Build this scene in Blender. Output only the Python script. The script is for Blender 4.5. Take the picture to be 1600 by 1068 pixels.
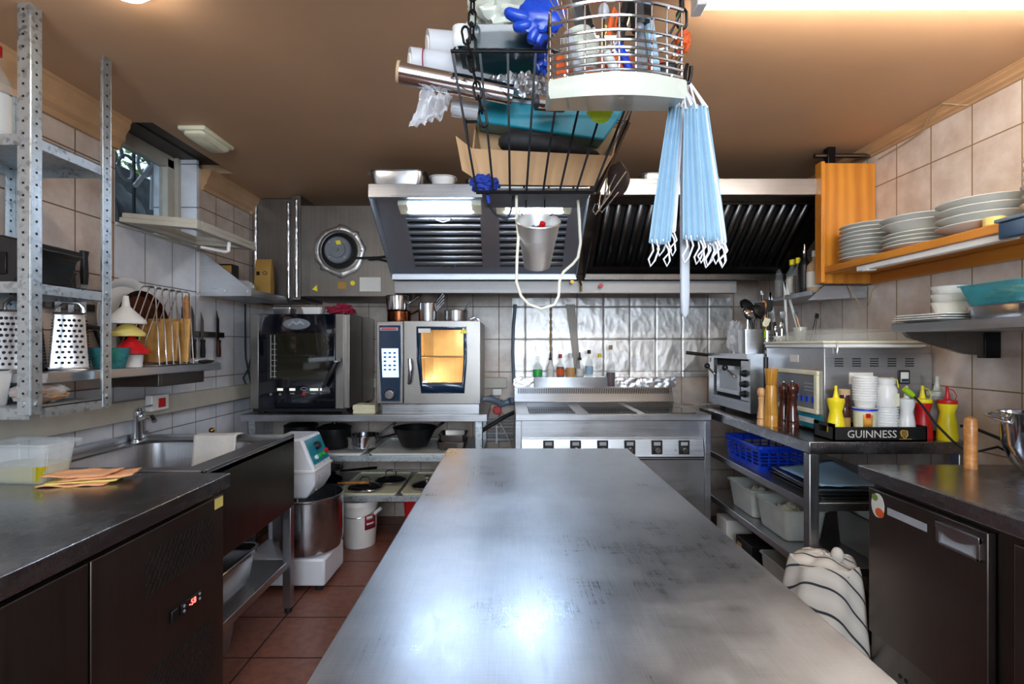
import bpy, bmesh, math, random
from mathutils import Vector, Matrix, noise
random.seed(7)
SC = bpy.context.scene
for _o in list(bpy.data.objects): bpy.data.objects.remove(_o)
C = SC.collection
PI = math.pi
R = math.radians
# ---------------- camera, world, exposure ----------------
CAMZ, F = 1.3, 780.0
cd = bpy.data.cameras.new('camera'); cam = bpy.data.objects.new('camera', cd); C.objects.link(cam)
cam.location = (0, 0, CAMZ); cam.rotation_euler = (PI/2, 0, 0)
cd.sensor_width = 36; cd.lens = 36*F/1600; cd.shift_x = .0025; cd.shift_y = .0044
cd.clip_start = .02; cd.clip_end = 100
SC.camera = cam
SC.view_settings.view_transform = 'Standard'; SC.view_settings.look = 'None'
SC.view_settings.exposure = 0.9; SC.view_settings.gamma = 1
SC.view_settings.use_curve_mapping = False
w = bpy.data.worlds.new('sky'); SC.world = w; w.use_nodes = True
w.node_tree.nodes['Background'].inputs[0].default_value = (.55, .78, 1, 1)
w.node_tree.nodes['Background'].inputs[1].default_value = 1.2
E_TUBE, E_HOOD, E_ROUND, E_REAR, W_DAY = 32, 24, 60, 18, 82
DAY = bpy.data.lights.new('daylight_fill', 'AREA'); DAY.shape = 'RECTANGLE'; DAY.size = 2.0; DAY.size_y = 1.0; DAY.energy = W_DAY; DAY.color = (.76, .88, 1)
_l = bpy.data.objects.new('daylight_fill', DAY); C.objects.link(_l); _l.location = (.1, -1.88, 1.66); _l.rotation_euler = (PI/2, 0, 0)   # daylight added as frontal fill at an unseen window behind the camera

def at(px, py, D):            # point seen at a photo position, at a real distance D from the lens plane
    return Vector(((px-796)*D/F, D, CAMZ-(py-541)*D/F))
def ZY(py, D): return CAMZ-(py-541)*D/F
def XP(px, D): return (px-796)*D/F

# ---------------- mesh builder ----------------
class PS(list): pass
class B:
    def __init__(s): s.bm = bmesh.new(); s.M = None; s.mi = 0
    def add(s, vs, fs):
        M = s.M
        bv = [s.bm.verts.new(M @ Vector(v) if M else v) for v in vs]
        for f in fs:
            try:
                ff = s.bm.faces.new([bv[i] for i in f]); ff.material_index = s.mi
            except ValueError: pass
        return s
    def box(s, x0, x1, y0, y1, z0, z1):
        v = [(x, y, z) for z in (z0, z1) for y in (y0, y1) for x in (x0, x1)]
        return s.add(v, [(0,2,3,1),(4,5,7,6),(0,1,5,4),(2,6,7,3),(0,4,6,2),(1,3,7,5)])
    def hexa(s, v):            # 8 corners: bottom 4 ring, top 4 ring
        return s.add(v, [(3,2,1,0),(4,5,6,7),(0,1,5,4),(1,2,6,5),(2,3,7,6),(3,0,4,7)])
    def bar(s, p0, p1, w_, h_, up=(0,0,1)):
        p0 = Vector(p0); p1 = Vector(p1); d = (p1-p0).normalized(); up = Vector(up)
        if abs(d.dot(up)) > .98: up = Vector((0,1,0))
        a = d.cross(up).normalized()*w_/2; b = a.cross(d).normalized()*h_/2
        return s.hexa([p0-a-b, p0+a-b, p0+a+b, p0-a+b, p1-a-b, p1+a-b, p1+a+b, p1-a+b])
    def prism(s, pts, off):    # 3D polygon extruded by a vector
        n = len(pts); off = Vector(off); a = [Vector(p) for p in pts]; b = [p+off for p in a]
        return s.add(a+b, [tuple(range(n))[::-1], tuple(range(n, 2*n))]+[(i, (i+1) % n, n+(i+1) % n, n+i) for i in range(n)])
    def lathe(s, prof, c=(0,0,0), seg=28, capb=True, capt=True, ax=None):
        c = Vector(c); vs = []; fs = []
        Q = ax if ax else Matrix.Identity(3)
        for r, z in prof:
            for k in range(seg):
                a = 2*PI*k/seg; vs.append(c+Q @ Vector((r*math.cos(a), r*math.sin(a), z)))
        for i in range(len(prof)-1):
            for k in range(seg):
                k2 = (k+1) % seg; fs.append((i*seg+k, i*seg+k2, (i+1)*seg+k2, (i+1)*seg+k))
        if capb and prof[0][0] > 1e-5: fs.append(tuple(range(seg))[::-1])
        if capt and prof[-1][0] > 1e-5: fs.append(tuple(range((len(prof)-1)*seg, len(prof)*seg)))
        return s.add(vs, fs)
    def cyl(s, p0, p1, r0, r1=None, seg=20):
        p0 = Vector(p0); p1 = Vector(p1); d = p1-p0
        Q = Vector((0,0,1)).rotation_difference(d.normalized()).to_matrix()
        return s.lathe([(r0, 0), (r1 if r1 is not None else r0, d.length)], p0, seg, ax=Q)
    def tube(s, pts, r, seg=8, closed=False):
        pts = [Vector(p) for p in pts]; n = len(pts); rs = r if isinstance(r, (list, tuple)) else [r]*n
        vs = []; fs = []; prev = None
        for i, p in enumerate(pts):
            if closed: d = pts[(i+1) % n]-pts[i-1]
            else: d = pts[min(i+1, n-1)]-pts[max(i-1, 0)]
            d.normalize()
            if prev is None:
                a = d.orthogonal().normalized()
            else:
                a = (prev-d*prev.dot(d)); a = a.normalized() if a.length > 1e-6 else d.orthogonal().normalized()
            prev = a; b = d.cross(a)
            for k in range(seg):
                t = 2*PI*k/seg; vs.append(p+a*rs[i]*math.cos(t)+b*rs[i]*math.sin(t))
        m = n if closed else n-1
        for i in range(m):
            j = (i+1) % n
            for k in range(seg):
                k2 = (k+1) % seg; fs.append((i*seg+k, i*seg+k2, j*seg+k2, j*seg+k))
        if not closed: fs += [tuple(range(seg))[::-1], tuple(range((n-1)*seg, n*seg))]
        return s.add(vs, fs)
    def ell(s, c, rx, ry, rz, seg=20, rings=10, rot=None):
        c = Vector(c); vs = []; fs = []; Q = rot if rot else Matrix.Identity(3)
        for i in range(rings+1):
            t = -PI/2+PI*i/rings
            for k in range(seg):
                a = 2*PI*k/seg
                vs.append(c+Q @ Vector((rx*math.cos(t)*math.cos(a), ry*math.cos(t)*math.sin(a), rz*math.sin(t))))
        for i in range(rings):
            for k in range(seg):
                k2 = (k+1) % seg; fs.append((i*seg+k, i*seg+k2, (i+1)*seg+k2, (i+1)*seg+k))
        s.add(vs, fs); bmesh.ops.remove_doubles(s.bm, verts=s.bm.verts, dist=1e-6); return s
    def loft(s, secs, c=(0,0,0), n=5, capb=True, capt=False):
        capt = capt or isinstance(secs, PS)   # rounded rectangles (hx, hy, r, z)
        c = Vector(c); vs = []; fs = []; m = 4*(n+1)
        for hx, hy, r, z in secs:
            r = min(r, hx, hy)
            for q in range(4):
                cx = (hx-r)*(1, -1, -1, 1)[q]; cy = (hy-r)*(1, 1, -1, -1)[q]
                for k in range(n+1):
                    a = PI/2*(q+k/n); vs.append(c+Vector((cx+r*math.cos(a), cy+r*math.sin(a), z)))
        for i in range(len(secs)-1):
            for k in range(m):
                k2 = (k+1) % m; fs.append((i*m+k, i*m+k2, (i+1)*m+k2, (i+1)*m+k))
        if capb: fs.append(tuple(range(m))[::-1])
        if capt: fs.append(tuple(range((len(secs)-1)*m, len(secs)*m)))
        return s.add(vs, fs)
    def grid(s, fn, nu, nv):   # fn(u, v) -> point
        vs = [fn(i/nu, j/nv) for j in range(nv+1) for i in range(nu+1)]
        return s.add(vs, [(j*(nu+1)+i, j*(nu+1)+i+1, (j+1)*(nu+1)+i+1, (j+1)*(nu+1)+i) for j in range(nv) for i in range(nu)])

def pan_secs(hx, hy, r, h, t=.0015, flare=.1, rim=.012):        # hollow open container with a turned rim
    f = h*flare
    return PS([(hx-f, hy-f, r, 0), (hx-f*.8, hy-f*.8, r, .004), (hx, hy, r, h-.003), (hx+rim, hy+rim, r+rim, h-.003), (hx+rim, hy+rim, r+rim, h),
            (hx-t, hy-t, r, h), (hx-f*.8-t, hy-f*.8-t, r, .006), (hx-f-t, hy-f-t, r, .003)])

ORG = {}; AUTO = []
def obj(name, b, m, parent=None, bev=0, ang=35, solid=0, sub=0, label=None, fix=True):
    me = bpy.data.meshes.new(name)
    if fix: bmesh.ops.recalc_face_normals(b.bm, faces=b.bm.faces)
    b.bm.to_mesh(me); b.bm.free()
    for k in (m if isinstance(m, (list, tuple)) else [m]): me.materials.append(k)
    me.polygons.foreach_set('use_smooth', [True]*len(me.polygons))
    me.set_sharp_from_angle(angle=R(ang))
    o = bpy.data.objects.new(name, me); C.objects.link(o)
    if parent: o.parent = parent
    if label: o['label'] = label
    if solid:
        q = o.modifiers.new('solid', 'SOLIDIFY'); q.thickness = solid; q.offset = 0
    if bev:
        q = o.modifiers.new('bevel', 'BEVEL'); q.width = bev; q.segments = 2; q.limit_method = 'ANGLE'; q.angle_limit = R(40)
        q.harden_normals = False
    if sub:
        q = o.modifiers.new('sub', 'SUBSURF'); q.levels = sub; q.render_levels = sub
    return o
def tag(o, label, cat, group=None, kind=None):
    o['label'] = label; o['category'] = cat
    if group: o['group'] = group
    if kind: o['kind'] = kind
    return o
def thing(name, label, cat, group=None, auto=True):
    o = bpy.data.objects.new(name, None); C.objects.link(o); o.empty_display_size = .05
    tag(o, label, cat, group)
    if auto: AUTO.append(o)
    return o
def one(name, b, m, label, cat, group=None, auto=True, **k):
    o = obj(name, b, m, **k); tag(o, label, cat, group)
    if auto: AUTO.append(o)
    return o
def struct(name, b, m, **k):
    o = obj(name, b, m, **k); o['kind'] = 'structure'; return o
def dup(root, loc, rz=0, label=None, group=None, rot=None, sc=None):
    def cp(o, par):
        c = o.copy(); C.objects.link(c); c.parent = par
        for ch in list(o.children): cp(ch, c)
        return c
    r = cp(root, None); r.location = loc; r.rotation_euler = rot or (0, 0, rz)
    if sc: r.scale = (sc, sc, sc) if not isinstance(sc, tuple) else sc
    if label: r['label'] = label
    if group: r['group'] = group
    return r
def place(root, loc, rz=0, rot=None, sc=None):
    root.location = loc; root.rotation_euler = rot or (0, 0, rz)
    if sc: root.scale = (sc, sc, sc) if not isinstance(sc, tuple) else sc
    return root
USED = set()
def put(proto, loc, rz=0, label=None, group=None, rot=None, sc=None):      # first call moves the source itself
    if proto not in USED:
        USED.add(proto); place(proto, loc, rz, rot, sc)
        if label: proto['label'] = label
        if group: proto['group'] = group
        return proto
    return dup(proto, loc, rz, label, group, rot, sc)
def desc(o):
    r = [o] if o.type == 'MESH' else []
    for c in o.children: r += desc(c)
    return r
def recentre():
    done = set()
    for o in AUTO:
        ms = desc(o)
        if any(m.data.users > 1 for m in ms) or not ms: continue
        P_ = [v.co for m in ms for v in m.data.vertices]
        lo = [min(p[i] for p in P_) for i in range(3)]; hi = [max(p[i] for p in P_) for i in range(3)]
        c = Vector(((lo[0]+hi[0])/2, (lo[1]+hi[1])/2, lo[2]))
        for m in ms: m.data.transform(Matrix.Translation(-c))
        o.location = c
def text(txt, size, face, loc, m, parent, name='lettering', depth=.0006, sx=1.0, roll=0, tilt=0):
    cu = bpy.data.curves.new('t', 'FONT'); cu.body = txt; cu.size = size; cu.extrude = depth; cu.align_x = 'CENTER'; cu.align_y = 'CENTER'; cu.resolution_u = 2
    t = bpy.data.objects.new('t', cu); C.objects.link(t); bpy.context.view_layer.update()
    me = bpy.data.meshes.new_from_object(t.evaluated_get(bpy.context.evaluated_depsgraph_get()))
    bpy.data.objects.remove(t)
    bas = {'-Y': Matrix(((1,0,0),(0,0,-1),(0,1,0))), '+X': Matrix(((0,0,1),(1,0,0),(0,1,0))), '-X': Matrix(((0,0,-1),(-1,0,0),(0,1,0)))}[face]
    M = Matrix.Translation(Vector(loc)) @ bas.to_4x4() @ Matrix.Rotation(roll, 4, 'Z') @ Matrix.Rotation(tilt, 4, 'X') @ Matrix.Diagonal((sx, 1, 1, 1))
    me.transform(M); me.materials.clear(); me.materials.append(m)
    o = bpy.data.objects.new(name, me); C.objects.link(o); o.parent = parent
    return o
ORD = ['topmost', 'second', 'third', 'fourth', 'fifth', 'sixth', 'seventh', 'eighth', 'ninth', 'tenth']

# ---------------- materials ----------------
def hexc(h):
    h = h.lstrip('#'); v = [int(h[i:i+2], 16)/255 for i in (0, 2, 4)]
    return tuple(((c/12.92) if c <= .04045 else ((c+.055)/1.055)**2.4) for c in v)+(1,)
class N:
    def __init__(s, name):
        s.m = bpy.data.materials.new(name); s.m.use_nodes = True; s.t = s.m.node_tree; s.b = s.t.nodes['Principled BSDF']
    def n(s, ty, **k):
        q = s.t.nodes.new(ty)
        for a, v in k.items(): setattr(q, a, v)
        return q
    def l(s, a, b): s.t.links.new(a, b)
    def coord(s, scale=(1,1,1), world=False, rot=(0,0,0)):
        if world: src = s.n('ShaderNodeNewGeometry').outputs['Position']
        else: src = s.n('ShaderNodeTexCoord').outputs['Object']
        mp = s.n('ShaderNodeMapping'); mp.inputs['Scale'].default_value = scale; mp.inputs['Rotation'].default_value = rot
        s.l(src, mp.inputs[0]); return mp.outputs[0]
    def noise(s, vec, scale, detail=4, rough=.55):
        q = s.n('ShaderNodeTexNoise'); q.inputs['Scale'].default_value = scale; q.inputs['Detail'].default_value = detail; q.inputs['Roughness'].default_value = rough
        s.l(vec, q.inputs['Vector']); return q.outputs['Fac']
    def ramp(s, fac, stops):
        q = s.n('ShaderNodeValToRGB'); e = q.color_ramp.elements
        while len(e) < len(stops): e.new(.5)
        for i, (p, c) in enumerate(stops): e[i].position = p; e[i].color = c if len(c) == 4 else tuple(c)+(1,)
        s.l(fac, q.inputs[0]); return q.outputs[0]
    def rng(s, fac, a, b, lo=0.3, hi=.7):
        q = s.n('ShaderNodeMapRange'); q.inputs['From Min'].default_value = lo; q.inputs['From Max'].default_value = hi
        q.inputs['To Min'].default_value = a; q.inputs['To Max'].default_value = b; s.l(fac, q.inputs[0]); return q.outputs[0]
    def bump(s, h, strength=.3, dist=.002):
        q = s.n('ShaderNodeBump'); q.inputs['Strength'].default_value = strength; q.inputs['Distance'].default_value = dist
        s.l(h, q.inputs['Height']); s.l(q.outputs[0], s.b.inputs['Normal'])
    def set(s, **k):
        for a, v in k.items(): s.b.inputs[a.replace('_', ' ')].default_value = v
        return s
def plain(name, col, rough=.5, metal=0, var=.12, sc=14, emis=0, spec=None, coat=0, alpha=1, trans=0, bump=0):
    q = N(name); c = hexc(col) if isinstance(col, str) else tuple(col)+(1,)
    v = q.coord(); f = q.noise(v, sc)
    d = tuple(x*(1-var) for x in c[:3])+(1,); e = tuple(min(1, x*(1+var*.6)) for x in c[:3])+(1,)
    q.l(q.ramp(f, [(.3, d), (.7, e)]), q.b.inputs['Base Color'])
    q.l(q.rng(f, rough*.88, min(1, rough*1.12)), q.b.inputs['Roughness'])
    q.set(Metallic=metal)
    if emis: q.b.inputs['Emission Color'].default_value = c; q.b.inputs['Emission Strength'].default_value = emis
    if coat: q.set(Coat_Weight=coat)
    if alpha < 1: q.set(Alpha=alpha)
    if trans: q.set(Transmission_Weight=trans)
    if bump: q.bump(q.noise(v, sc*4), bump, .003)
    return q.m
def steel(name, col='#b9bbbf', rough=.3, axis='x', var=.12, br=.10, blot=0, world=False):
    q = N(name); c = hexc(col); q.set(Metallic=1.0)
    sc = {'x': (2, 180, 180), 'y': (180, 2, 180), 'z': (180, 180, 2), 'o': (30, 30, 30)}[axis]
    v = q.coord(sc, world); f = q.noise(v, 1, 3)
    v2 = q.coord((1, 1, 1), world); g = q.noise(v2, 5, 6, .65)
    mx = q.n('ShaderNodeMath', operation='MULTIPLY_ADD'); q.l(f, mx.inputs[0]); mx.inputs[1].default_value = .5; 
    g2 = q.n('ShaderNodeMath', operation='MULTIPLY'); q.l(g, g2.inputs[0]); g2.inputs[1].default_value = .5; q.l(g2.outputs[0], mx.inputs[2])
    d = tuple(x*(1-var) for x in c[:3])+(1,); e = tuple(min(1, x*(1+var)) for x in c[:3])+(1,)
    q.l(q.ramp(mx.outputs[0], [(.35, d), (.65, e)]), q.b.inputs['Base Color'])
    q.l(q.rng(mx.outputs[0], rough-br*.5, rough+br), q.b.inputs['Roughness'])
    if br: q.bump(f, .06, .0006)
    return q.m
def clearp(name, col, rough=.08, amount=.75, tint=None, va=.03):       # thin clear plastic or film: see-through with a sheen
    q = N(name); c = hexc(col); out = q.t.nodes['Material Output']
    tr = q.n('ShaderNodeBsdfTransparent'); tr.inputs[0].default_value = hexc(tint) if tint else (1, 1, 1, 1)
    mx = q.n('ShaderNodeMixShader'); f = q.noise(q.coord(), 12, 1)
    q.l(q.rng(f, amount-va, min(1, amount+va)), mx.inputs[0])
    q.set(Base_Color=c, Roughness=rough); q.l(q.b.outputs[0], mx.inputs[1]); q.l(tr.outputs[0], mx.inputs[2]); q.l(mx.outputs[0], out.inputs[0])
    return q.m
def tiles(name, axis, u0, z0, c1, c2, grout, rough=.25, w_=.2, h_=.25, mot=.5, bumpy=True, msize=.003, dirt=0):
    q = N(name); sep = q.n('ShaderNodeSeparateXYZ'); q.l(q.n('ShaderNodeNewGeometry').outputs['Position'], sep.inputs[0])
    a = q.n('ShaderNodeMath', operation='SUBTRACT'); q.l(sep.outputs[axis], a.inputs[0]); a.inputs[1].default_value = u0-w_*40
    b = q.n('ShaderNodeMath', operation='SUBTRACT'); q.l(sep.outputs['Z' if axis != 'F' else 'Y'], b.inputs[0]); b.inputs[1].default_value = z0-h_*40
    cb = q.n('ShaderNodeCombineXYZ'); q.l(a.outputs[0], cb.inputs[0]); q.l(b.outputs[0], cb.inputs[1])
    return q, sep, a, b, cb
def tilemat(name, au, av, u0, v0, w_, h_, c1, c2, grout, rough=.25, msize=.003, mscale=9, bs=.5, dirt=None):
    q = N(name); sep = q.n('ShaderNodeSeparateXYZ'); pos = q.n('ShaderNodeNewGeometry').outputs['Position']; q.l(pos, sep.inputs[0])
    a = q.n('ShaderNodeMath', operation='SUBTRACT'); q.l(sep.outputs[au], a.inputs[0]); a.inputs[1].default_value = u0-w_*40
    b = q.n('ShaderNodeMath', operation='SUBTRACT'); q.l(sep.outputs[av], b.inputs[0]); b.inputs[1].default_value = v0-h_*40
    cb = q.n('ShaderNodeCombineXYZ'); q.l(a.outputs[0], cb.inputs[0]); q.l(b.outputs[0], cb.inputs[1])
    br = q.n('ShaderNodeTexBrick'); br.offset = 0; br.squash = 1
    for k, v in (('Scale', 1), ('Mortar Size', msize), ('Mortar Smooth', .2), ('Brick Width', w_), ('Row Height', h_), ('Bias', 0)): br.inputs[k].default_value = v
    q.l(cb.outputs[0], br.inputs['Vector']); br.inputs['Color1'].default_value = (.96, .96, .96, 1); br.inputs['Color2'].default_value = (1, 1, 1, 1)
    f = q.noise(pos, mscale, 6, .6)
    col = q.ramp(f, [(.32, hexc(c1)), (.68, hexc(c2))])
    mu = q.n('ShaderNodeMix', data_type='RGBA', blend_type='MULTIPLY'); mu.inputs[0].default_value = 1
    q.l(col, mu.inputs[6]); q.l(br.outputs['Color'], mu.inputs[7])
    mx = q.n('ShaderNodeMix', data_type='RGBA'); q.l(br.outputs['Fac'], mx.inputs[0]); q.l(mu.outputs[2], mx.inputs[6]); mx.inputs[7].default_value = hexc(grout)
    q.l(mx.outputs[2], q.b.inputs['Base Color'])
    q.l(q.rng(br.outputs['Fac'], rough, .8, 0, 1), q.b.inputs['Roughness'])
    inv = q.n('ShaderNodeMath', operation='SUBTRACT'); inv.inputs[0].default_value = 1; q.l(br.outputs['Fac'], inv.inputs[1])
    q.bump(inv.outputs[0], bs, .002)
    return q.m

M_ = {}
def mk():
    M = M_
    M['ceil'] = plain('ceiling_paint', '#bf9a79', .55, var=.08, sc=2.5, bump=.15)
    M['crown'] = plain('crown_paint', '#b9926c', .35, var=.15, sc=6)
    M['dark_paint'] = plain('dark_brown_paint', '#4a3f38', .6, var=.4, sc=5)
    M['tL'] = tilemat('beige_tile_left', 'Y', 'Z', .08, .115, .2, .25, '#b9a699', '#d6c9bf', '#6b5340', .3)
    M['tLw'] = tilemat('white_tile_left', 'Y', 'Z', .08, .115, .2, .25, '#c8cbd2', '#dcdee4', '#7b7068', .12, bs=.6)
    M['tN'] = tilemat('white_tile_niche', 'X', 'Z', -1.92, .105, .2, .25, '#cdd0d8', '#e0e2e8', '#6b6560', .12)
    M['tR'] = tilemat('beige_tile_right', 'Y', 'Z', .05, .127, .2, .25, '#c2aea0', '#ddd0c6', '#8c7350', .3)
    M['tB'] = tilemat('beige_tile_back', 'X', 'Z', -.08, .105, .2, .25, '#b8a595', '#d5c9bf', '#7b6a5b', .25)
    M['floor'] = tilemat('terracotta_floor', 'X', 'Y', -1.08, 2.398, .312, .312, '#6e4438', '#885848', '#1d1512', .4, msize=.004, mscale=30, bs=.7)
    M['plaster'] = plain('grey_plaster', '#a9a298', .8)
    M['steel'] = steel('brushed_steel', '#b6b7ba', .3, 'x')
    M['steely'] = steel('brushed_steel_y', '#b6b7ba', .3, 'y')
    M['steelz'] = steel('brushed_steel_z', '#a9a9ac', .32, 'z')
    M['hood'] = steel('hood_steel', '#b4bac2', .45, 'x', var=.05, br=.05)
    M['ovenst'] = steel('oven_steel', '#918c87', .34, 'z', var=.08)
    M['dsteel'] = steel('dark_steel', '#6f6964', .3, 'z', var=.1)
    M['fridge'] = steel('fridge_steel', '#6b625d', .38, 'z', var=.08)  # stainless; reflected dark floor is put into its base colour
    M['dhood'] = steel('greasy_dark_steel', '#5c5a59', .3, 'z', var=.2)
    M['duct'] = steel('duct_steel', '#77716b', .45, 'z', var=.2, blot=1)
    M['chrome'] = steel('polished_steel', '#d2d3d6', .1, 'o', var=.05, br=.03)
    M['chromedull'] = steel('satin_steel', '#b9babd', .2, 'o', var=.1, br=.06)
    M['copper'] = steel('brown_copper', '#6b3c26', .22, 'o', var=.3)
    M['foil'] = steel('aluminium_foil', '#e4e4e6', .28, 'o', var=.04, br=.05)
    M['foilw'] = steel('dulled_wall_foil', '#dcdad8', .46, 'o', var=.06, br=.06)
    M['rail'] = steel('dull_galvanised_rail', '#8f8f90', .5, 'x', var=.12, br=.05)
    # galvanised
    q = N('galvanised_steel'); q.set(Metallic=.9); v = q.coord((75, 75, 75)); vo = q.n('ShaderNodeTexVoronoi'); vo.inputs['Scale'].default_value = 1.2; q.l(v, vo.inputs['Vector'])
    f = q.noise(q.coord((14, 14, 14)), 1, 5); mm = q.n('ShaderNodeMath', operation='ADD'); q.l(vo.outputs['Color'], mm.inputs[0]); q.l(f, mm.inputs[1])
    q.l(q.ramp(mm.outputs[0], [(.4, hexc('#7d858b')), (.95, hexc('#bcc3c7'))]), q.b.inputs['Base Color']); q.l(q.rng(mm.outputs[0], .3, .5, .3, 1.3), q.b.inputs['Roughness'])
    M['galv'] = q.m
    # worktops: scratched
    def top(name, c1, c2, r0, r1):
        q = N(name); q.set(Metallic=1.0); pos = q.n('ShaderNodeNewGeometry').outputs['Position']
        f1 = q.noise(pos, 3.2, 8, .7)
        a = q.noise(q.coord((14, 700, 50), True), 1, 3, .6); b_ = q.noise(q.coord((600, 12, 50), True, (0, 0, .5)), 1, 3, .6); c_ = q.noise(q.coord((650, 14, 50), True, (0, 0, -.9)), 1, 3, .6)
        s1 = q.n('ShaderNodeMath', operation='ADD'); q.l(a, s1.inputs[0]); q.l(b_, s1.inputs[1])
        s2 = q.n('ShaderNodeMath', operation='ADD'); q.l(s1.outputs[0], s2.inputs[0]); q.l(c_, s2.inputs[1])
        s3 = q.n('ShaderNodeMath', operation='MULTIPLY_ADD'); q.l(s2.outputs[0], s3.inputs[0]); s3.inputs[1].default_value = .135; 
        s4 = q.n('ShaderNodeMath', operation='MULTIPLY'); q.l(f1, s4.inputs[0]); s4.inputs[1].default_value = .53; q.l(s4.outputs[0], s3.inputs[2])
        q.l(q.ramp(s3.outputs[0], [(.38, hexc(c1)), (.56, hexc(c2))]), q.b.inputs['Base Color'])
        q.l(q.rng(s3.outputs[0], r0, r1, .38, .56), q.b.inputs['Roughness'])
        q.bump(s2.outputs[0], .05, .0005)
        return q.m
    M['top'] = top('scratched_worktop', '#b2bcc9', '#d0d9e4', .26, .42)  # blue cast of window light put into neutral steel's colour
    M['topd'] = top('dark_worktop', '#8e8e92', '#acacb0', .18, .32)
    M['black'] = plain('black_plastic', '#141416', .4, var=.2)
    M['blackm'] = plain('black_metal', '#17171a', .3, metal=.6, var=.2)
    M['wok'] = plain('black_iron', '#1c1d20', .38, metal=.5, var=.25)
    M['bglass'] = plain('black_glass', '#0a0d16', .06, var=.05, coat=.5)
    M['hob'] = plain('hob_glass', '#2a2c30', .08, var=.1, coat=.5)
    M['dark'] = plain('dark_void', '#0b0b0c', .8)
    M['white'] = plain('white_plastic', '#e4e4e2', .35, var=.04)
    M['cream'] = plain('cream_plastic', '#dcd8bd', .4, var=.08)
    M['trunk'] = plain('trunking_plastic', '#b5b0a3', .4, var=.08)
    M['porcelain'] = plain('porcelain', '#d8dad6', .12, var=.03, coat=.3)
    M['enamel'] = plain('white_enamel', '#d9dce4', .3, var=.03)
    M['pine'] = None
    def wood(name, c1, c2, sc=(6, 6, 60), rough=.35, rot=(0, 0, 0)):
        q = N(name); v = q.coord(sc, False, rot); wv = q.n('ShaderNodeTexWave'); wv.inputs['Scale'].default_value = .6; wv.inputs['Distortion'].default_value = 6; wv.inputs['Detail'].default_value = 3
        q.l(v, wv.inputs['Vector']); f = q.noise(v, 1.5, 4)
        s = q.n('ShaderNodeMath', operation='MULTIPLY_ADD'); q.l(wv.outputs['Fac'], s.inputs[0]); s.inputs[1].default_value = .35; q.l(f, s.inputs[2])
        q.l(q.ramp(s.outputs[0], [(.35, hexc(c1)), (.9, hexc(c2))]), q.b.inputs['Base Color']); q.set(Roughness=rough, Coat_Weight=.25)
        return q.m
    M['pine'] = wood('varnished_pine_upright', '#b0681c', '#d08a30', (9, 9, 1.2))
    M['pineh'] = wood('varnished_pine_shelf', '#a8601a', '#d08a30', (9, 1.2, 9))
    M['board'] = wood('cutting_board_wood', '#8a6330', '#b98b4a', (12, 60, 12), .6)
    M['lwood'] = wood('light_wood', '#c08a55', '#dcae78', (60, 60, 6), .45)
    M['mwood'] = wood('olive_wood', '#a06d24', '#cc9640', (60, 60, 6), .3)
    M['dwood'] = wood('dark_mill_wood', '#220d09', '#4a1e14', (60, 60, 6), .15)
    M['handlew'] = wood('handle_wood', '#a2672f', '#c98c4c', (6, 60, 60), .45)
    M['red'] = plain('red_plastic', '#c4141c', .35, var=.05)
    M['dred'] = plain('crimson_cloth', '#8e1535', .8, var=.3, sc=40)
    M['yellow'] = plain('yellow_plastic', '#f0dc1e', .35, var=.04)
    M['pyellow'] = plain('pale_yellow_plastic', '#e4d27a', .35, var=.04)
    M['blue'] = plain('blue_plastic', '#0a3fd0', .35, var=.08)
    M['glove'] = plain('blue_nitrile', '#123fae', .3, var=.12, sc=20)
    M['bluecl'] = plain('blue_scouring_cloth', '#0d2f8f', .7, var=.3, sc=60, bump=.6)
    M['teal'] = plain('teal_plastic', '#0e7f92', .35, var=.06)
    M['tealcl'] = clearp('clear_teal_plastic', '#5fb3bd', .15, .62, '#bfe6ea')
    M['green'] = plain('green_plastic', '#35b84a', .4, var=.15)
    M['lime'] = plain('lime_silicone', '#a5cf1d', .4, var=.05)
    M['orange'] = plain('orange_cloth', '#d4571c', .7, var=.15, sc=30)
    M['sponge'] = plain('orange_sponge_cloth', '#e6a97e', .9, var=.08, sc=80, bump=.5)
    M['card'] = plain('brown_cardboard', '#b38f68', .8, var=.08)
    M['kraft'] = plain('kraft_paper', '#a8813f', .8, var=.1)
    M['towel'] = plain('white_towelling', '#cfc9c3', .95, var=.06, sc=90, bump=.9)
    M['maskb'] = plain('light_blue_mask_fabric', '#97b7cc', .8, var=.05, sc=60)
    M['maskw'] = plain('white_elastic', '#e6e6ea', .8, var=.03)
    M['rubber'] = plain('black_rubber', '#101012', .7)
    M['cable'] = plain('white_cable', '#d9d4c4', .45, var=.05)
    M['film'] = clearp('cling_film', '#eef0f5', .12, .66, va=.12)
    M['filmd'] = clearp('layered_cling_film', '#d9dade', .18, .3)
    M['clear'] = clearp('clear_plastic', '#dfe6e8', .08, .84)
    M['tubcl'] = clearp('ribbed_clear_plastic', '#dfe6e8', .12, .74)
    M['milky'] = clearp('milky_clear_plastic', '#cfd2cc', .3, .55)
    M['lidpl'] = plain('translucent_white_plastic', '#bfc2b5', .25, var=.06, coat=.3)
    M['glassb'] = clearp('bottle_glass', '#c9d4d6', .04, .84)
    M['oil'] = plain('yellow_oil', '#a89a08', .1, var=.1, coat=.5)
    M['food'] = plain('fried_food', '#c98f3a', .7, var=.3, sc=30)
    M['bread'] = plain('dry_bread', '#a87d50', .9, var=.3, sc=40)
    M['navy'] = plain('navy_panel', '#14304a', .2, var=.05, coat=.4)
    M['grey'] = plain('grey_plastic', '#70757c', .4, var=.08)
    M['lgrey'] = plain('light_grey_plastic', '#a5a9b0', .4, var=.05)
    M['pvc'] = plain('grey_pvc', '#5f6f7e', .35, var=.1)
    M['paper'] = plain('white_paper', '#dad8d2', .7, var=.03)
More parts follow.
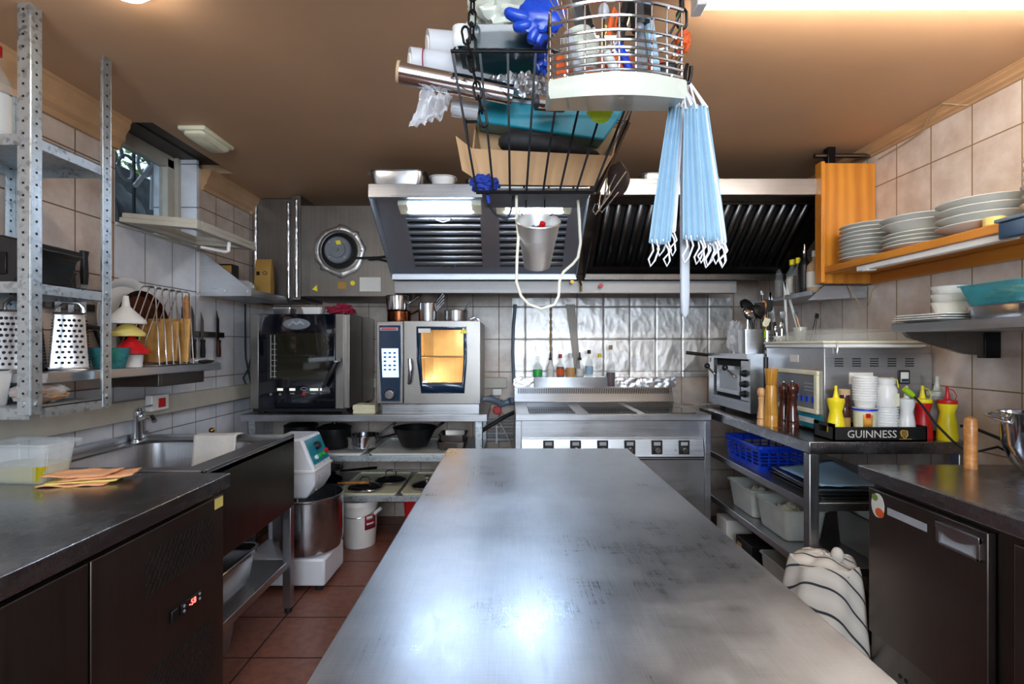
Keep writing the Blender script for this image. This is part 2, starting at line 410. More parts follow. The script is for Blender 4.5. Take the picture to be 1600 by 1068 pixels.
    M['avocado'] = plain('dark_brown_rough', '#35251f', .8, var=.3, sc=80, bump=1)
    M['tan'] = plain('tan_core', '#b59a78', .8)
    M['leaf'] = plain('leaves', '#7fa040', .6, var=.4, sc=20)
    def emit(name, col, s):
        q = N(name); q.set(Base_Color=(.9, .9, .9, 1), Emission_Color=hexc(col), Emission_Strength=s, Roughness=.4); return q.m
    M['eTube'] = emit('ceiling_tube_glow', '#fff3e2', E_TUBE)
    M['eHood'] = emit('hood_tube_glow', '#d6e9ff', E_HOOD)
    M['eRound'] = emit('round_lamp_glow', '#fff4e4', E_ROUND)
    M['eRear'] = emit('rear_fill_glow', '#eef4ff', E_REAR)
    M['eScreen'] = emit('lit_screen', '#7fb0ee', .75)
    M['eRed'] = emit('red_digits', '#ff2a12', 4)
    M['eOven'] = emit('oven_lamp_glow', '#fff0dc', 26)
    M['eLcd'] = emit('pale_display', '#c8cfb0', .35)
    q = N('striped_towel'); v = q.coord((1, 1, 1)); wv = q.n('ShaderNodeTexWave'); wv.wave_type = 'BANDS'; wv.bands_direction = 'DIAGONAL'; wv.inputs['Scale'].default_value = 6.5; wv.inputs['Distortion'].default_value = 2.6; wv.inputs['Detail'].default_value = 1; wv.inputs['Detail Scale'].default_value = .6
    q.l(v, wv.inputs['Vector']); q.l(q.ramp(wv.outputs['Fac'], [(.0, hexc('#2c3038')), (.02, hexc('#2c3038')), (.045, hexc('#bdb6ac')), (1, hexc('#cbc5bc'))]), q.b.inputs['Base Color']); q.set(Roughness=.95)
    M['stripe'] = q.m
    # window glass
    M['pane'] = clearp('window_glass', '#14181c', .03, .88)
    return M
M = mk()
def objs(name, b, m, parent=None, **k):       # every loose piece its own part
    b.bm.verts.index_update(); seen = set(); out = []
    for v in b.bm.verts:
        if v.index in seen: continue
        st = [v]; isl = []; seen.add(v.index)
        while st:
            q = st.pop(); isl.append(q)
            for e in q.link_edges:
                o_ = e.other_vert(q)
                if o_.index not in seen: seen.add(o_.index); st.append(o_)
        ix = {q.index: i for i, q in enumerate(isl)}; fs = {f for q in isl for f in q.link_faces}
        nb = B(); nb.add([q.co.copy() for q in isl], [[ix[w_.index] for w_ in f.verts] for f in fs]); out.append(obj(name, nb, m, parent, **k))
    b.bm.free(); return out
# ================= the room =================
XL, XR, YB, YF, ZC = -1.81, 1.90, 3.83, -1.7, 2.34
b = B(); b.box(XL-.2, XR+.15, YF-.12, YB+.12, -.1, 0); struct('floor', b, M['floor'])
b = B(); b.box(-1.66, XR+.15, YF-.12, YB+.12, ZC, ZC+.16); b.box(-2.06, -1.66, YF-.12, 2.32, ZC, ZC+.16); b.box(-2.06, -1.66, 3.0, YB+.12, ZC, ZC+.16)
b.mi = 1; b.box(-2.06, -1.66, 2.32, 3.0, ZC+.05, ZC+.16)  # recess slab, darker brown than the main ceiling
struct('ceiling', b, [M['ceil'], M['dark_paint']])
b = B(); x0 = XL-.25
b.box(x0, XL, YF, 2.29, 1.115, ZC); b.mi = 1; b.box(x0, XL, YF, 2.29, 0, 1.115)
b.box(x0, XL, 2.29, 2.89, 0, 1.87); b.box(x0, XL, 2.89, YB, 0, 1.57)
b.mi = 0; b.box(x0, XL, 2.91, YB, 1.57, ZC); b.mi = 2; b.box(x0, XL-.0005, 2.89, 2.91, 1.57, ZC+.05)
struct('wall_left', b, [M['tL'], M['tLw'], M['tN']])
b = B(); b.box(XL-.25, XR+.15, YB, YB+.12, 0, ZC); struct('wall_back', b, M['tB'])
b = B(); b.box(XR, XR+.15, YF, YB, 0, ZC); struct('wall_right', b, M['tR'])
b = B(); b.box(XL-.25, -.9, YF-.12, YF, 0, ZC); b.box(1.1, XR+.15, YF-.12, YF, 0, ZC); b.box(-.9, 1.1, YF-.12, YF, 0, 1.16); b.box(-.9, 1.1, YF-.12, YF, 2.16, ZC); struct('wall_front', b, M['plaster'])
win2 = bpy.data.objects.new('added_window', None); C.objects.link(win2); win2['kind'] = 'structure'  # unseen window, added for the frontal light
b = B(); b.box(-.9, -.85, YF-.1, YF-.05, 1.16, 2.16); b.box(1.05, 1.1, YF-.1, YF-.05, 1.16, 2.16); b.box(.08, .12, YF-.1, YF-.05, 1.21, 2.11); b.box(-.85, 1.05, YF-.1, YF-.05, 1.16, 1.21); b.box(-.85, 1.05, YF-.1, YF-.05, 2.11, 2.16); obj('window_frame', b, M['trunk'], win2)
b = B(); b.box(-.85, 1.05, YF-.078, YF-.074, 1.21, 2.11); obj('pane', b, M['pane'], win2)
def crown(name, x, sx, y0, y1, h, p):
    pr = [(0, 0), (.25, 0), (.3, .18), (.55, .3), (.6, .5), (.9, .72), (.92, .86), (1, .9), (1, 1), (0, 1)]
    b = B(); b.prism([(x+sx*u*p, y0, ZC-h+v*h) for u, v in pr], (0, y1-y0, 0)); return struct(name, b, M['crown'], ang=20)
crown('trim_1', XL, 1, YF, 2.30, .135, .07); crown('trim_2', XL, 1, 2.93, YB, .12, .06); crown('trim_3', XR, -1, YF, YB, .05, .05)

# ---- window with tilted-in sash ----
wx = XL-.11
win = bpy.data.objects.new('window_1', None); C.objects.link(win); win['kind'] = 'structure'
b = B(); y0, y1, z0, z1 = 2.29, 2.86, 1.87, 2.36
b.box(wx-.05, wx, y0, y1, z0, z0+.035); b.box(wx-.05, wx, y0, y1, z1-.05, z1+.02); b.box(wx-.05, wx, y0, y0+.03, z0, z1)
b.box(wx-.05, wx, y1-.055, y1, z0, z1); b.box(wx-.03, wx+.02, y1, y1+.03, z0, z1+.02); b.box(wx-.05, wx, y1+.03, 2.91, z0, z1+.03)
obj('window_frame', b, M['trunk'], win, bev=.003)
b = B(); b.box(XL-.13, XL+.01, 2.29, 2.905, 1.858, 1.872); obj('window_sill', b, M['trunk'], win, bev=.002)
b = B(); b.box(wx-.034, wx-.03, y0+.03, y1-.055, z0+.035, z1-.05); obj('pane', b, M['pane'], win)
b = B(); b.box(wx-.03, XL, 2.29, 2.91, z1+.02, ZC+.05); obj('window_head', b, M['dark_paint'], win)
# sash hinged at the sill, open and lying almost flat into the room
b = B(); sM = Matrix.Translation((XL+.01, 0, 1.875)) @ Matrix.Rotation(R(5), 4, 'Y')
b.M = sM; L_ = .36; ya, yb = 2.30, 2.84
for q in ((0, L_, ya, ya+.05), (0, L_, yb-.05, yb), (0, .05, ya+.05, yb-.05), (L_-.05, L_, ya+.05, yb-.05)):
    b.box(q[0], q[1], q[2], q[3], 0, .022)
for q in ((.006, L_-.006, ya+.006, ya+.045), (.006, L_-.006, yb-.045, yb-.006), (.006, .045, ya+.045, yb-.045), (L_-.045, L_-.006, ya+.045, yb-.045)):
    b.box(q[0], q[1], q[2], q[3], .022, .045)
obj('sash', b, M['trunk'], win, bev=.003)
b = B(); b.M = sM; b.box(.05, L_-.05, ya+.05, yb-.05, .012, .016); obj('sash_pane', b, M['pane'], win)
b = B(); b.M = sM; b.tube([(L_-.03, 2.62, .0), (L_-.03, 2.62, -.045), (L_-.035, 2.60, -.055), (L_-.10, 2.5, -.055)], [.009, .009, .009, .007], 8); obj('sash_handle', b, M['white'], win)

# outside the window: iron grille with scrolls, dark bin bags, leaves in the sun
g = thing('window_grille', 'pale scrolled ironwork grille outside the small left window', 'grille')
b = B()
for k, (cy, cz, rr) in enumerate([(2.40, 2.22, .07), (2.52, 2.17, .055), (2.66, 2.24, .05)]):
    b.tube([(-2.10, cy+.22+rr*1.3*(1-t*.035)*math.cos(t*.42+k), cz+.10+rr*(1-t*.035)*1.5*math.sin(t*.42+k)) for t in range(17)], .009, 6)
b.tube([(-2.10, 2.54, 2.22), (-2.10, 2.64, 2.4), (-2.10, 2.82, 2.43)], .012, 6); b.tube([(-2.10, 2.80, 2.20), (-2.10, 2.94, 2.38)], .013, 6); b.tube([(-2.10, 2.93, 2.10), (-2.10, 2.94, 2.38)], .011, 6)
obj('scroll', b, M['lgrey'], g)
b = B()
for k in range(5): b.box(-2.125, -2.113, 2.3+k*.17, 2.312+k*.17, 1.7, 2.5)
obj('bar', b, M['blackm'], g)
b = B()
def bag(u, v):
    a = u*2*PI; t = v*PI/2; r = .2*(1+.25*noise.noise(Vector((math.cos(a)*3, math.sin(a)*3, v*5))))
    return Vector((-2.50+r*math.cos(a)*math.cos(t)*.9, 3.0+r*2.6*math.sin(a)*math.cos(t), 1.70+.66*math.sin(t)*(1+.1*noise.noise(Vector((u*9, v*9, 1))))))
b.grid(bag, 36, 14); one('bin_bag', b, M['rubber'], 'black bulging bin bag outside the small left window', 'bag', solid=.003)
b = B()
for k in range(700):
    p = Vector((-3.5+random.gauss(0, .2), 4.3+random.gauss(0, .7), 2.85+random.gauss(0, .3))); d = Vector((random.gauss(0, 1), random.gauss(0, 1), random.gauss(0, 1))).normalized(); e = d.orthogonal().normalized()
    s_ = .045; b.add([p-d*s_, p+e*s_*.4, p+d*s_, p-e*s_*.4], [(0, 1, 2, 3)])
o = one('shrub_foliage', b, M['leaf'], 'sunlit green leaves of a shrub beyond the window', 'foliage', fix=False); o['kind'] = 'stuff'
b = B(); b.box(-6, XL-.26, 0, 7, 1.6, 1.7); struct('ground_outside', b, M['plaster'])
b = B(); b.box(-2.9, -2.8, 2.0, 6.0, 1.7, 2.60); one('added_dark_wall', b, M['dark'], 'low dark wall added outside the small left window', 'wall')  # added to keep the view through the window dark

# ================= lights of the room, and one added batten =================
def batten(name, x0, x1, y, z, mat, label):
    t = thing(name, label, 'light fitting')
    b = B(); b.box(x0, x1, y-.035, y+.035, z-.028, z); obj('housing', b, M['white'], t, bev=.004)
    b = B(); b.cyl((x0+.03, y, z-.05), (x1-.03, y, z-.05), .019, seg=14); obj('tube', b, mat, t)
    b = B(); b.box(x0, x0+.03, y-.028, y+.028, z-.075, z-.028); b.box(x1-.03, x1, y-.028, y+.028, z-.075, z-.028); objs('end_cap', b, M['white'], t, bev=.003)
batten('ceiling_batten', .53, 1.75, 1.435, ZC, M['eTube'], 'bright fluorescent batten on the ceiling, top right corner')
batten('ceiling_batten', -.75, .75, -.55, ZC, M['eRear'], 'added fluorescent fill batten on the ceiling behind the photographer')  # unseen batten, added as fill from behind the camera
t = thing('round_lamp', 'bright round ceiling lamp at the top left', 'lamp')
b = B(); b.lathe([(.075, ZC), (.075, ZC-.02), (.066, ZC-.025)], (-1.08, 1.40, 0)); obj('base', b, M['white'], t)
b = B(); b.lathe([(.062, ZC-.02), (.064, ZC-.028), (.05, ZC-.044), (.02, ZC-.052), (0, ZC-.053)], (-1.08, 1.40, 0)); obj('diffuser', b, M['eRound'], t)
b = B(); b.tube([(-1.01, 1.42, ZC-.012), (-.96, 1.44, ZC-.02), (-.92, 1.42, ZC-.012), (-.88, 1.36, ZC-.005)], .003); one('lamp_wire', b, M['cable'], 'short white wire curving from the round ceiling lamp', 'wire')
# emergency light
t = thing('emergency_light', 'small yellowed emergency light box on the ceiling', 'light fitting')
b = B(); b.box(-1.56, -1.43, 2.34, 2.60, ZC-.022, ZC); obj('housing', b, M['cream'], t, bev=.008)
b = B(); b.loft([(.05, .115, .02, -.022), (.05, .115, .02, -.035), (.04, .1, .02, -.045)], (-1.495, 2.47, ZC), capb=False, capt=True); obj('cover', b, M['cream'], t)

# ================= island table =================
t = thing('island_table', 'long scratched stainless steel work table in the middle foreground', 'table')
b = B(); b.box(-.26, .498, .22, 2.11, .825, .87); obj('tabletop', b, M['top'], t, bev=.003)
for x in (-.23, .468):
    for y in (.26, 2.06):
        b = B(); b.box(x-.02, x+.02, y-.02, y+.02, 0, .825); o = obj('leg', b, M['steelz'], t, bev=.002)
b = B(); b.box(-.22, .458, .27, 2.05, .2, .23); obj('undershelf', b, M['steely'], t, bev=.002)

# ================= left: freezer counter =================
t = thing('freezer_counter', 'dark steel undercounter freezer with louvres and red display at left', 'freezer')
b = B(); b.box(XL+.005, -.966, -.2, 1.73, .815, .863); obj('worktop', b, M['topd'], t, bev=.003)
b = B(); b.box(XL+.01, -1.0, -.18, 1.715, .08, .79); b.box(XL+.01, -1.03, -.18, 1.715, .79, .815); obj('body', b, M['dsteel'], t, bev=.002)
b = B(); b.box(-1.0, -.983, 1.173, 1.715, .1, .795); pnl = obj('vented_panel', b, M['fridge'], t, bev=.002)
b = B(); b.box(-1.0, -.983, .55, 1.165, .1, .795); obj('door', b, M['fridge'], t, bev=.002, label='plain dark steel door')
b = B(); b.box(-1.0, -.983, -.15, .54, .1, .795); obj('door', b, M['fridge'], t, bev=.002)
def slots(n, rows, ya, za):
    b = B()
    for i in range(n):
        for j in range(rows):
            y = ya+i*.0215; z = za+j*.031; 
            b.prism([(-.9826, y, z), (-.9826, y+.0055, z), (-.9826, y+.0205, z+.025), (-.9826, y+.015, z+.025)], (.0011, 0, 0))
    return b
obj('upper_vent', slots(14, 4, 1.35, .622), M['dark'], t)
obj('lower_vent', slots(14, 6, 1.35, .23), M['dark'], t)
d = obj('display', B().box(-.983, -.977, 1.49, 1.585, .497, .53), M['black'], t, bev=.002)
text('-58', .026, '+X', (-.9768, 1.54, .5135), M['eRed'], d, 'digits')
b = B()
for y in (1.500, 1.575):
    for z in (.506, .521): b.cyl((-.977, y, z), (-.9755, y, z), .0045, seg=10)
objs('button', b, M['lgrey'], d)
obj('rocker_switch', B().box(-.983, -.975, 1.445, 1.472, .497, .532), M['black'], t, bev=.003)
obj('sticker', B().box(-.983, -.9822, 1.665, 1.712, .755, .79), M['pyellow'], t, label='small pale green sticker')

# ================= left: sink unit =================
t = thing('sink_unit', 'stainless steel sink with deep bowl and open undershelf, left side', 'sink')
sx0, sx1, sy0, sy1, sz = XL+.005, -1.065, 1.74, 2.47, .855
bx, by, hx, hy = -1.45, 2.11, .27, .27
b = B()   # top deck with hole: four strips + bowl
b.box(sx0, sx1, sy0, by-hy, sz-.02, sz); b.box(sx0, sx1, by+hy, sy1, sz-.02, sz); b.box(sx0, bx-hx, by-hy, by+hy, sz-.02, sz); b.box(bx+hx, sx1, by-hy, by+hy, sz-.02, sz)
b.box(sx1-.012, sx1, sy0, sy1, sz, sz+.012); b.box(sx0, sx1, sy0, sy0+.012, sz, sz+.012); b.box(sx0, sx1, sy1-.012, sy1, sz, sz+.012)
b.box(sx0, sx0+.02, sy0, sy1, sz, sz+.03)
obj('sink_deck', b, M['steely'], t, bev=.001)
b = B(); b.loft([(hx, hy, .02, 0), (hx-.004, hy-.004, .09, -.01), (hx-.012, hy-.012, .09, -.22), (hx-.06, hy-.06, .07, -.25), (.02, .02, .02, -.255)], (bx, by, sz-.002), capb=False, capt=True); obj('bowl', b, M['steelz'], t, solid=.0015)
b = B(); b.box(sx1-.012, sx1, sy0, sy1, .515, sz); obj('front_apron', b, M['dsteel'], t, bev=.002)
b = B(); b.box(sx0, sx1-.012, sy1-.012, sy1, .515, sz-.02); obj('side_apron', b, M['dsteel'], t, bev=.002)
for x in (sx1-.04, sx0):
    for y in (sy1-.04, sy0):
        o = obj('leg', B().box(x, x+.04, y, y+.04, .025, .515), M['steelz'], t, bev=.002)
        obj('foot', B().lathe([(.016, 0), (.018, .01), (.012, .026)], (x+.02, y+.02, 0)), M['rubber'], o)
obj('undershelf', B().box(sx0+.04, sx1-.02, sy0, sy1-.01, .215, .25), M['steely'], t, bev=.003)
# faucet
t = thing('faucet', 'chrome mixer tap at the back of the sink', 'faucet')
fx, fy = -1.755, 2.36
b = B(); b.lathe([(.028, sz), (.028, sz+.008), (.024, sz+.012), (.022, sz+.10), (.026, sz+.115), (.025, sz+.14), (.012, sz+.152), (0, sz+.155)], (fx, fy, 0)); obj('body', b, M['chrome'], t)
b = B(); b.tube([(fx, fy, sz+.09), (fx+.04, fy-.02, sz+.115), (fx+.10, fy-.05, sz+.12), (fx+.12, fy-.06, sz+.10)], [.013, .012, .011, .011], 10); obj('spout', b, M['chrome'], t)
b = B(); b.bar((fx, fy, sz+.155), (fx+.07, fy+.01, sz+.168), .018, .008); obj('lever', b, M['chrome'], t, bev=.003)

# wall trunking, left and back
b = B(); b.box(XL, XL+.05, -1.2, YB, .955, 1.047); struct('trim_4', b, M['trunk'], bev=.004)
b = B(); b.box(-1.1, -.02, YB-.05, YB, .985, 1.065); struct('trim_5', b, M['trunk'], bev=.004)
t = thing('socket', 'white wall socket box with red switch on the left trunking', 'socket')
obj('housing', B().box(XL+.05, XL+.085, 2.41, 2.53, .985, 1.062), M['white'], t, bev=.004)
obj('switch', B().box(XL+.085, XL+.09, 2.452, 2.50, 1.0, 1.045), M['red'], t, bev=.002)

# ================= oven table =================
t = thing('oven_table', 'galvanised and steel rack table carrying the two ovens', 'table')
obj('tabletop', B().box(-1.70, -.14, 3.15, 3.80, .825, .87), M['steel'], t, bev=.003)
for z in (.605, .35):
    obj('shelf', B().box(-1.66, -.17, 3.17, 3.78, z-.036, z), M['galv'], t, bev=.002)
for x in (-1.655, -.215):
    for y in (3.16, 3.74):
        b = B(); b.box(x, x+.045, y, y+.004, 0, .825); b.box(x+(.041 if x > -1 else 0), x+(.045 if x > -1 else .004), y, y+.045, 0, .825)
        obj('leg', b, M['galv'], t)

# ================= range =================
t = thing('induction_range', 'large stainless induction range with six knobs at the back wall', 'stove')
rx0, rx1, ry0, ry1 = .035, 1.19, 2.94, 3.68
b = B()
b.box(rx0, rx1, ry0, ry1, .862, .90); obj('cooktop', b, M['steel'], t, bev=.003)
b = B(); b.box(rx0, rx1, ry0+.06, ry1, .10, .862); b.box(rx0, rx0+.035, ry0+.01, ry0+.06, .10, .862); b.box(rx1-.035, rx1, ry0+.01, ry0+.06, .10, .862); b.box(rx0+.035, rx1-.035, ry0+.02, ry0+.06, .10, .64); obj('body', b, M['steel'], t, bev=.002)
b = B(); b.prism([(rx0+.037, ry0+.012, .647), (rx0+.037, ry0+.06, .647), (rx0+.037, ry0+.06, .75), (rx0+.037, ry0+.03, .75)], (rx1-rx0-.074, 0, 0)); obj('control_panel', b, M['steel'], t, bev=.002)
obj('front_seam', B().box(rx0+.036, rx1-.036, ry0+.016, ry0+.02, .628, .634), M['dark'], t)
for k, (xa, xb) in enumerate([(.117, .396), (.474, .765), (.81, 1.12)]):
    for (ya, yb) in ((2.985, 3.245), (3.262, 3.52)):
        obj('glass_hob', B().box(xa-.01*(0), xb, ya, yb, .9, .9035), M['hob'], t, bev=.001)
b = B(); b.prism([(rx0, ry1-.07, .9), (rx0, ry1, .9), (rx0, ry1, 1.0), (rx0, ry1-.02, 1.0)], (rx1-rx0, 0, 0)); obj('backsplash', b, M['steel'], t, bev=.002)
b = B()
for k in range(86):
    x = rx0+.03+k*(rx1-rx0-.06)/85; b.hexa([(x-.0032, ry1-.0425, .957), (x+.0032, ry1-.0425, .957), (x+.0032, ry1-.03, .957), (x-.0032, ry1-.03, .957), (x-.0032, ry1-.0240, .994), (x+.0032, ry1-.0240, .994), (x+.0032, ry1-.015, .994), (x-.0032, ry1-.015, .994)])
obj('vent_slots', b, M['dark'], t)
for k in range(6):
    x = XP(857+42.3*k, 2.96)
    pl = obj('knob_plate', B().box(x-.032, x+.032, ry0+.012, ry0+.024, .662, .744), M['black'], t, bev=.002)
    obj('display', B().box(x-.02, x+.02, ry0+.0105, ry0+.012, .715, .735), M['lgrey'], pl)
    obj('knob', B().cyl((x, ry0+.012, .688), (x, ry0-.012, .688), .019, .017), M['chromedull'], pl, bev=.002)
# foil covered ledge behind the range + foil on wall
b = B()
def ledge(u, v):
    x = .03+u*1.20; n_ = noise.noise(Vector((x*25, v*6, 3)))*.006+noise.noise(Vector((x*60, v*15, 9)))*.004
    s = v*2
    return Vector((x, 3.69+n_ if s < 1 else 3.69+(s-1)*.12, 1.0+s*.07+n_*.5 if s < 1 else 1.07+n_))
b.grid(ledge, 150, 16); one('foil_ledge', b, M['foil'], 'crumpled foil ledge lying along the wall behind the range', 'foil', fix=False)
b = B()
def foilwall(u, v):
    x = .02+u*1.68; z = 1.07+v*.60
    n_ = abs(noise.noise(Vector((x*5, z*5, 3))))*.012+abs(noise.noise(Vector((x*16, z*10+x*6, 7))))*.006+noise.noise(Vector((x*45, z*40, 1)))*.0015
    gx = abs(((x+.08) % .2)-.1); gz = abs(((z-.105) % .25)-.125)
    gr = max(0, 1-(.1-gx)/.007)*.004+max(0, 1-(.125-gz)/.007)*.004
    return Vector((x, YB-.022+n_*.6+gr, z))
b.grid(foilwall, 300, 110); one('foil_splashback', b, M['foilw'], 'creased aluminium foil covering the tiles behind the range', 'foil', fix=False)
b = B(); b.prism([(.43, YB-.026, 1.62), (.50, YB-.026, 1.62), (.545, YB-.026, 1.09), (.50, YB-.026, 1.09)], (0, .003, 0)); one('duct_tape_strip', b, M['duct'], 'slanting strip of grey duct tape on the foil wall', 'tape')

# ================= hoods =================
def hood(name, xa, xb, ztop, zl, label, mat, dark):
    t = thing(name, label, 'extractor hood')
    yf, yk, zb = 2.6, 3.16, 1.72
    T_ = .004
    b = B(); b.box(xa, xb, yf, yf+.03, zl, ztop); obj('front_lip', b, M['steel'], t, bev=.002)
    b = B(); b.box(xa, xb, yf+.03, 3.6, ztop-.02, ztop); obj('top', b, mat, t)
    for x in (xa, xb-T_):
        b = B(); b.prism([(x, yf+.002, zl), (x, yf+.002, ztop-.02), (x, yk+.02, ztop-.02), (x, yk+.02, zb), (x, yk-.02, zb)], (T_, 0, 0)); obj('side_panel', b, mat, t)
    b = B(); b.box(xa, xb, yk-.03, yk+.02, zb, zb+.012); b.box(xa, xb, yk-.034, yk-.03, zb, zb+.03); b.box(xa, xb, yk, yk+.02, zb, ztop-.02); obj('back_gutter', b, mat, t)
    return t
h1 = hood('extractor_hood', XP(575, 2.6), XP(922, 2.6), 2.147, 2.077, 'lit steel extractor hood with two tube lights above the ovens', M['hood'], 0)
def slope(t_): return Vector((0, 2.68+.45*t_, 2.16-.385*t_))
def frame_h(t, xs, mat, ta=.29, tb=.965):
    b = B()
    def slab(x0, x1, t0, t1, off=0, th=.006):
        a = slope(t0); c = slope(t1); nrm = Vector((0, -.385, -.45)).normalized()*(-1); o_ = nrm*th; p = -nrm*off
        b.hexa([(x0, a.y, a.z)+p*0 if 0 else Vector((x0, a.y, a.z))+p, Vector((x1, a.y, a.z))+p, Vector((x1, c.y, c.z))+p, Vector((x0, c.y, c.z))+p,
                Vector((x0, a.y, a.z))+o_+p, Vector((x1, a.y, a.z))+o_+p, Vector((x1, c.y, c.z))+o_+p, Vector((x0, c.y, c.z))+o_+p])
    slab(xs[0], xs[1], .1, ta); slab(xs[0], xs[1], tb, 1.04)
    return b, slab
xa, xb = XP(575, 2.6)+.005, XP(922, 2.6)-.005
b, slab = frame_h(h1, (xa, xb), M['hood'])
fl = [(-.60, -.15), (-.075, .345)]
slab(xa, fl[0][0], .29, .965); slab(fl[0][1], fl[1][0], .29, .965); slab(fl[1][1], xb, .29, .965)
obj('filter_frame', b, M['hood'], h1)
nrm = Vector((0, -.45*.0-.65, -.76)).normalized()
def baffle_filter(x0, x1, horiz, n, mat, t):
    b = B(); a = slope(.29); c = slope(.965); d = (c-a); L = d.length; d.normalize(); nn = Vector((0, -d.z*-1, 0)); nn = Vector((0, d.z, -d.y)).normalized()   # towards the camera side and down
    W = x1-x0
    fr = .016
    def P2(x, s_, h): return Vector((x, a.y, a.z))+d*s_+nn*h
    def bx(xa_, xb_, s0, s1, h0, h1_):
        b.hexa([P2(xa_, s0, h0), P2(xb_, s0, h0), P2(xb_, s1, h0), P2(xa_, s1, h0), P2(xa_, s0, h1_), P2(xb_, s0, h1_), P2(xb_, s1, h1_), P2(xa_, s1, h1_)])
    bx(x0, x1, 0, fr, -.03, .006); bx(x0, x1, L-fr, L, -.03, .006); bx(x0, x0+fr, fr, L-fr, -.03, .006); bx(x1-fr, x1, fr, L-fr, -.03, .006)
    f = obj('grease_filter', b, mat, t)
    b = B()
    prof = [(-.5, -.012), (-.38, .004), (0, .008), (.38, .004), (.5, -.012)]
    if horiz:
        for k in range(n):
            s_ = fr+(L-2*fr)*(k+.5)/n; wd = (L-2*fr)/n*.62
            b.add([P2(x, s_+u*wd, h) for x in (x0+fr, x1-fr) for u, h in prof], [(i, i+1, i+6, i+5) for i in range(4)])
    else:
        for k in range(n):
            x = x0+fr+(W-2*fr)*(k+.5)/n; wd = (W-2*fr)/n*.6
            b.add([P2(x+u*wd, s_, h) for s_ in (fr, L-fr) for u, h in prof], [(i, i+1, i+6, i+5) for i in range(4)])
    obj('baffles', b, mat, f, solid=.0015, fix=False)
    b = B(); b.add([P2(x0, 0, -.03), P2(x1, 0, -.03), P2(x1, L, -.03), P2(x0, L, -.03)], [(0, 1, 2, 3)]); obj('filter_core', b, M['dark'], f, solid=.002)
    for s_ in ((.03, L-.03) if horiz else ()):
        xm = (x0+x1)/2-.0; b = B(); b.tube([P2(xm-.045, s_, .005), P2(xm-.04, s_, .02), P2(xm, s_+.012, .024), P2(xm+.04, s_, .02), P2(xm+.045, s_, .005)], .0035, 6); obj('ring_handle', b, M['chrome'], f)
for q in fl: baffle_filter(q[0], q[1], True, 8, M['hood'], h1)
for (xa_, xb_) in ((-.61, -.155), (-.075, .345)):
    t = thing('hood_light', 'twin fluorescent tube fitting in the hood, '+('left one of the pair' if xa_ < -.3 else 'right one above the hanging bucket'), 'light fitting', 'tube fittings in the hood')
    y = 2.735; z = 2.083
    b = B(); b.box(xa_, xb_, y-.01, y+.06, z+.008, z+.02); obj('housing', b, M['hood'], t, bev=.002)
    b = B(); b.cyl((xa_+.05, y, z), (xb_-.05, y, z), .0125, seg=12); b.cyl((xa_+.05, y+.042, z-.03), (xb_-.05, y+.042, z-.03), .0125, seg=12); obj('tube', b, M['eHood'], t)
    b = B()
    for x in (xa_, xb_-.055): b.hexa([(x, y-.018, z-.012), (x+.055, y-.018, z-.012), (x+.055, y+.06, z-.046), (x, y+.06, z-.046), (x, y-.018, z+.012), (x+.055, y-.018, z+.012), (x+.055, y+.06, z+.008), (x, y+.06, z+.008)])
    objs('end_cap', b, M['cream'], t, bev=.005)
h2 = hood('extractor_hood', .47, 1.75, 2.175, 2.09, 'unlit dark extractor hood with vertical baffles above the range', M['dhood'], 1)
b, slab = frame_h(h2, (.475, 1.745), M['dhood'], ta=.16); slab(.475, .50, .16, .965); slab(1.70, 1.745, .16, .965); slab(1.09, 1.11, .16, .965)
obj('filter_frame', b, M['dhood'], h2)
_s = slope
def slope(t_): return _s(.16+(t_-.29)*(.805/.675)) if True else None
baffle_filter(.50, 1.09, False, 9, M['dhood'], h2); baffle_filter(1.11, 1.70, False, 9, M['dhood'], h2)
# galvanised rail under the hoods
b = B(); b.box(-.735, 1.45, 3.184, 3.20, 1.64, 1.718); b.box(-.735, 1.45, 3.20, 3.60, 1.70, 1.718); b.box(-.735, 1.45, 3.20, 3.23, 1.64, 1.65); one('hood_rail', b, M['rail'], 'long galvanised channel running under both hoods', 'rail', bev=.002)
# fan box
t = thing('fan_box', 'grey metal duct box with round fan motor above the left oven', 'fan box')
fy = 3.3
obj('housing', B().box(XP(470, fy), -.745, fy, YB-.01, 1.63, 2.232), M['duct'], t, bev=.003)
cx, cz = XP(531, fy), ZY(392, fy)
b = B(); n = 40; ring = []
for k in range(n):
    a = 2*PI*k/n; rr = .172+random.uniform(-.012, .010); ring.append((rr*math.cos(a), rr*math.sin(a)))
vs = [(cx+x, fy-.004, cz+z) for x, z in ring]+[(cx+.12*math.cos(2*PI*k/n), fy-.006, cz+.12*math.sin(2*PI*k/n)) for k in range(n)]
b.add(vs, [(k, (k+1) % n, n+(k+1) % n, n+k) for k in range(n)]); obj('foil_tape_ring', b, M['foilw'], t, solid=.002, fix=False)
AY = Matrix.Rotation(PI/2, 3, 'X')
b = B(); b.lathe([(.138, 0), (.138, .012), (.126, .014), (.126, .002), (.0, .002)], (cx, fy-.003, cz), 40, ax=AY, capb=False); obj('flange', b, M['duct'], t)
b = B(); b.lathe([(.118, 0), (.118, .008), (.05, .01)], (cx, fy-.005, cz), 40, ax=AY); obj('fan_opening', b, M['blackm'], t)
b = B(); b.lathe([(.088, 0), (.088, .03), (.08, .038), (.055, .038), (.052, .046), (.012, .046), (.01, .055), (0, .055)], (cx, fy-.012, cz), 36, ax=AY); mo = obj('motor', b, M['grey'], t)
b = B()
for k in range(4): a = PI/4+k*PI/2; b.cyl((cx+.07*math.cos(a), fy-.05, cz+.07*math.sin(a)), (cx+.07*math.cos(a), fy-.055, cz+.07*math.sin(a)), .007, seg=8)
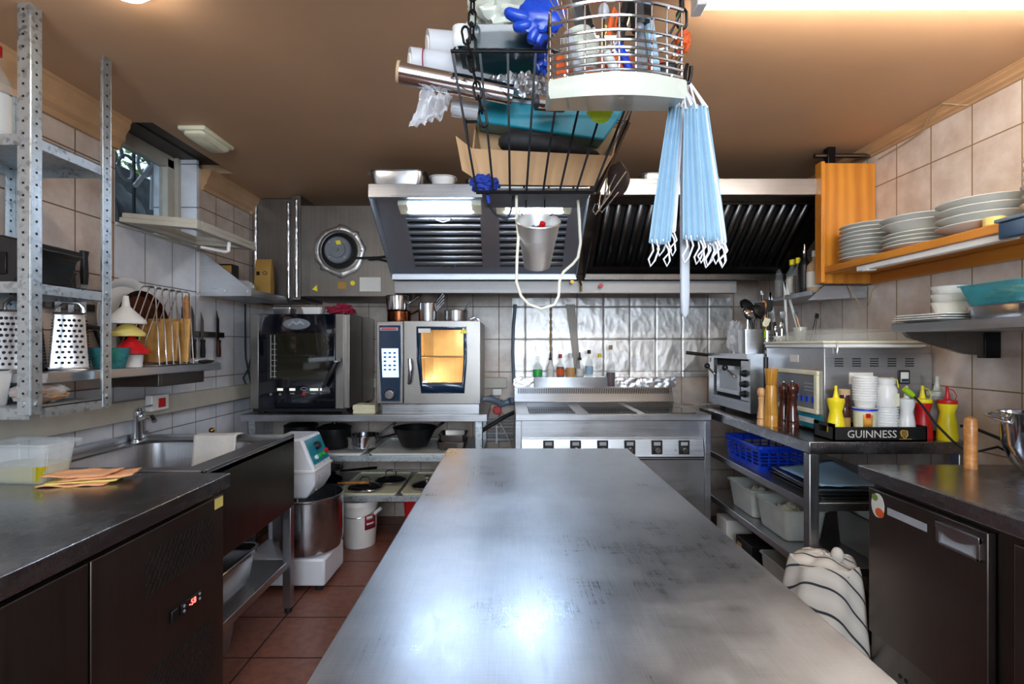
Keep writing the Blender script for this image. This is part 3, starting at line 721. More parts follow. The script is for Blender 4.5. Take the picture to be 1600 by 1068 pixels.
for k in range(8): a = k*PI/4; b.cyl((cx+.148*math.cos(a), fy-.01, cz+.148*math.sin(a)), (cx+.148*math.cos(a), fy-.016, cz+.148*math.sin(a)), .006, seg=8)
obj('bolt', b, M['chromedull'], t)
obj('label', B().prism([(cx, fy-.0595, cz+.03), (cx+.03, fy-.0595, cz+.035), (cx+.02, fy-.0595, cz+.06), (cx-.01, fy-.0595, cz+.055)], (0, .0015, 0)), M['yellow'], t, label='small yellow sticker')
obj('nameplate', B().box(XP(562, fy), XP(595, fy), fy-.002, fy, ZY(455, fy), ZY(433, fy)), M['paper'], t, label='white rating plate')
obj('small_plate', B().box(XP(528, fy), XP(541, fy), fy-.002, fy, ZY(451, fy), ZY(440, fy)), M['kraft'], t, label='small brown plate')
b = B(); b.prism([(XP(488, fy), fy-.002, ZY(452, fy)), (XP(496, fy), fy-.002, ZY(455, fy)), (XP(495, fy), fy-.002, ZY(445, fy))], (0, .002, 0)); b.cyl((XP(551, fy), fy-.002, ZY(442, fy)), (XP(551, fy), fy, ZY(442, fy)), .016); obj('warning_mark', b, M['yellow'], t, label='yellow warning marks')
b = B(); b.tube([(cx+.1, fy-.02, cz-.05), at(590, 402, fy-.03), at(604, 400, fy-.03), at(612, 410, fy-.02)], .007); b.tube([at(575, 405, fy-.03), at(590, 404, fy-.03), at(606, 408, fy-.02), at(618, 404, 3.2)], .006); obj('cable', b, M['rubber'], t)
# ducts in the corner
for i, (xa_, xb_, y, lab) in enumerate([(-1.80, -1.52, 3.5, 'sooty sheet metal duct with taped seams in the back left corner'), (-1.49, XP(468, 3.4), 3.42, 'narrow dark duct with shiny taped seam beside the fan box')]):
    t = thing('vent_duct', lab, 'duct')
    obj('duct_body', B().box(xa_, xb_, y, YB-.01, 1.62, 2.335), M['duct'], t, bev=.002)
    b = B()
    for x in ([xa_+.02, xb_-.03] if i == 0 else [xb_-.03]):
        b.grid(lambda u, v, x=x: Vector((x-.012+.024*u, y-.004-.003*noise.noise(Vector((u*3, v*30, x)))-.004*math.sin(PI*u), 1.63+v*.68)), 4, 60)
    obj('seam_tape', b, M['foil'], t, solid=.001, fix=False)

# ================= left oven =================
t = thing('convection_oven', 'black glass fronted convection oven on the rack table at left', 'oven')
oy = 3.17; ox0, ox1 = XP(391, oy), XP(545, oy); oz0, oz1 = .885, ZY(490, oy)
obj('cabinet', B().box(ox0+.004, ox1-.004, oy+.03, 3.76, oz0+.02, oz1), M['ovenst'], t, bev=.004)
b = B(); b.box(ox0, XP(404, oy), oy, oy+.03, oz0+.02, oz1); b.box(XP(524, oy), XP(537, oy), oy, oy+.03, oz0+.02, oz1); objs('side_trim', b, M['ovenst'], t, bev=.003)
dr = obj('door', B().box(XP(404, oy)+.001, XP(524, oy)-.001, oy-.006, oy+.03, oz0+.02, oz1-.001), M['bglass'], t, bev=.003)
obj('window', B().box(XP(419, oy), XP(513, oy), oy-.0075, oy-.006, ZY(592, oy), ZY(520, oy)), plain('oven_window_glass', '#25241c', .07, var=.3, sc=6, coat=.5), dr, bev=.001)
b = B()
for x in (XP(424, oy), XP(430, oy)): b.box(x-.002, x+.002, oy-.0082, oy-.0075, ZY(590, oy), ZY(523, oy))
for k in range(7): z = ZY(537+k*8.5, oy); b.box(XP(424, oy), XP(433, oy), oy-.0082, oy-.0075, z-.0012, z+.0012)
obj('rack_rails', b, M['lgrey'], dr)
b = B(); ec = (XP(464, oy), ZY(506, oy))
b.add([(ec[0]+.088*math.cos(a), oy-.009, ec[1]+.036*math.sin(a)) for a in [2*PI*k/36 for k in range(36)]]+[(ec[0]+.078*math.cos(a), oy-.011, ec[1]+.028*math.sin(a)) for a in [2*PI*k/36 for k in range(36)]], [(k, (k+1) % 36, 36+(k+1) % 36, 36+k) for k in range(36)]+[tuple(range(36, 72))])
bd = obj('badge', b, M['grey'], dr, solid=.002)
b = B(); b.tube([(ec[0]-.05, oy-.0125, ec[1]-.012), (ec[0]-.02, oy-.0125, ec[1]+.014), (ec[0], oy-.0125, ec[1]-.002), (ec[0]+.025, oy-.0125, ec[1]+.014), (ec[0]+.05, oy-.0125, ec[1]-.004)], [.004, .009, .007, .009, .004], 6); obj('badge_mark', b, M['lgrey'], bd)
b = B(); b.tube([at(527, 563, oy-.045), at(522, 572, oy-.05), at(505, 605, oy-.045)], [.014, .016, .010], 10); b.cyl(at(529, 562, oy-.045), at(529, 562, oy), .014); hd = obj('handle', b, M['black'], dr)
b = B(); b.cyl(at(525, 565, oy-.064), at(525, 563, oy-.0645), .013); obj('handle_cap', b, M['lgrey'], hd)
b = B()
for px in ((434, 443), (453, 462), (485, 498), (500.5, 503.5)): b.box(XP(px[0], oy), XP(px[1], oy), oy-.008, oy-.006, ZY(610, oy), ZY(606, oy))
obj('digital_display', b, M['eLcd'], dr)
b = B()
for px in (424, 438.5): b.cyl((XP(px, oy), oy-.006, ZY(615.5, oy)), (XP(px, oy), oy-.009, ZY(615.5, oy)), .008, seg=12)
objs('button', b, M['grey'], dr)
text('TIME', .014, '-Y', (XP(457, oy), oy-.0066, ZY(614.5, oy)), M['lgrey'], dr, 'lettering')
text('PROG', .012, '-Y', (XP(490, oy), oy-.0066, ZY(614.5, oy)), M['lgrey'], dr, 'lettering')
text('2', .013, '-Y', (XP(502, oy), oy-.0066, ZY(614.5, oy)), M['lgrey'], dr, 'lettering')
b = B(); b.prism([(XP(472, oy), oy-.0075, ZY(617, oy)), (XP(478, oy), oy-.0075, ZY(617, oy)), (XP(475, oy), oy-.0075, ZY(610.5, oy))], (0, .0015, 0)); obj('red_mark', b, M['red'], dr)
b = B(); ex, ez = XP(475.5, oy), ZY(607, oy); b.tube([(ex+.02*math.cos(a), oy-.0068, ez+.009*math.sin(a)) for a in [2*PI*k/12 for k in range(12)]], .0015, 5, True); obj('star_mark', b, M['lgrey'], dr)
b = B()
for x in (ox0+.03, ox1-.06):
    for y in (oy+.04, 3.7): b.box(x, x+.04, y, y+.04, .87, oz0+.02)
b.box(ox0+.01, ox1-.02, oy+.012, oy+.06, oz0, oz0+.02); obj('foot', b, M['black'], t, bev=.002)
b = B(); b.box(ox1-.004, ox1-.0025, oy+.30, oy+.303, oz0+.03, oz1-.01); b.box(ox1-.004, ox1-.0025, oy+.035, oy+.04, oz0+.03, oz1-.01); obj('panel_seam', b, M['dark'], t)

# ================= right oven =================
t = thing('combi_oven', 'steel combi oven with blue touch panel and glowing window', 'oven')
oy = 3.16; ox0, ox1 = XP(588, oy), XP(750, oy); oz0, oz1 = ZY(631, oy), ZY(501.5, oy)
obj('base', B().box(ox0+.03, ox1-.005, oy+.02, 3.72, .87, oz0), M['steel'], t, bev=.003)
# hollow cabinet so that the lit cavity is real
wx0, wx1, wz0, wz1 = XP(658, oy), XP(724, oy), ZY(598, oy), ZY(515, oy)
b = B(); cyk = oy+.035
b.box(ox0, wx0-.05, cyk, 3.72, oz0, oz1); b.box(wx1+.04, ox1, cyk, 3.72, oz0, oz1); b.box(wx0-.05, wx1+.04, cyk, 3.72, oz0, wz0-.04); b.box(wx0-.05, wx1+.04, cyk, 3.72, wz1+.03, oz1); b.box(wx0-.05, wx1+.04, 3.6, 3.72, wz0-.04, wz1+.03)
obj('cabinet', b, M['ovenst'], t)
b = B(); b.box(ox0, XP(630, oy), oy, oy+.035, oz0+.002, oz1); obj('control_column', b, M['ovenst'], t, bev=.004)
def plate(name, corners, y, dy, m, par, **k):
    b = B(); b.prism([(XP(px, oy), y, ZY(py, oy)) for px, py in corners], (0, dy, 0)); return obj(name, b, m, par, **k)
np_ = plate('panel_trim', [(591, 506), (628, 506), (628.5, 560), (626.5, 628), (595, 628), (591, 560)], oy-.003, .003, M['chromedull'], t)
plate('touch_panel', [(592.5, 508), (626.5, 508), (627, 560), (625, 626), (596.5, 626), (592.5, 560)], oy-.005, .002, M['navy'], t, label='dark blue control panel')
sc = plate('screen', [(596.5, 544), (622.5, 544), (623.5, 589), (598, 589)], oy-.0062, .0012, M['eScreen'], t)
b = B()
for r_, pys in enumerate((551, 557.5, 564, 570.5, 577)):
    for c_ in range(3):
        px = 600.5+c_*7.5
        if r_ == 2 and c_ == 1: continue
        b.box(XP(px-.6, oy), XP(px+3.4, oy), oy-.0068, oy-.0062, ZY(pys+1.3, oy), ZY(pys-1.3, oy))
obj('icon_tile', b, plain('icon_blue', '#1d4a9c', .3), sc)
obj('active_tile', B().box(XP(605, oy), XP(614, oy), oy-.007, oy-.0062, ZY(568, oy), ZY(560, oy)), M['eLcd'], sc)
kn = B(); kn.cyl((XP(609.5, oy), oy-.004, ZY(616, oy)), (XP(609.5, oy), oy-.026, ZY(616, oy)), .032, .028, 28); kb = obj('knob', kn, M['chromedull'], t, bev=.003)
b = B(); b.tube([(XP(609.5, oy)+.038*math.cos(a), oy-.0055, ZY(616, oy)+.038*math.sin(a)) for a in [2*PI*k/28 for k in range(28)]], .0025, 6, True); obj('knob_ring', b, M['black'], kb)
obj('brand_strip', B().box(XP(594, oy), XP(622, oy), oy-.006, oy-.005, ZY(516, oy), ZY(511.5, oy)), M['lgrey'], t)
obj('brand_bar', B().box(XP(596, oy), XP(620, oy), oy-.0066, oy-.006, ZY(515, oy), ZY(512.5, oy)), M['red'], t, label='red lettered strip')
# door as a frame round the window
b = B(); dx0, dx1 = XP(631.5, oy), ox1
b.box(dx0, wx0-.012, oy, oy+.034, oz0+.003, oz1); b.box(wx1+.012, dx1, oy, oy+.034, oz0+.003, oz1); b.box(wx0-.012, wx1+.012, oy, oy+.034, oz0+.003, wz0-.012); b.box(wx0-.012, wx1+.012, oy, oy+.034, wz1+.012, oz1)
dr = obj('door', b, M['ovenst'], t)
# dark tapering glass surround, cut out for the window
O_ = [(651, 510), (729, 510), (729.5, 560), (725.5, 614), (658.5, 614), (651.5, 560)]; I_ = [(658, 515), (724, 515), (724.5, 560), (722, 597), (661, 597), (658.5, 560)]
b = B()
vo = [(XP(a, oy), oy-.004, ZY(c, oy)) for a, c in O_]; vi = [(XP(a, oy), oy-.004, ZY(c, oy)) for a, c in I_]
b.add(vo+vi, [(k, (k+1) % 6, 6+(k+1) % 6, 6+k) for k in range(6)]); obj('window_surround', b, M['navy'], dr, solid=.004, fix=False)
b = B(); b.tube(vo, .0025, 6, True); obj('window_trim', b, M['chromedull'], dr)
b = B(); b.prism([(x, y+.002, z) for x, y, z in vi], (0, .003, 0)); obj('window_pane', b, clearp('oven_door_glass', '#cdb48a', .08, .9, '#fff0d8'), dr)
b = B(); x0, x1, z0, z1 = wx0-.049, wx1+.039, wz0-.039, wz1+.029
b.add([(x0, cyk, z0), (x1, cyk, z0), (x1, cyk, z1), (x0, cyk, z1), (x0, 3.598, z0), (x1, 3.598, z0), (x1, 3.598, z1), (x0, 3.598, z1)], [(4, 5, 6, 7), (0, 1, 5, 4), (2, 3, 7, 6), (3, 0, 4, 7), (1, 2, 6, 5)]); obj('cavity', b, steel('oven_cavity_steel', '#e4d8c0', .45, 'z'), t, fix=False)
b = B(); b.cyl((x1-.04, 3.3, z1-.03), (x1-.04, 3.5, z1-.03), .012, seg=10); obj('cavity_lamp', b, M['eOven'], t)
b = B(); b.cyl((x0+.02, 3.3, z0+.02), (x0+.02, 3.5, z0+.02), .010, seg=10); obj('cavity_lamp', b, M['eOven'], t)
b = B()
for k in range(9): b.cyl((x0, 3.25+k*.035, (z0+z1)/2), (x1, 3.25+k*.035, (z0+z1)/2), .0025, seg=6)
for k in range(6): b.cyl((x0+.01+k*.012, 3.5, z0), (x0+.01+k*.012, 3.5, z1), .002, seg=6)
b.cyl((x0, 3.24, (z0+z1)/2), (x1, 3.24, (z0+z1)/2), .004, seg=6); obj('wire_rack', b, M['dsteel'], t)
b = B(); b.tube([at(640.5, 560, oy-.035), at(641.5, 575, oy-.045), at(640, 595, oy-.04), at(639, 599, oy-.03)], [.014, .014, .012, .010], 10); b.cyl(at(641, 563, oy), at(641, 563, oy-.035), .012); obj('door_handle', b, M['chromedull'], dr)
obj('sticker', B().box(XP(654, oy), XP(673, oy), oy-.0075, oy-.0062, ZY(519.5, oy), ZY(513, oy)), M['paper'], dr, label='white sticker')
b = B(); b.prism([(XP(718, oy), oy-.0075, ZY(521, oy)), (XP(731, oy), oy-.0075, ZY(521, oy)), (XP(724.5, oy), oy-.0075, ZY(510.5, oy))], (0, .0012, 0)); ws = obj('warning_triangle', b, M['yellow'], dr, label='yellow warning triangle')
b = B(); b.tube([(XP(718.5, oy), oy-.008, ZY(520.5, oy)), (XP(730.5, oy), oy-.008, ZY(520.5, oy)), (XP(724.5, oy), oy-.008, ZY(511, oy))], .0014, 5, True); b.tube([(XP(725.5, oy), oy-.008, ZY(514, oy)), (XP(723.5, oy), oy-.008, ZY(517, oy)), (XP(725.5, oy), oy-.008, ZY(517, oy)), (XP(724, oy), oy-.008, ZY(520, oy))], .001, 5); obj('flash_symbol', b, M['black'], ws)
obj('corner_plate', B().box(XP(743, oy), XP(750, oy), oy-.001, oy, ZY(630, oy), ZY(626, oy)), M['lgrey'], t)

# ================= right: side table =================
t = thing('side_table', 'steel table with two lower shelves along the right wall', 'table')
tx0, tx1, ty0, ty1 = 1.225, XR-.005, 2.04, 3.22
obj('tabletop', B().box(tx0, tx1, ty0, ty1, .86, .91), M['topd'], t, bev=.003)
for z, x in ((.655, tx0+.02), (.385, tx0+.02)): obj('shelf', B().box(x, tx1-.01, ty0+.02, ty1-.02, z-.035, z), M['steely'], t, bev=.003)
for x in (tx0+.005, tx1-.05):
    for y in (ty0+.008, ty1-.05): obj('leg', B().box(x, x+.042, y, y+.042, 0, .86), M['steelz'], t, bev=.004)

# ================= right: fridge counter =================
t = thing('fridge_counter', 'dark steel undercounter fridge with recessed silver handle at right', 'fridge')
obj('worktop', B().box(1.27, XR-.005, -.2, 1.82, .822, .87), M['topd'], t, bev=.003)
obj('body', B().box(1.315, XR-.01, -.18, 1.80, .10, .822), M['dsteel'], t, bev=.002)
dr = obj('door', B().box(1.288, 1.312, 1.345, 1.79, .285, .797), M['fridge'], t, bev=.003)
obj('door', B().box(1.288, 1.312, .75, 1.275, .285, .797), M['fridge'], t, bev=.003)
obj('door', B().box(1.288, 1.312, .18, .70, .285, .797), M['fridge'], t, bev=.003)
# recessed handle
hy0, hy1, hz0, hz1 = 1.36, 1.50, .712, .778
b = B(); b.box(1.280, 1.288, hy0, hy1, hz0, hz0+.007); b.box(1.280, 1.288, hy0, hy0+.01, hz0, hz1); b.box(1.280, 1.288, hy1-.012, hy1, hz0, hz1)
n = 12; top_ = [(hy0+(hy1-hy0)*k/n, hz1-.018-.020*math.sin(PI*k/n)) for k in range(n+1)]
b.prism([(1.278, y, z) for y, z in top_]+[(1.278, hy1, hz1), (1.278, hy0, hz1)], (.010, 0, 0)); hh = obj('handle', b, M['steely'], dr, bev=.001)
obj('handle_recess', B().box(1.2865, 1.2878, hy0+.01, hy1-.012, hz0+.007, hz1-.02), M['lgrey'], hh)
b = B(); n = 24; b.prism([(1.2865, 1.745+.03*math.cos(2*PI*k/n), .745+.042*math.sin(2*PI*k/n)) for k in range(n)], (.0014, 0, 0)); st = obj('sticker', b, M['paper'], dr, label='oval sticker with green leaf and orange')
b = B(); b.prism([(1.2858, 1.735+.02*math.cos(2*PI*k/n), .722+.016*math.sin(2*PI*k/n)) for k in range(n)], (.0007, 0, 0)); obj('orange_spot', b, M['orange'], st)
b = B(); b.prism([(1.2858, 1.757+.014*math.cos(2*PI*k/n), .77+.012*math.sin(2*PI*k/n)) for k in range(n)], (.0007, 0, 0)); obj('green_spot', b, M['leaf'], st)
obj('label_strip', B().box(1.2865, 1.2882, 1.54, 1.70, .728, .752), M['lgrey'], dr, label='worn silver strip')
k_ = obj('kick_panel', B().box(1.305, 1.315, 1.30, 1.80, .08, .28), M['dsteel'], t, bev=.002)
b = B()
for i in range(14):
    for j in range(4):
        y = 1.33+i*.025+(j % 2)*.0125; z = .11+j*.03
        b.cyl((1.3035, y, z), (1.3055, y, z), .0075, seg=10)
obj('kick_holes', b, M['dark'], k_)
def lump(c, rx, ry, rz, amp=.2, fr=2.0, seed=0, nu=26, nv=14, flat=False):
    b = B(); c = Vector(c)
    def fn(u, v):
        a = 2*PI*u; t = -PI/2+PI*v; d = Vector((math.cos(t)*math.cos(a), math.cos(t)*math.sin(a), math.sin(t)))
        k = 1+amp*noise.noise(d*fr+Vector((seed, seed*2, 3)))*2+amp*.6*noise.noise(d*fr*3+Vector((seed, 1, 3)))
        p = Vector((d.x*rx, d.y*ry, d.z*rz))*k
        if flat: p.z = max(p.z, -rz*.6)
        return c+p
    b.grid(fn, nu, nv); bmesh.ops.remove_doubles(b.bm, verts=b.bm.verts, dist=1e-5); return b
def bottle(name, label, cat, loc, r, h, glass, cap, liq=None, lv=.4, lab=None, lz=(.2, .45), neck=.3, nh=.28, capn='cap', caph=.03, group=None, tilt=None):
    t = thing(name, label, cat, group, auto=False); s = h-nh*h
    body = [(r*.92, 0), (r, .006), (r, s*.82), (r*.9, s*.92), (r*neck*1.3, s*1.05), (r*neck, s*1.12), (r*neck, h-caph)]
    obj('body', B().lathe(body, seg=20, capt=False), glass, t)
    if liq:
        obj('liquid', B().lathe([(r*.88, .004), (r*.95, .008), (r*.95, min(lv*h, s*.85))], seg=20), liq, t)
    if lab: obj('label', B().lathe([(r*1.02, lz[0]*h), (r*1.02, lz[1]*h)], seg=20, capb=False, capt=False), lab, t)
    cr = r*neck*1.25
    if capn == 'pourer': obj('pourer', B().lathe([(cr, h-caph-.004), (cr, h-caph+.012), (cr*.5, h-caph+.016), (cr*.35, h+.02)], seg=12), cap, t)
    else: obj(capn, B().lathe([(cr, h-caph-.004), (cr, h-.002), (cr*.85, h)], seg=14), cap, t)
    place(t, loc); 
    if tilt: t.rotation_euler = tilt
    return t
# ================= hanging rack, top left =================
t = thing('hanging_rack', 'galvanised slotted angle rack hanging from the ceiling at left', 'rack')
def post(x, sx, y, sy, z0):
    b = B(); w_ = .04
    b.box(min(x, x+sx*w_), max(x, x+sx*w_), min(y, y+sy*.003), max(y, y+sy*.003), z0, ZC); b.box(min(x, x+sx*.003), max(x, x+sx*.003), min(y+sy*.003, y+sy*w_), max(y+sy*.003, y+sy*w_), z0, ZC)
    p = obj('post', b, M['galv'], t, bev=.0015)
    b = B(); z = z0+.03
    while z < ZC-.01:
        b.cyl((x+sx*.021, y-.0004, z), (x+sx*.021, y+.0034 if sy > 0 else y-.0034, z), .0042, seg=8)
        b.cyl((x+(.0004 if sx < 0 else -.0004), y+sy*.021, z), (x+sx*.0034, y+sy*.021, z), .0042, seg=8); z += .0375
    obj('bolt_holes', b, M['dark'], p)
    b = B()
    for z in (1.125, 1.495, 1.93):
        b.cyl((x+sx*.021, y-sy*.004, z), (x+sx*.021, y, z), .007, seg=6); b.cyl((x-sx*.004, y+sy*.021, z), (x, y+sy*.021, z), .007, seg=6)
    objs('bolt', b, M['galv'], p)
post(-1.45, -1, 1.51, 1, 1.09); post(-1.45, -1, 1.82, -1, 1.085); post(-1.80, 1, 1.51, 1, 1.09); post(-1.80, 1, 1.82, -1, 1.085)
for z in (1.112, 1.497, 1.945):
    b = B(); b.box(-1.797, -1.4535, 1.5135, 1.8165, z-.003, z); sh = obj('shelf', b, M['galv'], t)
    b = B(); b.box(-1.4565, -1.4535, 1.55, 1.78, z-.034, z); b.box(-1.79, -1.4565, 1.5135, 1.5165, z-.034, z-.003); b.box(-1.79, -1.4565, 1.8135, 1.8165, z-.034, z-.003); b.box(-1.797, -1.794, 1.55, 1.78, z-.034, z-.003); objs('shelf_edge', b, M['galv'], sh)
# things on it
t = thing('scale_printer', 'black plastic machine with slanted lid on the middle rack shelf', 'appliance', auto=False)
b = B(); b.prism([(-.12, 0, 0), (.08, 0, 0), (.11, 0, .10), (.135, 0, .115), (.12, 0, .135), (.04, 0, .155), (-.12, 0, .155)], (0, .2, 0)); obj('housing', b, M['black'], t, bev=.006)
b = B(); b.box(-.11, .06, -.004, 0, .03, .1); obj('front_panel', b, M['blackm'], t, bev=.002); place(t, (-1.64, 1.57, 1.497))
bottle('sauce_bottle', 'white labelled bottle on the top rack shelf at the left edge', 'bottle', (-1.645, 1.60, 1.945), .038, .32, M['glassb'], M['red'], M['white'], .35, M['paper'], (.12, .5))
t = thing('bread_bag', 'clear bag of dry brown bread on the lowest rack shelf', 'bag')
obj('bread', lump((-1.56, 1.66, 1.142), .06, .07, .028, .2, 3, 2), M['bread'], t); obj('film', lump((-1.56, 1.66, 1.149), .066, .078, .036, .12, 4, 3), M['film'], t)
t = thing('white_tub', 'white plastic tub on the lowest rack shelf beside the bread bag', 'tub', auto=False)
obj('tub_body', B().loft(pan_secs(.05, .05, .012, .11, flare=.1, rim=.004)), M['white'], t); place(t, (-1.66, 1.575, 1.112))

# ================= left wall shelf =================
t = thing('wall_shelf', 'steel wall shelf with grater, funnels and knives on the left wall', 'shelf')
obj('board', B().box(XL, -1.50, 1.62, 2.60, 1.18, 1.215), M['steely'], t, bev=.003)
b = B(); b.box(XL, -1.56, 2.22, 2.24, 1.12, 1.18); b.box(-1.575, -1.56, 2.24, 2.55, 1.12, 1.18); obj('bracket', b, M['dsteel'], t, bev=.002)
S0 = 1.215
def grater(label):
    t = thing('box_grater', label, 'grater', 'box graters on the left wall shelf', auto=False); h = .205; a, c = .054, .042
    obj('body', B().loft([(a+.002, a+.002, .004, 0), (a+.002, a+.002, .004, .012), (a, a, .006, .013), (c, c, .006, h-.012), (c+.002, c+.002, .006, h-.011), (c+.002, c+.002, .006, h)], n=2, capb=False, capt=False), M['chromedull'], t, solid=.001)
    obj('top_cap', B().loft([(c-.002, c-.002, .006, h-.004), (c-.002, c-.002, .006, h-.002)], n=2, capt=True), M['chromedull'], t)
    for s_, (nx, nz, rr) in enumerate([(5, 9, .0055), (9, 15, .0028), (5, 9, .0055), (9, 15, .0028)]):
        b = B(); Q = Matrix.Rotation(s_*PI/2, 4, 'Z')
        for j in range(nz):
            z = .028+(h-.056)*j/(nz-1); d = a+(c-a)*z/h+.0008
            for i in range(nx):
                x = (i-(nx-1)/2+(j % 2)*.35)*(2*d-.022)/nx
                b.M = Q; b.lathe([(rr, 0), (rr*.7, .0022), (0, .0026)], (x, -d, z), 6, ax=Matrix.Rotation(PI/2, 3, 'X'))
        obj('grating_holes', b, M['dark'], t)
    b = B(); b.tube([(-c+.004, 0, h-.01), (-c+.006, 0, h+.02), (-.022, 0, h+.036), (.022, 0, h+.036), (c-.006, 0, h+.02), (c-.004, 0, h-.01)], .0065, 8); obj('handle', b, M['chromedull'], t); return t
g = grater('steel box grater showing coarse holes, right one on the wall shelf')
put(g, (-1.575, 1.79, S0), R(38)); put(g, (-1.63, 1.66, S0), R(20), 'steel box grater with fine holes, left one behind the rack post')
# teal bowl
t = thing('food_bowl', 'clear teal plastic bowl with green herbs on the wall shelf', 'bowl', auto=False)
obj('bowl_body', B().lathe([(.048, 0), (.05, .003), (.066, .078), (.068, .08), (.064, .079), (.047, .006), (.0, .005)], seg=28, capt=False), M['tealcl'], t)
obj('herbs', lump((0, 0, .04), .046, .046, .03, .25, 3, 5), M['green'], t); place(t, (-1.550, 1.935, S0))
t = thing('skimmer', 'black round serving spoon standing in the teal bowl', 'spoon')
b = B(); b.lathe([(.0, .012), (.035, .008), (.045, 0), (.046, -.003), (.0, -.006)], (-1.58, 1.90, 1.37), 22, ax=Matrix.Rotation(R(14), 3, 'Y')); obj('head', b, M['black'], t)
b = B(); b.tube([(-1.58, 1.90, 1.365), (-1.57, 1.92, 1.30), (-1.565, 1.93, 1.245)], .006); obj('stem', b, M['blackm'], t)
# funnels
def funnel(name, label, m, r, hc, hs, loc):
    t = one(name, B().lathe([(r*1.02, 0), (r*1.03, .012), (r, .014), (r*.22, hc), (r*.14, hc+hs), (r*.10, hc+hs), (r*.18, hc), (r*.96, .012), (r*.98, 0)], seg=32, capb=False, capt=False), m, label, 'funnel', 'funnels stacked on the wall shelf', auto=False); place(t, loc); return t
fx_, fy_ = -1.60, 2.09
t = one('small_tub', B().lathe([(.036, 0), (.040, .05), (.034, .054), (.012, .056), (0, .056)], seg=24), M['white'], 'small white upside-down tub beneath the red funnel', 'tub', auto=False); place(t, (fx_+.02, fy_, S0))
funnel('funnel', 'red plastic funnel upside down beneath the yellow one', M['red'], .064, .065, .02, (fx_+.018, fy_, S0+.054))
funnel('funnel', 'pale yellow funnel between the red and the white funnels', M['pyellow'], .061, .055, .02, (fx_+.002, fy_, S0+.128))
funnel('funnel', 'white plastic funnel on top of the funnel stack', M['white'], .070, .072, .045, (fx_-.006, fy_, S0+.180))
# round tray and dark tray leaning on the wall
Qx = Matrix.Rotation(PI/2-R(5), 3, 'Y')
t = one('round_tray', B().lathe([(0, -.004), (.165, -.004), (.172, .004), (.2, .018), (.203, .018), (.176, -.002), (.170, -.009), (0, -.009)], (-1.776, 2.33, 1.415), 48, ax=Qx), M['white'], 'large round white tray leaning against the wall tiles', 'tray')
t = one('brown_tray', B().lathe([(0, 0), (.15, 0), (.158, .006), (.172, .016), (.174, .014), (.160, .002), (.152, -.004), (0, -.004)], (-1.742, 2.37, 1.390), 40, ax=Qx), M['copper'], 'dark brown round tray leaning inside the white one', 'tray')
# plate rack
t = thing('plate_rack', 'chrome wire rack with slanting hoops holding cutting boards', 'rack')
for y in (2.17, 2.215, 2.26, 2.305, 2.35, 2.40):
    b = B(); b.tube([(-1.695, y-.03, S0+.004), (-1.60, y, S0+.34), (-1.592, y, S0+.346), (-1.55, y, S0+.346), (-1.54, y, S0+.338), (-1.508, y-.02, S0+.004)], .0028, 6); obj('hoop', b, M['chrome'], t)
b = B(); b.tube([(-1.695, 2.13, S0+.004), (-1.695, 2.38, S0+.004), (-1.508, 2.40, S0+.004), (-1.508, 2.14, S0+.004)], .003, 6, True); b.tube([(-1.57, 2.17, S0+.345), (-1.57, 2.40, S0+.345)], .0028, 6); objs('base_frame', b, M['chrome'], t)
def board(label, y, x0, x1, h, roll, m):
    t = one('cutting_board', B().box(x0, x1, 0, .014, 0, h), m, label, 'cutting board', 'cutting boards in the wire rack', auto=False, bev=.004); t.location = (0, y, S0+.012); t.rotation_euler = (R(-5), 0, 0); return t
board('bamboo cutting board in front, in the wire rack', 2.275, -1.70, -1.52, .19, 0, M['board'])
board('wooden cutting board behind the front one in the wire rack', 2.325, -1.70, -1.50, .205, 0, M['board'])
t = thing('wooden_spatula', 'wooden orange handle standing behind the cutting boards', 'spatula')
obj('handle', B().tube([(-1.585, 2.45, S0+.15), (-1.585, 2.45, S0+.25), (-1.585, 2.45, S0+.32), (-1.585, 2.45, S0+.335)], [.006, .011, .012, .005], 10), M['handlew'], t)
obj('blade', B().box(-1.60, -1.57, 2.449, 2.451, S0, S0+.16), M['chromedull'], t)
t = one('baking_sheet', B().box(-1.74, -1.53, 2.43, 2.58, S0+.012, S0+.02), M['white'], 'thin white tray lying at the end of the wall shelf', 'tray', bev=.002)
for i, (x, ya, yb) in enumerate([(-1.52, 2.20, 2.45), (-1.515, 2.44, 2.60)]):
    t = thing('kitchen_knife', ['black handled knife lying on the shelf edge, nearer one', 'black handled knife lying at the far end of the shelf edge'][i], 'knife', 'knives on the left wall shelf')
    obj('handle', B().tube([(x, ya, S0+.010), (x, ya+.05, S0+.011), (x, ya+.1, S0+.010)], [.008, .010, .007], 8), M['black'], t); obj('bolster', B().cyl((x, ya+.1, S0+.010), (x, ya+.115, S0+.010), .007), M['chrome'], t)
    obj('blade', B().prism([(x-.010, ya+.115, S0+.004), (x+.010, ya+.115, S0+.004), (x+.004, yb, S0+.004), (x-.008, yb, S0+.004)], (0, 0, .002)), M['chromedull'], t)
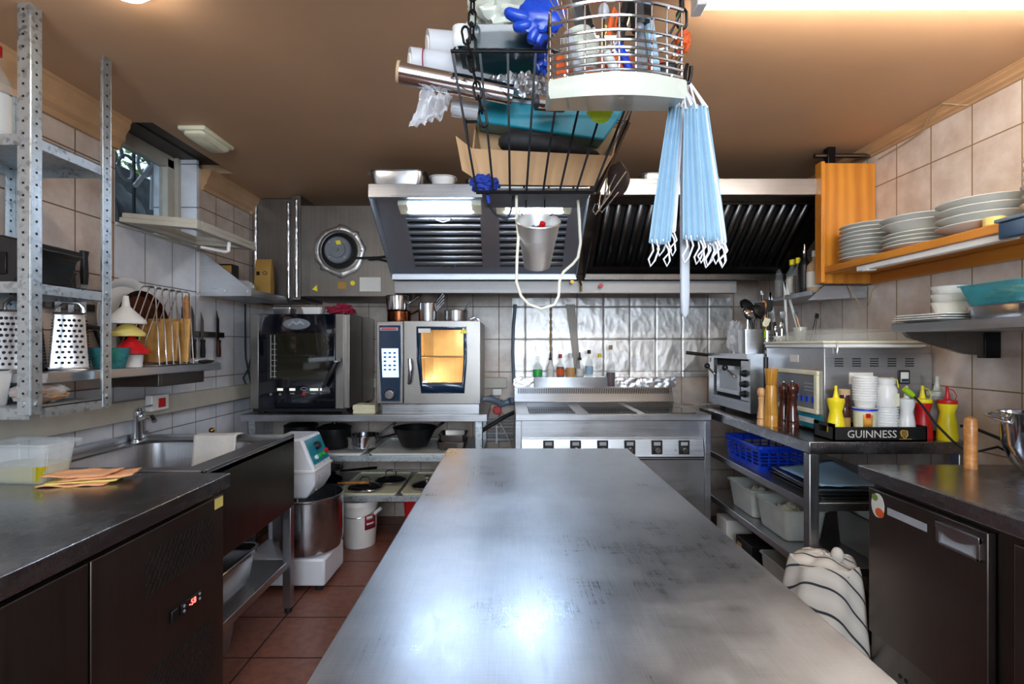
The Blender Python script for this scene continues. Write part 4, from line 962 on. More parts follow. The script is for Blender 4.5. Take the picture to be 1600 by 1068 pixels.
# magnetic strips and knives on the wall
one('magnetic_strip', B().box(XL, XL+.018, 2.66, 3.14, 1.355, 1.388), M['dsteel'], 'dark magnetic knife strip beyond the wall shelf', 'knife strip', bev=.002)
one('magnetic_strip', B().box(XL, XL+.018, 1.93, 2.16, 1.45, 1.48), M['dsteel'], 'short magnetic strip on the tiles behind the rack post', 'knife strip', bev=.002)
def wknife(label, y, ztip, zh, zend, up, hm, w_=.03):
    t = thing('kitchen_knife', label, 'knife', 'knives on the wall strips'); x = XL+.021; s = 1 if ztip > zh else -1
    obj('blade', B().prism([(x, y-w_*.5, zh), (x, y+w_*.5, zh), (x, y+w_*.45, zh+(ztip-zh)*.7), (x, y-w_*.45, ztip), ], (.002, 0, 0)), M['dsteel'] if up else M['chromedull'], t)
    obj('handle', B().loft([(.009, .012, .005, 0), (.011, .014, .006, .3*abs(zend-zh)), (.009, .012, .006, .8*abs(zend-zh)), (.011, .016, .006, abs(zend-zh))], (x+.005, y, min(zh, zend)), capt=True), hm, t)
for i, (y, a) in enumerate([(2.735, 1.52), (2.82, 1.53), (2.905, 1.50), (3.06, 1.52)]):
    wknife(['pointed dark knife, first on the long strip beside the wire rack', 'pointed dark knife, second on the long strip', 'pointed knife with bright bolster, third on the strip', 'pointed knife with brown handle at the far end of the strip'][i], y, a, 1.34 if i < 3 else 1.34, 1.235, True, M['black'] if i < 3 else M['dwood'])
wknife('steel handled knife hanging behind the rack, leftmost', 1.975, 1.38, 1.56, 1.655, False, M['chromedull']); wknife('short black handled knife behind the rack post', 2.035, 1.38, 1.53, 1.60, False, M['black'])
wknife('long black handled knife hanging highest behind the rack', 2.095, 1.36, 1.56, 1.70, False, M['black'])

# ================= corner shelf on the left =================
t = thing('corner_shelf', 'steel wall shelf with triangular end panel near the back left corner', 'shelf')
b = B(); b.box(XL, -1.51, 2.925, 3.40, 1.595, 1.61); b.box(-1.52, -1.51, 2.925, 3.40, 1.61, 1.635); obj('board', b, M['steely'], t, bev=.001)
obj('end_panel', B().prism([(XL, 2.92, 1.595), (-1.51, 2.92, 1.595), (-1.51, 2.92, 1.63), (XL+.02, 2.92, 1.85), (XL, 2.92, 1.85)], (0, .005, 0)), M['steel'], t)
b = B(); b.cyl((-1.66, 2.92, 1.625), (-1.66, 2.914, 1.625), .008, seg=8); b.cyl((-1.53, 2.92, 1.622), (-1.53, 2.914, 1.622), .008, seg=8); objs('rivet', b, M['chromedull'], t)
t = thing('paper_bag', 'brown kraft paper bag with black print on the corner shelf', 'bag', auto=False)
obj('bag_body', B().loft([(.052, .03, .006, 0), (.055, .035, .008, .1), (.054, .025, .006, .2), (.052, .006, .003, .27)], capt=True), M['kraft'], t)
b = B(); b.box(-.035, -.015, -.036, -.0335, .16, .185); b.tube([(.02+.014*math.cos(a), -.034, .175+.01*math.sin(a)) for a in [2*PI*k/12 for k in range(12)]], .002, 5, True); obj('print', b, M['black'], t)
place(t, (-1.635, 3.33, 1.61))
t = thing('snack_box', 'yellow and black carton on the corner shelf beside the wall', 'box')
obj('carton', B().box(-1.79, -1.68, 3.02, 3.10, 1.61, 1.80), M['black'], t, bev=.002); obj('band', B().box(-1.785, -1.682, 3.018, 3.02, 1.745, 1.79), M['kraft'], t, label='yellow top band')
one('plastic_bag', lump((-1.70, 3.19, 1.672), .07, .045, .045, .25, 3, 8), M['filmd'], 'crumpled clear plastic bag between carton and paper bag', 'bag')
for i, pts in enumerate([[at(392, 600, 3.4), at(384, 560, 3.42), (-1.80, 3.40, 1.30), (-1.80, 3.40, 1.59)], [at(386, 605, 3.38), at(380, 590, 3.38), at(388, 575, 3.40), at(392, 560, 3.42)]]):
    one('power_cable', B().tube(pts, .005), M['rubber'], ['black cable running down the corner beside the black oven', 'short looping black cable beside the black oven'][i], 'cable')

# ================= on the ovens =================
ZO1, ZO2 = ZY(490, 3.17), ZY(501.5, 3.16)
t = one('foil_tray', B().loft(pan_secs(.062, .05, .012, .045, flare=.2, rim=.006), (-1.485, 3.30, ZO1)), M['foil'], 'small aluminium foil tray on top of the black oven', 'tray')
t = one('white_tub', B().loft(pan_secs(.065, .05, .012, .048, flare=.25, rim=.005), (-1.29, 3.29, ZO1)), M['white'], 'white plastic tub between foil tray and crimson mesh', 'tub')
t = one('crimson_net', lump((-1.11, 3.30, ZO1+.030), .085, .06, .038, .28, 3, 3, 40, 20, flat=True), M['dred'], 'crumpled crimson netting on top of the black oven', 'netting')
def saucepan(label, loc, r, h, m, hdir, hl, hz, rz=0, n_handles=1, group='pots on the steel oven', hm=None, rings=()):
    t = thing('saucepan', label, 'saucepan', group, auto=False)
    obj('pan_body', B().lathe([(r*.9, 0), (r*.98, .006), (r, .02), (r, h-.004), (r+.003, h), (r-.001, h), (r-.002, .02), (r*.9, .004), (0, .003)], seg=32, capt=False), m, t)
    for k in range(n_handles):
        b = B(); d = Vector(hdir).normalized(); z = hz+k*.022; p = Vector((d.x*r, d.y*r, z)); q = p+d*hl; 
        b.tube([p, p+d*hl*.25, q], [.005, .007, .010], 8); obj('handle', b, hm or M['chromedull'], t)
    place(t, loc, rz); return t
saucepan('dark copper saucepan with brown handle on the steel oven', (XP(624, 3.3), 3.3, ZO2), .078, .072, M['copper'], (1, -.1, .45), .13, .05, hm=M['copper'])
saucepan('steel saucepan stacked on the copper one', (XP(621, 3.3), 3.3, ZO2+.074), .074, .10, M['chrome'], (1, -.1, .7), .10, .04)
saucepan('nested tall steel saucepans with four raised handles', (XP(669, 3.3), 3.3, ZO2), .064, .125, M['chromedull'], (.75, -.2, .9), .11, .05, n_handles=4)
saucepan('low steel saucepan, rightmost on the steel oven', (XP(713, 3.3), 3.3, ZO2), .078, .078, M['chromedull'], (.55, -.2, .8), .09, .055)
one('ladle_hook', B().tube([at(735, 499, 3.25), at(742, 496, 3.25), at(748, 500, 3.25)], .006), M['chrome'], 'small steel handle lying at the right end of the steel oven top', 'utensil')
t = thing('napkin_stack', 'stack of cream paper napkins between the two ovens', 'napkins')
b = B()
for k in range(6): b.box(-1.005+random.uniform(-.003, .003), -.862, 3.20+random.uniform(-.003, .003), 3.34, .871+k*.009, .8795+k*.009)
o = obj('napkins', b, plain('cream_napkin', '#d8d2b4', .9, var=.04), t, bev=.002)

# ================= on the rack table shelves =================
def pan(name, label, cat, loc, r, h, m, hdir, hl, hm, flare=.85, group='pans on the rack table'):
    t = thing(name, label, cat, group, auto=False)
    obj('pan_body', B().lathe([(r*flare*.8, 0), (r*flare, .01), (r, h), (r+.003, h), (r*flare-.003, .013), (r*flare*.8, .005), (0, .004)], seg=36, capt=False), m, t)
    d = Vector(hdir).normalized(); p = Vector((d.x*r, d.y*r, h*.8)); q = p+d*hl
    b = B(); b.tube([p, p+d*hl*.3, p+d*hl*.8, q], [.006, .008, .010, .009], 8); obj('handle', b, hm, t); place(t, loc); return t
tr = []
for i, (x0, x1) in enumerate([(-1.30, -.94), (-.90, -.34)]):
    tr.append(one('baking_tray', B().loft(pan_secs((x1-x0)/2-.01, .27, .02, .014, rim=.008), ((x0+x1)/2, 3.46, .605)), M['porcelain'], ['white baking tray under the black pots, upper rack shelf', 'white baking tray under the wok, upper rack shelf'][i], 'tray', 'trays on the rack table'))
for i, (x0, x1) in enumerate([(-1.12, -.72), (-.70, -.34)]):
    tr.append(one('baking_tray', B().loft(pan_secs((x1-x0)/2-.01, .27, .02, .014, rim=.008), ((x0+x1)/2, 3.46, .35)), M['cream'], ['cream tray under the glass lids, lower rack shelf', 'cream tray at the right of the lower rack shelf'][i], 'tray', 'trays on the rack table'))
for i, (x, y, r, h) in enumerate([(-1.44, 3.45, .11, .15), (-1.19, 3.40, .11, .13)]):
    t = thing('black_pot', ['black stock pot at the left of the upper rack shelf', 'black pot beside the shiny saute pan'][i], 'pot', 'pans on the rack table', auto=False)
    obj('pot_body', B().lathe([(r*.9, 0), (r, .02), (r, h), (r+.004, h+.002), (r-.004, h), (r-.004, .02), (0, .01)], seg=32, capt=False), M['wok'], t)
    obj('lid', B().lathe([(r+.002, h+.003), (r*.7, h+.02), (.02, h+.028), (.018, h+.045), (.0, h+.048)], seg=32), M['wok'], t); place(t, (x, y, .619 if i else .607))
pan('saute_pan', 'shiny stainless saute pan with raised handle on the upper shelf', 'pan', (-.985, 3.36, .622), .115, .085, M['chrome'], (.8, -.1, .62), .17, M['chromedull'], .96)
t = pan('wok', 'big black iron wok with handle on the upper rack shelf', 'wok', (-.64, 3.38, .622), .145, .135, M['wok'], (.7, .2, .5), .10, M['wok'], .6)
b = B(); b.tube([(-.10, -.06, .10), (-.22, -.05, .07), (-.26, -.05, .03)], .008); obj('handle', b, M['wok'], t)
for i in range(2):
    one('loaf_tin', B().loft(pan_secs(.095-.01*i, .10, .02, .045, rim=.008), (-.385+i*.005, 3.40, .622+i*.047)), M['dsteel'], ['lower dark rectangular tin at the right of the upper rack shelf', 'upper dark rectangular tin stacked at the right'][i], 'tin', 'dark tins on the rack table')
pan('frying_pan', 'dark shiny frying pan at the left of the lower rack shelf', 'frying pan', (-1.28, 3.40, .415), .14, .055, M['chrome'], (1, -.15, .12), .26, M['blackm'])
pan('frying_pan', 'black frying pan with light wooden handle on the lower shelf', 'frying pan', (-1.27, 3.36, .353), .14, .05, M['wok'], (1, -.35, .12), .24, M['handlew'])
def lid(label, loc, r, loop=True):
    t = thing('pan_lid', label, 'lid', 'glass lids on the lower rack shelf', auto=False)
    obj('glass', B().lathe([(r, 0), (r*.8, .012), (r*.4, .022), (0, .026)], seg=36, capb=False), M['bglass'], t, solid=.002)
    obj('rim', B().tube([(r*math.cos(a), r*math.sin(a), .001) for a in [2*PI*k/36 for k in range(36)]], .0035, 6, True), M['chrome'], t)
    if loop: obj('handle', B().tube([(-.032, 0, .02), (-.036, 0, .05), (-.018, 0, .066), (.018, 0, .066), (.036, 0, .05), (.032, 0, .02)], .005, 8), M['chrome'], t)
    else: obj('handle', B().cyl((0, 0, .02), (0, 0, .06), .014, .018), M['chrome'], t)
    place(t, loc)
lid('glass lid with square steel loop, nearest on the lower shelf', (-.955, 3.31, .37), .11); lid('glass lid with round steel loop behind the nearest lid', (-.83, 3.50, .37), .11); lid('glass lid with knob beside the work table edge', (-.555, 3.36, .37), .10, False)
# bucket and crate on the floor
t = thing('bucket', 'white plastic bucket with wire handle and red label on the floor', 'bucket', auto=False)
obj('bucket_body', B().lathe([(.100, 0), (.102, .004), (.118, .27), (.126, .272), (.126, .30), (.118, .302), (.114, .27), (.098, .008), (0, .006)], seg=40, capt=False), M['white'], t)
b = B(); b.tube([(-.127*math.cos(a), -.127*math.sin(a)*1.0-.005, .262-.055*math.sin(a)) for a in [PI*k/16 for k in range(17)]], .002, 6); obj('handle', b, M['chromedull'], t)
b = B(); b.grid(lambda u, v: Vector(((.1135+.0*v)*math.cos(-1.0+u*.75), (.1135)*math.sin(-1.0+u*.75), .12+v*.11)), 8, 2); obj('label', b, M['dred'], t, solid=.002, label='red printed label')
b = B(); b.grid(lambda u, v: Vector((.116*math.cos(-.9+u*.5), .116*math.sin(-.9+u*.5), .15+v*.012)), 6, 1); b.grid(lambda u, v: Vector((.116*math.cos(-.9+u*.4), .116*math.sin(-.9+u*.4), .185+v*.02)), 6, 1); obj('label_mark', b, M['paper'], t, solid=.001)
b = B(); b.lathe([(.012, -.03), (.012, .03)], (.128, -.03, .225), 10, ax=Matrix.Rotation(R(50), 3, 'Y')); obj('grip', b, M['white'], t); place(t, (-.99, 3.30, 0))
t = thing('crate', 'red plastic crate on the floor under the rack table', 'crate', auto=False)
obj('crate_body', B().loft(pan_secs(.15, .12, .02, .27, .004, .08, .01), n=3), M['red'], t); place(t, (-.56, 3.45, 0))

# ================= spiral mixer =================
t = thing('dough_mixer', 'white spiral dough mixer with steel bowl beside the sink', 'mixer')
b = B(); b.hexa([(-1.42, 2.64, .03), (-.978, 2.64, .03), (-.972, 2.93, .03), (-1.42, 2.93, .03), (-1.42, 2.64, .175), (-.978, 2.64, .175), (-.972, 2.93, .175), (-1.42, 2.93, .175)]); b.box(-1.42, -1.24, 2.93, 3.02, .03, .6); obj('base', b, M['enamel'], t, bev=.012)
b = B()
for x in (-1.38, -1.02):
    for y in (2.68, 2.9): b.cyl((x, y, 0), (x, y, .03), .02)
objs('foot', b, M['rubber'], t)
bc = (-1.125, 2.80, 0); Rb = .185
b = B(); b.lathe([(.10, .178), (Rb*.93, .19), (Rb, .24), (Rb, .468), (Rb+.006, .476), (Rb+.006, .482), (Rb-.004, .482), (Rb-.004, .25), (.1, .2), (0, .2)], bc, 48, capt=False); obj('bowl', b, M['chromedull'], t)
b = B(); b.tube([(bc[0]+.04*math.cos(k*.7), bc[1]+.04*math.sin(k*.7), .50-k*.014) for k in range(20)], .008, 8); b.cyl((bc[0]+.0, bc[1]+.12, .22), (bc[0], bc[1]+.12, .54), .012); obj('spiral_hook', b, M['chromedull'], t)
b = B(); hx0, hx1 = -1.30, -1.055
b.prism([(hx0, 2.70, .475), (hx0, 2.70, .80), (-1.125, 2.70, .80), (hx1, 2.70, .63), (hx1, 2.70, .545), (-1.10, 2.70, .475)], (0, .26, 0)); obj('head', b, M['enamel'], t, bev=.012)
b = B(); b.prism([(hx0-.005, 2.692, .615), (hx1+.004, 2.692, .615), (hx1+.004, 2.692, .63), (hx0-.005, 2.692, .63)], (0, .276, 0)); obj('head_seam', b, M['white'], t, bev=.003)
def onslope(s, y, off): # console: from (hx1,.63) up to (-1.125,.80)
    a = Vector((hx1, 0, .635)); c = Vector((-1.125, 0, .798)); d = (c-a); nn = Vector((d.z, 0, -d.x)).normalized(); p = a+d*s+nn*off; return Vector((p.x, y, p.z))
b = B(); b.hexa([onslope(.12, 2.72, 0), onslope(.12, 2.94, 0), onslope(.92, 2.94, 0), onslope(.92, 2.72, 0), onslope(.12, 2.72, .003), onslope(.12, 2.94, .003), onslope(.92, 2.94, .003), onslope(.92, 2.72, .003)]); cp_ = obj('control_panel', b, M['teal'], t, label='teal control panel')
obj('timer_knob', B().cyl(onslope(.62, 2.83, .003), onslope(.62, 2.83, .025), .024, .02), M['black'], cp_)
for y, m in ((2.77, 'white'), (2.82, 'green'), (2.87, 'green')): obj('button', B().cyl(onslope(.3, y, .003), onslope(.3, y, .014), .012), M[m], cp_)
obj('button', B().cyl(onslope(.35, 2.92, .003), onslope(.35, 2.92, .016), .013), M['red'], cp_)
# pans under the sink
def gnpan(label, loc, hx, hy, h, rz=0, m='chromedull', cat='pan', name='gastronorm_pan', group='steel food pans'):
    t = one(name, B().loft(pan_secs(hx, hy, .04, h, .001, .12, .012), n=6), M[m], label, cat, group, auto=False); place(t, loc, rz); return t
gnpan('large steel food pan on the shelf under the sink', (-1.28, 2.12, .25), .13, .16, .13); gnpan('steel lid pan resting on the large food pan under the sink', (-1.28, 2.12, .382), .135, .165, .02)
gnpan('steel food pan on the floor beneath the sink shelf', (-1.26, 2.06, 0), .08, .12, .15)

# ================= pipes between table and range =================
t = thing('waste_pipe', 'grey plastic waste pipe with elbows beside the range', 'pipe')
obj('pipe', B().tube([at(744, 623, 3.60), at(765, 623, 3.60), at(777, 627, 3.62), at(785, 631, 3.64), at(793, 628, 3.64), at(812, 624, 3.66)], .023, 14), M['pvc'], t)
b = B()
for p, q in (((765, 622), (770, 624)), ((781, 629), (785, 631)), ((796, 627), (800, 626))): b.cyl(at(*p, 3.61), at(*q, 3.62), .028)
objs('collar', b, M['pvc'], t)
one('drain_hose', B().tube([at(748, 676, 3.55), at(765, 665, 3.55), at(790, 650, 3.58), at(808, 642, 3.62)], .014, 10), M['rubber'], 'black hose running diagonally below the grey pipe', 'hose')
t = thing('valve', 'red round valve wheel under the grey waste pipe', 'valve')
b = B(); b.lathe([(.0, 0), (.028, 0), (.034, .004), (.034, .014), (.028, .018), (.0, .018)], at(777, 640, 3.69), 8, ax=AY); obj('wheel', b, M['red'], t)
obj('valve_body', B().tube([at(777, 640, 3.70), at(777, 640, 3.78), at(790, 655, 3.8)], .014, 8), M['tan'], t)
for i in range(4):
    z = ZY(657+i*10, 3.78); one('water_pipe', B().cyl((-.24, 3.79, z), (.03, 3.79, z), .014), M['lgrey'], '%s of four pale pipes between rack table and range' % ['topmost', 'second from top', 'third from top', 'lowest'][i], 'pipe', 'pale pipes on the back wall')
one('pipe_clip', B().box(XP(776, 3.77)-.006, XP(776, 3.77)+.006, 3.765, 3.776, ZY(692, 3.77), ZY(664, 3.77)), M['white'], 'white clip strip holding the four pale pipes', 'clip')
one('white_wire', B().tube([at(779, 658, 3.74), at(788, 672, 3.73), at(796, 690, 3.73), at(799, 700, 3.73)], .004), M['cable'], 'thin white wire hanging in front of the pale pipes', 'wire')
one('junction_box', B().box(XP(770, 3.8), XP(784, 3.8), 3.79, YB, ZY(617, 3.8), ZY(607, 3.8)), M['white'], 'small white box under the trunking beside the range', 'box', bev=.003)
# hose and cord on the wall
one('grey_conduit', B().tube([(.035, 3.80, 1.02), (.025, 3.80, 1.25), (.03, 3.80, 1.45), (.045, 3.79, 1.62)], .013, 10), M['pvc'], 'dark grey conduit rising at the left edge of the foil wall', 'conduit')
b = B()
for k in (0, PI): b.tube([(.315+.006*math.cos(i*.9+k), 3.80+.005*math.sin(i*.9+k), 1.03+i*.0145) for i in range(40)], .005, 6)
one('twisted_cord', b, M['tan'], 'twisted beige cord hanging on the foil wall', 'cord')
# bottle tray
t = one('bottle_tray', B().loft([(.27, .044, .004, 0), (.271, .045, .004, .075), (.2695, .0435, .004, .075), (.2685, .0425, .004, .002)], (.448, 3.705, 1.0), n=2, capt=True), M['steel'], 'long low steel tray holding bottles above the range', 'tray')
TB = 1.003
specs = [(840, .034, .226, 'glassb', 'clear', 'blue', .42, 'green', 'clear bottle of blue liquid with green label in the tray', 'cap'),
 (860, .026, .235, 'white', 'black', None, 0, 'porcelain', 'white bottle with tall black pourer, second in the tray', 'pourer'),
 (875.5, .028, .24, 'glassb', 'red', 'dwood', .5, 'orange', 'dark sauce bottle with red cap and orange label in the tray', 'cap'),
 (891.5, .036, .245, 'glassb', 'white', 'mustard', .45, None, 'clear bottle of orange liquid with white cap', 'cap'),
 (906, .028, .235, 'glassb', 'black', 'lidpl', .3, 'porcelain', 'clear bottle with black pourer, right of the orange one', 'pourer'),
 (920.5, .028, .272, 'glassb', 'black', None, 0, 'maskb', 'clear bottle with dark green cap in the tray', 'cap'),
 (937, .030, .245, 'glassb', 'yellow', None, 0, None, 'clear bottle with yellow cap, rightmost inside the tray', 'cap')]
M['mustard'] = plain('orange_liquid', '#dd9a14', .2); M['wine'] = plain('red_wine', '#4d0a18', .1, var=.1)
for px, r, h, gm, cm, lq, lv, lb, lab, cn in specs:
    bottle('condiment_bottle', lab, 'bottle', (XP(px, 3.705), 3.705, TB), r, h, M[gm], M[cm], M[lq] if lq else None, lv+.12, M[lb] if lb else None, (.34, .56), group='bottles in the steel tray', neck=.36, capn=cn, caph=.035 if cn == 'pourer' else .025)
bottle('wine_bottle', 'tall clear bottle half full of red wine beside the tray', 'bottle', (XP(954, 3.71), 3.705, 1.0), .033, .31, M['glassb'], M['tan'], M['wine'], .35, None, neck=.34, nh=.42, capn='cork', caph=.03)
# things on top of the hoods
gnpan('dented steel food pan lying on the left hood', (XP(624, 2.72), 2.74, 2.147), .145, .10, .085)
gnpan('white tub on the left hood beside the steel pan', (XP(692, 2.70), 2.72, 2.147), .062, .06, .065, m='white', cat='tub', name='white_tub', group=None)
gnpan('low steel pan on the left hood behind the black basket', (XP(748, 2.7), 2.72, 2.147), .06, .06, .05)
gnpan('stained foil tray on the right hood left of the masks', (XP(1022, 2.72), 2.73, 2.175), .075, .06, .05, m='foil', name='foil_tray', cat='tray', group=None)
one('paper_scrap', lump((XP(1119, 2.7), 2.72, 2.197), .035, .03, .022, .3, 3, 6, flat=True), M['kraft'], 'crumpled brown paper on the right hood', 'paper')
b = B(); b.tube([at(905, 437, 3.12), at(908, 445, 3.16), at(908, 455, 3.165)], .008); b.cyl(at(894, 440, 3.13), at(894, 440, 3.17), .012); one('brass_fitting', b, plain('brass', '#9b7a35', .3, 1), 'small brass fittings at the gap between the hoods', 'fitting')
one('red_valve_knob', B().cyl(at(939, 446, 3.15), at(939, 446, 3.185), .014), M['red'], 'small red valve knob on the galvanised rail', 'knob')
# ================= right wall: wooden plate shelf =================
t = thing('plate_shelf', 'varnished pine wall shelf with end panel, stacked with plates', 'shelf')
obj('end_panel', B().box(1.62, XR-.004, 2.585, 2.615, 1.627, 2.25), M['pine'], t, bev=.003)
obj('front_stile', B().box(1.60, 1.62, 2.56, 2.615, 1.627, 2.25), M['pine'], t, bev=.003)
obj('shelf_board', B().box(1.615, XR-.004, .85, 2.585, 1.675, 1.708), M['pineh'], t, bev=.004)
obj('back_rail', B().box(XR-.03, XR-.004, .85, 2.585, 1.622, 1.675), M['pineh'], t, bev=.002)
t = thing('under_shelf_light', 'unlit white batten light fixed under the wooden shelf', 'light fitting')
obj('housing', B().box(1.625, 1.66, 1.62, 2.34, 1.650, 1.675), M['white'], t, bev=.004); obj('end_cap', B().box(1.622, 1.663, 2.26, 2.30, 1.645, 1.652), M['white'], t, bev=.002)
t = thing('blue_box', 'blue plastic box clipped to the shelf edge at the right', 'box')
obj('housing', B().box(1.585, 1.613, 1.50, 1.62, 1.645, 1.70), M['navy'], t, bev=.004); obj('lid', B().box(1.580, 1.616, 1.49, 1.63, 1.70, 1.712), M['pvc'], t, bev=.003)
SZ = 1.708
def platep(r=.125, dep=.022, m='porcelain', name='plate', cat='plate', flat=.6):
    prof = [(r*flat*.95, 0), (r*flat, .003), (r*flat*1.06, .005), (r, dep-.002), (r+.001, dep), (r-.001, dep+.0015), (r*flat*1.05, .009), (r*flat*.9, .007), (0, .0065)]
    t = one(name, B().lathe(prof, seg=44, capt=False), M[m], '', cat, auto=False); return t
def stack(proto, x, y, z, n, dz, lab, grp, jit=.004):
    for k in range(n):
        put(proto, (x+random.uniform(-jit, jit), y+random.uniform(-jit, jit), z+k*dz), 0, lab % ('topmost' if k == n-1 else 'lowest' if k == 0 else ORD[n-1-k]+' from the top'), grp)
pp = platep(.125)
stack(pp, 1.752, 2.43, SZ, 9, .0195, 'white dinner plate, %s of the farthest stack on the wooden shelf', 'dinner plates beside the pine end panel')
pc = platep(.13, .020); stack(pc, 1.752, 2.135, SZ, 4, .0165, 'white plate, %s of four plates below the shallow bowls', 'plates under the shallow bowls')
pb = platep(.135, .045, name='shallow_bowl', cat='bowl', flat=.45); stack(pb, 1.75, 2.135, SZ+.068, 2, .026, 'shallow white bowl, %s of the two on the second plate stack', 'shallow bowls on the second plate stack')
pg = platep(.138, .034, m='porcelain', flat=.55, name='soup_plate'); stack(pg, 1.745, 1.835, SZ, 4, .029, 'wide soup plate, %s of the third stack on the wooden shelf', 'wide soup plates in the third stack')
pd = platep(.115, .05, name='serving_bowl', cat='bowl', flat=.5); stack(pd, 1.757, 1.555, SZ, 6, .030, 'white bowl, %s of the stack at the right edge of the photo', 'bowls at the right edge')
one('yellow_dish', B().lathe([(.026, 0), (.03, .003), (.03, .03), (.027, .031), (.027, .005), (0, .004)], (1.652, 1.70, SZ), 24, capt=False), M['pyellow'], 'small yellow dish between the soup plates and the bowls', 'dish')
one('ceiling_wire', B().tube([(XR-.008, 2.05, 2.29), (XR-.055, 2.13, 2.335), (XR-.05, 2.20, 2.315), (XR-.012, 2.28, 2.285), (XR-.008, 2.41, 2.27), (XR-.008, 2.56, 2.262)], .003), M['tan'], 'thin beige wire running along the top of the right wall', 'wire')
one('loose_wire', B().tube([at(1325, 446, 2.64), at(1335, 462, 2.63), at(1345, 480, 2.6), at(1358, 478, 2.58), at(1362, 455, 2.58), at(1370, 446, 2.56)], .003), M['tan'], 'thin beige wire looping below the pine end panel', 'wire')
t = thing('ceiling_bracket', 'small dark metal clamp above the pine end panel', 'bracket')
obj('clamp', B().box(1.66, 1.70, 2.60, 2.64, 2.25, 2.34), M['blackm'], t, bev=.003); obj('pipe', B().cyl((1.60, 2.62, 2.30), (1.895, 2.62, 2.30), .012), M['dsteel'], t)
# ---- steel wall shelf, right
t = thing('wall_shelf', 'steel wall shelf with white plates and teal tub at right', 'shelf')
obj('board', B().box(1.52, XR-.004, 1.0, 1.99, 1.355, 1.39), M['steely'], t, bev=.003)
obj('bracket', B().prism([(1.53, 1.93, 1.355), (1.86, 1.93, 1.355), (1.86, 1.93, 1.262), (1.76, 1.93, 1.272), (1.55, 1.93, 1.335)], (0, .02, 0)), M['dsteel'], t); obj('bracket_end', B().box(1.835, XR-.004, 1.925, 1.96, 1.255, 1.355), M['blackm'], t, bev=.002)
def sqplate():
    return one('square_plate', B().loft([(.075, .075, .01, 0), (.11, .11, .012, .009), (.11, .11, .012, .012), (.075, .075, .01, .004)], capt=True), M['porcelain'], '', 'plate', auto=False)
sp = sqplate()
for k in range(3): put(sp, (1.615+.006*k, 1.865-.004*k, 1.39+.0085*k), R(3*k), 'square white plate, %s of three on the steel wall shelf' % ['lowest', 'middle', 'topmost'][k], 'square plates on the steel wall shelf')
bw = one('small_bowl', B().lathe([(.036, 0), (.038, .003), (.052, .04), (.054, .04), (.05, .039), (.036, .006), (0, .005)], seg=30, capt=False), M['porcelain'], '', 'bowl', auto=False)
for k in range(3): put(bw, (1.65, 1.87, 1.4195+.030*k), 0, 'small white bowl, %s of three stacked on the square plates' % ['lowest', 'middle', 'topmost'][k], 'small bowls on the square plates', sc=1.12 if k == 0 else None)
gnpan('low steel pan beneath the teal food tub', (1.68, 1.60, 1.39), .125, .115, .045, group=None)
t = thing('food_tub', 'clear teal plastic tub of fried food on the steel shelf', 'tub', auto=False)
obj('tub_body', B().loft(pan_secs(.14, .115, .03, .068, .002, .3, .008), n=6), M['tealcl'], t)
obj('food', lump((0, 0, .032), .10, .08, .026, .3, 3, 9, 40, 20), M['food'], t); place(t, (1.675, 1.605, 1.437))
# ---- spice shelf
t = thing('spice_shelf', 'steel bottle shelf below and behind the pine end panel', 'shelf')
b = B(); b.box(1.62, XR-.004, 2.66, 3.40, 1.575, 1.59); b.box(1.612, 1.62, 2.66, 3.40, 1.575, 1.60); obj('board', b, M['steely'], t)
obj('end_panel', B().prism([(1.58, 2.645, 1.545), (XR-.004, 2.645, 1.56), (XR-.004, 2.645, 1.622), (1.67, 2.645, 1.622)], (0, .006, 0)), M['steel'], t)
for px, D, r, h, gm, cm, lq, lb, lab, nk, cn in [
  (1273, 2.735, .04, .235, 'tan', 'white', None, 'paper', 'beige sauce bottle with blue and white label near the pine panel', .3, 'nozzle'),
  (1257, 2.83, .032, .27, 'black', 'chrome', None, 'black', 'tall black bottle with steel pourer on the spice shelf', .4, 'pourer'),
  (1247, 2.93, .028, .23, 'glassb', 'yellow', 'dwood', None, 'brown bottle with yellow cap beside the tall black bottle', .4, 'cap'),
  (1238, 3.02, .034, .235, 'glassb', 'yellow', 'lidpl', 'paper', 'clear bottle with yellow cap and white label on the spice shelf', .4, 'cap'),
  (1217, 3.13, .024, .24, 'glassb', 'black', None, None, 'slim clear bottle with black pourer, farthest on the spice shelf', .4, 'pourer')]:
    x = max(XP(px, D), 1.655); bottle('seasoning_bottle', lab, 'bottle', (x, D, 1.59), r, h, M[gm], M[cm], M[lq] if lq else None, .55, M[lb] if lb else None, (.14, .5), group='bottles on the spice shelf', neck=nk, capn=cn)

# ================= toaster oven on the side table =================
TZ = .91
t = thing('grill_oven', 'steel grill oven with black knobs at the far end of the side table', 'oven')
gx, gy0, gy1, gz0, gz1 = 1.31, 2.715, 3.24, .935, 1.26
b = B(); b.box(gx+.03, 1.80, gy0, gy1, gz0, gz1-.03); b.box(gx-.02, 1.80, gy0, gy1, gz1-.03, gz1); b.box(gx, gx+.03, gy0, gy1, gz0, gz0+.06); b.box(gx, gx+.03, gy0, gy0+.02, gz0+.06, gz1-.03); b.box(gx, gx+.03, gy1-.04, gy1, gz0+.06, gz1-.03); obj('cabinet', b, M['steely'], t)
b = B(); b.box(gx+.022, gx+.03, gy0+.02, gy1-.04, gz0+.06, gz1-.03); obj('recess', b, M['dark'], t)
b = B(); b.box(gx+.004, gx+.02, gy0+.02, gy0+.12, gz0+.062, gz1-.04); obj('knob_panel', b, M['steely'], t, bev=.002)
